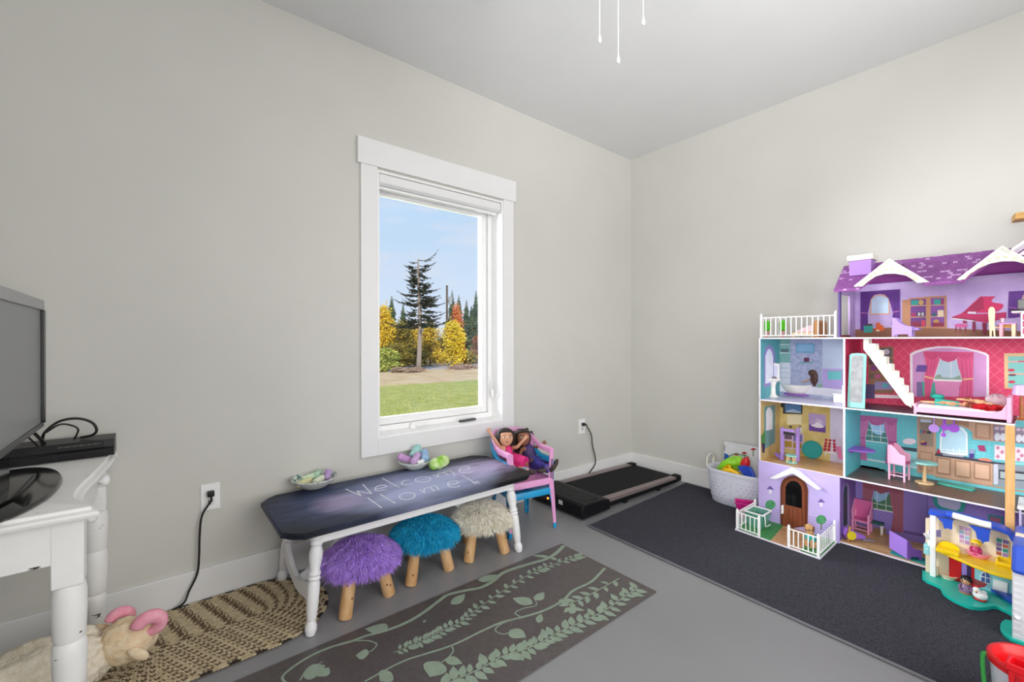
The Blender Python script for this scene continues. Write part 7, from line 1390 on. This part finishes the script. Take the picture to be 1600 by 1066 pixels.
# lower walls
yA = lambda x: fx(*cp_('t', (x, 700)), XA).y
def lw(name, x0, x1, m, d=.006): return MB().box(XA-d, XA, yA(x1), yA(x0), ZT, zy_-.0125).build(name, m, ph, bev=.001)
lw('red_door', 315, 430, m_rd); lw('purple_door', 432, 480, fmat('9a86d6')); lw('dark_doorway', 482, 520, fmat('3a2f5c')); lw('red_jamb', 522, 548, m_rd); lw('blue_wall', 550, 900, m_lb)
aw = [(603, 768), (605, 700), (615, 680), (640, 668), (670, 675), (695, 705), (700, 785)]; wf_ = tp2('arched_window', m_white, aw, XA-.006); 
for q_ in ([(610, 720), (646, 728), (646, 770), (612, 762)], [(612, 708), (618, 690), (646, 680), (646, 722)], [(654, 730), (690, 738), (692, 782), (654, 773)], [(654, 680), (672, 684), (690, 710), (690, 732), (654, 724)]): MB().prism(tx_(q_, XA-.0092), (-.0008, 0, 0)).build('pane', fmat('3f5f9a'), wf_)
tp2('garage_door', m_white, [(722, 740), (858, 775), (850, 892), (716, 835)], XA-.006, .005)
rtz = fx(*cp_('t', (560, 770)), -.50).z; P = [on('t', p, rtz) for p in ((455, 728), (520, 722), (665, 785), (645, 805), (560, 815), (500, 775))]
tb2 = MB().prism([V((p.x, p.y, rtz-.005)) for p in P], (0, 0, .005)); cxx = sum((p for p in P), V())/len(P); tb2.cyl((cxx.x, cxx.y, ZT), (cxx.x, cxx.y, rtz-.005), .012, n=14); tb2.build('red_canopy', m_rd, ph, bev=.001)
sl = [on('t', p, ZT) for p in ((690, 850), (760, 850), (905, 900), (905, 985))]; MB().prism([V((p.x, p.y, ZT)) for p in sl], (0, 0, .016)).build('blue_ramp', fmat('2f58cc', rough=.3), ph, bev=.004)
# roof: blue scalloped valance carrying a white ridge
XR_ = cq_.x-.012; rt = [fx(*cp_('t', p), XR_) for p in ((122, 110), (230, 128), (330, 142), (450, 170), (560, 200), (700, 240), (800, 270), (900, 330), (950, 400))]; rp_ = bez(rt, 4)
def lowr(p, dz, dx=0): return V((p.x+dx, p.y, p.z-dz))
rings = [[p, V((XA+.01, p.y, p.z+.004)), V((XA+.01, p.y, p.z-.010)), lowr(p, .018)] for p in rp_]; MB().loft(rings).build('roof', m_bl, ph, bev=.002)
for pts in ([(200, 165), (360, 190), (345, 215), (345, 275), (325, 282), (315, 268), (270, 272), (255, 215)], [(495, 235), (700, 280), (690, 330), (685, 390), (640, 395), (625, 412), (610, 380), (575, 365), (560, 300)], [(860, 330), (950, 405), (948, 470), (925, 425), (880, 370)]): tp2('valance', m_bl, pts, XR_+.012, .006)
wr = [fx(*cp_('t', p), XR_-.004) for p in ((338, 148), (450, 178), (560, 210), (640, 232), (705, 245))]; MB().tube(bez(wr, 4), .014, 12, flat=1.0).build('white_ridge', m_white, ph, smooth=True); q = fx(*cp_('t', (308, 140)), XR_-.004); MB().cyl(q+V((0, .008, 0)), q+V((0, -.012, -.003)), .017, n=14).build('ridge_cap', m_bl, ph, bev=.002)
# white brick tower with blue roof at the frame edge
wx0, wx1, wy0, wy1 = -.800, -.47, -2.50, -2.262; zr_ = fx(1586, 893, wx0).z
tw = T('play_tower', 'white brick textured plastic tower with blue roof beside the play house', 'playhouse', ((wx0+wx1)/2, (wy0+wy1)/2, .009)); m_wt = mat('white_tower_plastic', 'e6e6ec', rough=.4, var=.01)
MB().box(wx0, wx1, wy0, wy1, .018, zr_).build('tower_wall', m_wt, tw, bev=.003)
for r_ in range(int((zr_-.03)/.012)):
    z = .026+r_*.012; n = 7; off = (r_ % 2)*.5; mbk_ = MB()
    for i in range(n):
        y0 = wy1-.004-(i+off)*.034; y1 = y0-.032
        if y1 < wy0+.004: continue
        mbk_.box(wx0-.0016, wx0+.001, y1, y0, z, z+.0102)
    if mbk_.f: mbk_.build('brick_course', m_wt, tw, bev=.0006)
MB().prism([(wx0-.02, wy0-.01, zr_-.004), (wx0-.02, wy0-.01, zr_+.012), (wx0+.04, wy0-.01, zr_+.085), (wx1, wy0-.01, zr_+.085), (wx1+.0, wy0-.01, zr_-.004)], (0, wy1-wy0+.012, 0)).build('roof', m_bl, tw, bev=.014)
q = fx(1589, 840, -.62); MB().box(q.x-.012, q.x+.012, q.y-.025, q.y+.004, zr_+.08, q.z+.018).build('chimney', m_cr, tw, bev=.002)
bs = [V((wx0-.006+.0, wy0, .0095))]; bs = [(wx0-.012, wy0), (wx0-.014, wy1-.02), (wx0-.010, wy1+.004), (wx0+.004, wy1+.018), (wx0+.03, wy1+.028), (wx0+.06, wy1+.032), (wx0+.10, wy1+.031), (wx0+.14, wy1+.022), (wx0+.165, wy1+.004), (wx1, wy1), (wx1, wy0)]
MB().prism(bez([(x, y, .0095) for x, y in bs], 4), (0, 0, .010)).build('base_plate', m_tq, tw, bev=.003); MB().ell((wx0-.004, wy1-.012, .10), (.006, .008, .007), 10, 8).build('knob', m_white, tw, smooth=True)
# little figures and furniture of the play house
GP = 'play house toys'; zu = zy_+.0008
def fig(label, q, cloth, skin, hair, s=1.0):
    o = T('toy_figure', label, 'figure', q, GP); MB().lathe([(0, 0), (.020*s, 0), (.021*s, .006*s), (.018*s, .024*s), (.012*s, .036*s), (0, .038*s)], q, 20).build('body', cloth, o, smooth=50)
    h = q+V((0, 0, .048*s)); MB().ell(h, .016*s, 16, 12).build('head', mat('toy_skin_'+skin, skin, rough=.4), o, smooth=True); MB().ell(h+V((.003*s, -.001*s, .005*s)), (.0175*s, .019*s, .0155*s), 16, 10).build('hair', hair, o, smooth=True)
    for sg in (-1, 1): e = h+V((-.0135*s, sg*.006*s+.004*s, .001*s)); MB().ell(e, (.003*s, .0022*s, .003*s), 8, 6).build('eye', m_black, o, smooth=True); MB().tube([q+V((-.006*s, sg*.014*s, .032*s)), q+V((-.014*s, sg*.019*s, .022*s)), q+V((-.020*s, sg*.012*s, .018*s))], [.004*s, .004*s, .0035*s], 8).build('arm', cloth, o, smooth=True)
    return o
q = tq(470, 868, ZT); q.z = ZT+.0006; f1_ = fig('black haired toy figure in a purple outfit on the teal base', q, fmat('8a6a8f'), 'd8a07c', mat('toy_black_hair', '17151c', rough=.3), 1.08); MB().lathe([(0, 0), (.022, 0), (.023, .004), (.022, .008), (0, .008)], q, 20).build('foot_ring', fmat('c07a3a'), f1_, smooth=40)
q = tq(600, 938, ZT); q.z = ZT+.0006; o = T('toy_hen', 'white toy hen with red comb and yellow beak on the teal base', 'figure', q, GP)
MB().ell(q+V((0, 0, .020)), (.019, .022, .017), 18, 12).ell(q+V((-.004, .010, .041)), (.012, .012, .013), 14, 10).tube([q+V((0, .004, .024)), q+V((-.004, .010, .041))], [.016, .011], 12).build('body', m_white, o, smooth=True); MB().ell(q+V((0, 0, .004)), (.019, .021, .005), 16, 6).build('red_base', m_rd, o, smooth=True)
cm = MB()
for k in range(3): cm.ell(q+V((-.004, .005+k*.005, .055-.001*abs(k-1))), (.003, .0035, .005), 8, 6)
cm.build('comb', m_rd, o, smooth=True); MB().lathe([(.0035, 0), (0, .009)], q+V((-.015, .010, .040)), 8, R=RY(-85)).build('beak', m_yl, o, smooth=40); MB().ell(q+V((-.014, .010, .034)), (.0025, .0025, .004), 8, 6).build('wattle', m_rd, o, smooth=True)
for sg in (-1, 1): MB().ell(q+V((0, sg*.019, .022)), (.012, .004, .010), 10, 8).build('wing', fmat('e8e8ee'), o, smooth=True)
MB().ell(q+V((.016, -.010, .030)), (.008, .010, .010), 10, 8).build('tail', fmat('e8e8ee'), o, smooth=True)
q = tq(575, 560, zu); q.z = zu; q.x += .03; o = T('toy_bathtub', 'pink toy bathtub on the yellow floor of the play house', 'bathtub', q, GP); MB().loft([[q+V((.022*k*math.cos(a), .040*k*math.sin(a), z)) for a in [6.2832*j/28 for j in range(28)]] for k, z in ((.6, 0), (.8, .006), (1, .02), (1.05, .022), (.95, .023), (.8, .014), (.01, .012))]).build('tub', fmat('f08fb4', rough=.3), o, smooth=50)
fig('yellow haired toy baby sitting in the pink bathtub', q+V((-.002, .006, .013)), fmat('c22a6a'), 'd09a7a', m_yl, .95)
def ytoy(name, label, q, parts, m, cat): 
    o = T(name, label, cat, q, GP)
    for nm, f in parts: f().build(nm, m, o, bev=.003)
q1_ = tq(320, 460, zu); q1_.z = zu; q1_.x = min(q1_.x+.02, XA-.045); ytoy('toy_bed', 'yellow toy bed on the left of the play house upper floor', q1_, [('bed_base', lambda: MB().box(q1_.x-.028, q1_.x+.028, q1_.y-.038, q1_.y+.038, zu, zu+.016)), ('headboard', lambda: MB().prism([(q1_.x+.020, q1_.y+.036*math.cos(a), zu+.016+.026*math.sin(a)) for a in [math.pi*k/12 for k in range(13)]], (.008, 0, 0)))], m_yl, 'bed')
q2_ = tq(830, 630, zu); q2_.z = zu; q2_.x += .02; ytoy('toy_armchair', 'yellow toy armchair on the right of the play house upper floor', q2_, [('seat', lambda: MB().box(q2_.x-.02, q2_.x+.02, q2_.y-.024, q2_.y+.024, zu, zu+.016)), ('backrest', lambda: MB().prism([(q2_.x+.012, q2_.y+.024*math.cos(a), zu+.014+.030*math.sin(a)) for a in [math.pi*k/12 for k in range(13)]], (.008, 0, 0))), ('armrest', lambda: MB().box(q2_.x-.02, q2_.x+.014, q2_.y+.018, q2_.y+.026, zu, zu+.026)), ('armrest', lambda: MB().box(q2_.x-.02, q2_.x+.014, q2_.y-.026, q2_.y-.018, zu, zu+.026))], m_yl, 'chair')
q3 = tq(300, 735, ZT); q3.z = ZT+.0006; o = T('toy_toilet', 'cream toy toilet at the left of the teal base', 'toilet', q3, GP); MB().lathe([(0, 0), (.018, 0), (.02, .010), (.026, .016), (.022, .018), (.012, .012), (0, .011)], q3, 20, sy=1.35).build('bowl', m_cr, o, smooth=50); MB().box(q3.x-.012, q3.x+.012, q3.y+.030, q3.y+.040, ZT+.0006, ZT+.042).build('tank', m_cr, o, bev=.003)
q4 = tq(180, 400, zu); q4 = V((XA-.018, yl-.016, zy_+.03)); o = T('toy_sink', 'white toy wash basin high on the left of the play house', 'sink', q4, GP); MB().lathe([(0, 0), (.010, .002), (.020, .016), (.022, .022), (.018, .022), (0, .010)], q4, 20).build('basin', m_white, o, smooth=50); MB().cyl(q4+V((0, 0, -.03)), q4+V((0, 0, .003)), .007, n=12).build('stem', m_white, o, smooth=40)
q5 = V((cq_.x+.015, cq_.y+.016, zy_-.045)); o = T('toy_bin', 'pale turquoise toy locker hanging beside the white column', 'toy', q5, GP); MB().box(q5.x-.012, q5.x+.02, q5.y-.004, q5.y+.018, q5.z, q5.z+.05).build('locker', fmat('93d6da'), o, bev=.005); MB().ell(q5+V((-.013, .006, .028)), .003, 8, 6).build('knob', m_white, o, smooth=True)

# ================================================================== right edge: tub, basket, shelf, roof
bc = fz(1548, 1042, .18)+CR*.112; bc = V((bc.x+.006, bc.y-.013, .009)); TZ = .955; pl_ = T('lidded_tub', 'white plastic tub with a red rim and green handle at the lower right corner', 'tub', bc)
MB().lathe([(r_, z_*TZ) for r_, z_ in [(0, 0), (.080, 0), (.083, .004), (.092, .178), (.088, .178), (.079, .008), (0, .006)]], bc, 40).build('tub_body', mat('white_tub_plastic', 'e4e6f2', rough=.35), pl_, smooth=40)
MB().lathe([(r_, z_*TZ) for r_, z_ in [(.094, .168), (.0985, .170), (.0985, .187), (.094, .191), (.086, .190), (.083, .184), (.078, .180), (.074, .16), (.06, .12), (0, .11), (0, .108), (.06, .116), (.073, .15), (.094, .168)]], bc, 48, cap=False).build('red_rim', fmat('e2121a', rough=.3), pl_, smooth=50)
hpn = V((-.012, .0995, 0)); MB().tube(bez([bc+hpn*.93+V((0, 0, .166)), bc+hpn*1.05+V((0, 0, .158)), bc+hpn*1.04+V((0, 0, .10)), bc+hpn*.97+V((-.01, 0, .03))], 5), [.006]*5+[.0055]*11, 10, flat=.7).build('handle', fmat('3fae4f', rough=.35), pl_, smooth=True)
lg_ = MB(); mwr = mat('blue_grey_line_print', '5a6a8a')
for k, (a0, h0) in enumerate(((0, .12), (.05, .10), (.1, .085))):
    pts = [bc+Matrix.Rotation(2.55+a0+.10*i, 3, 'Z') @ V((.0905, 0, 0))+V((0, 0, h0-.012*i+.006*math.sin(i*2))) for i in range(7)]; lg_.tube(pts, .0012, 5)
lg_.build('printed_line_drawing', mwr, pl_, kind='stuff')
rb = fx(1570, 1037, -1.44); RK = (rb.z-.009)/.188; rbc = V((-1.412, rb.y-.112, .009)); Rr_ = RZ(-6); bx_ = T('red_basket', 'red ribbed plastic basket in front of the white tub', 'basket', rbc); mrb = fmat('e01220', rough=.3)
def rr4(w, d, z): return [rbc+Rr_ @ V((a*d, b*w, z*RK)) for a, b in ((-1, -1), (1, -1), (1, 1), (-1, 1))]
MB().loft([rr4(.098, .020, 0), rr4(.105, .024, .17), rr4(.110, .028, .172), rr4(.110, .028, .188), rr4(.102, .021, .188), rr4(.095, .016, .006)]).build('basket_body', mrb, bx_, bev=.006)
rib = MB()
for k in range(11): z = (.165-k*.013)*RK; rib.cbox(rbc+Rr_ @ V((-.0245+.0004*k, 0, z)), (.006, .13, .006), Rr_)
for yy in (-.085, .085): rib.cbox(rbc+Rr_ @ V((-.023, yy, .09*RK)), (.008, .012, .15*RK), Rr_)
rib.build('ribs', fmat('b80e1a', rough=.35), bx_, bev=.0015)
q = fx(1571, 342, -.20); Rb = RZ(9); MBs = MB().cbox((q.x+.06, q.y-.33, q.z), (.09, .62, .030), Rb); shf = T('wall_shelf', 'light wooden shelf board high on the right wall above the dollhouse', 'shelf', (-.1, q.y-.3, q.z))
MBs.build('shelf_board', wood('honey_shelf_wood', 'c08d45', 'd3a45e', 'y', 7), shf, bev=.002)
for yy in (.12, .5): MB().prism([(-.0005, q.y-yy, q.z-.016), (-.16, q.y-yy, q.z-.016), (-.16, q.y-yy, q.z-.026), (-.02, q.y-yy, q.z-.12), (-.0005, q.y-yy, q.z-.12)], (0, -.018, 0)).build('bracket', m_white, shf, bev=.002)
# white toy roof corner standing on the dollhouse roof at the frame edge
X0 = -.435; P = [fx(*p, X0) for p in ((1580, 389), (1600, 375.5))]; sl_ = (P[1].z-P[0].z)/(P[0].y-P[1].y); ya = P[0].y; za = P[0].z; ym_ = ya-.15; zm_ = za+sl_*.15
wr_ = T('toy_roof', 'white toy roof lying on the purple dollhouse roof at the frame edge', 'toy', (-.36, ym_, za-.03))
for s in (1, -1):
    y_e = ym_+s*(ya-ym_); MB().prism([(X0, y_e, za), (X0, ym_, zm_), (X0, ym_, zm_-.016), (X0, y_e, za-.012)], (.16, 0, 0)).build('roof_slope', m_white, wr_, bev=.001)
MB().prism([(X0+.15, ya-.01, za-.012), (X0+.15, ym_, zm_-.02), (X0+.15, 2*ym_-ya+.01, za-.012)], (.006, 0, 0)).build('gable_end', m_white, wr_)
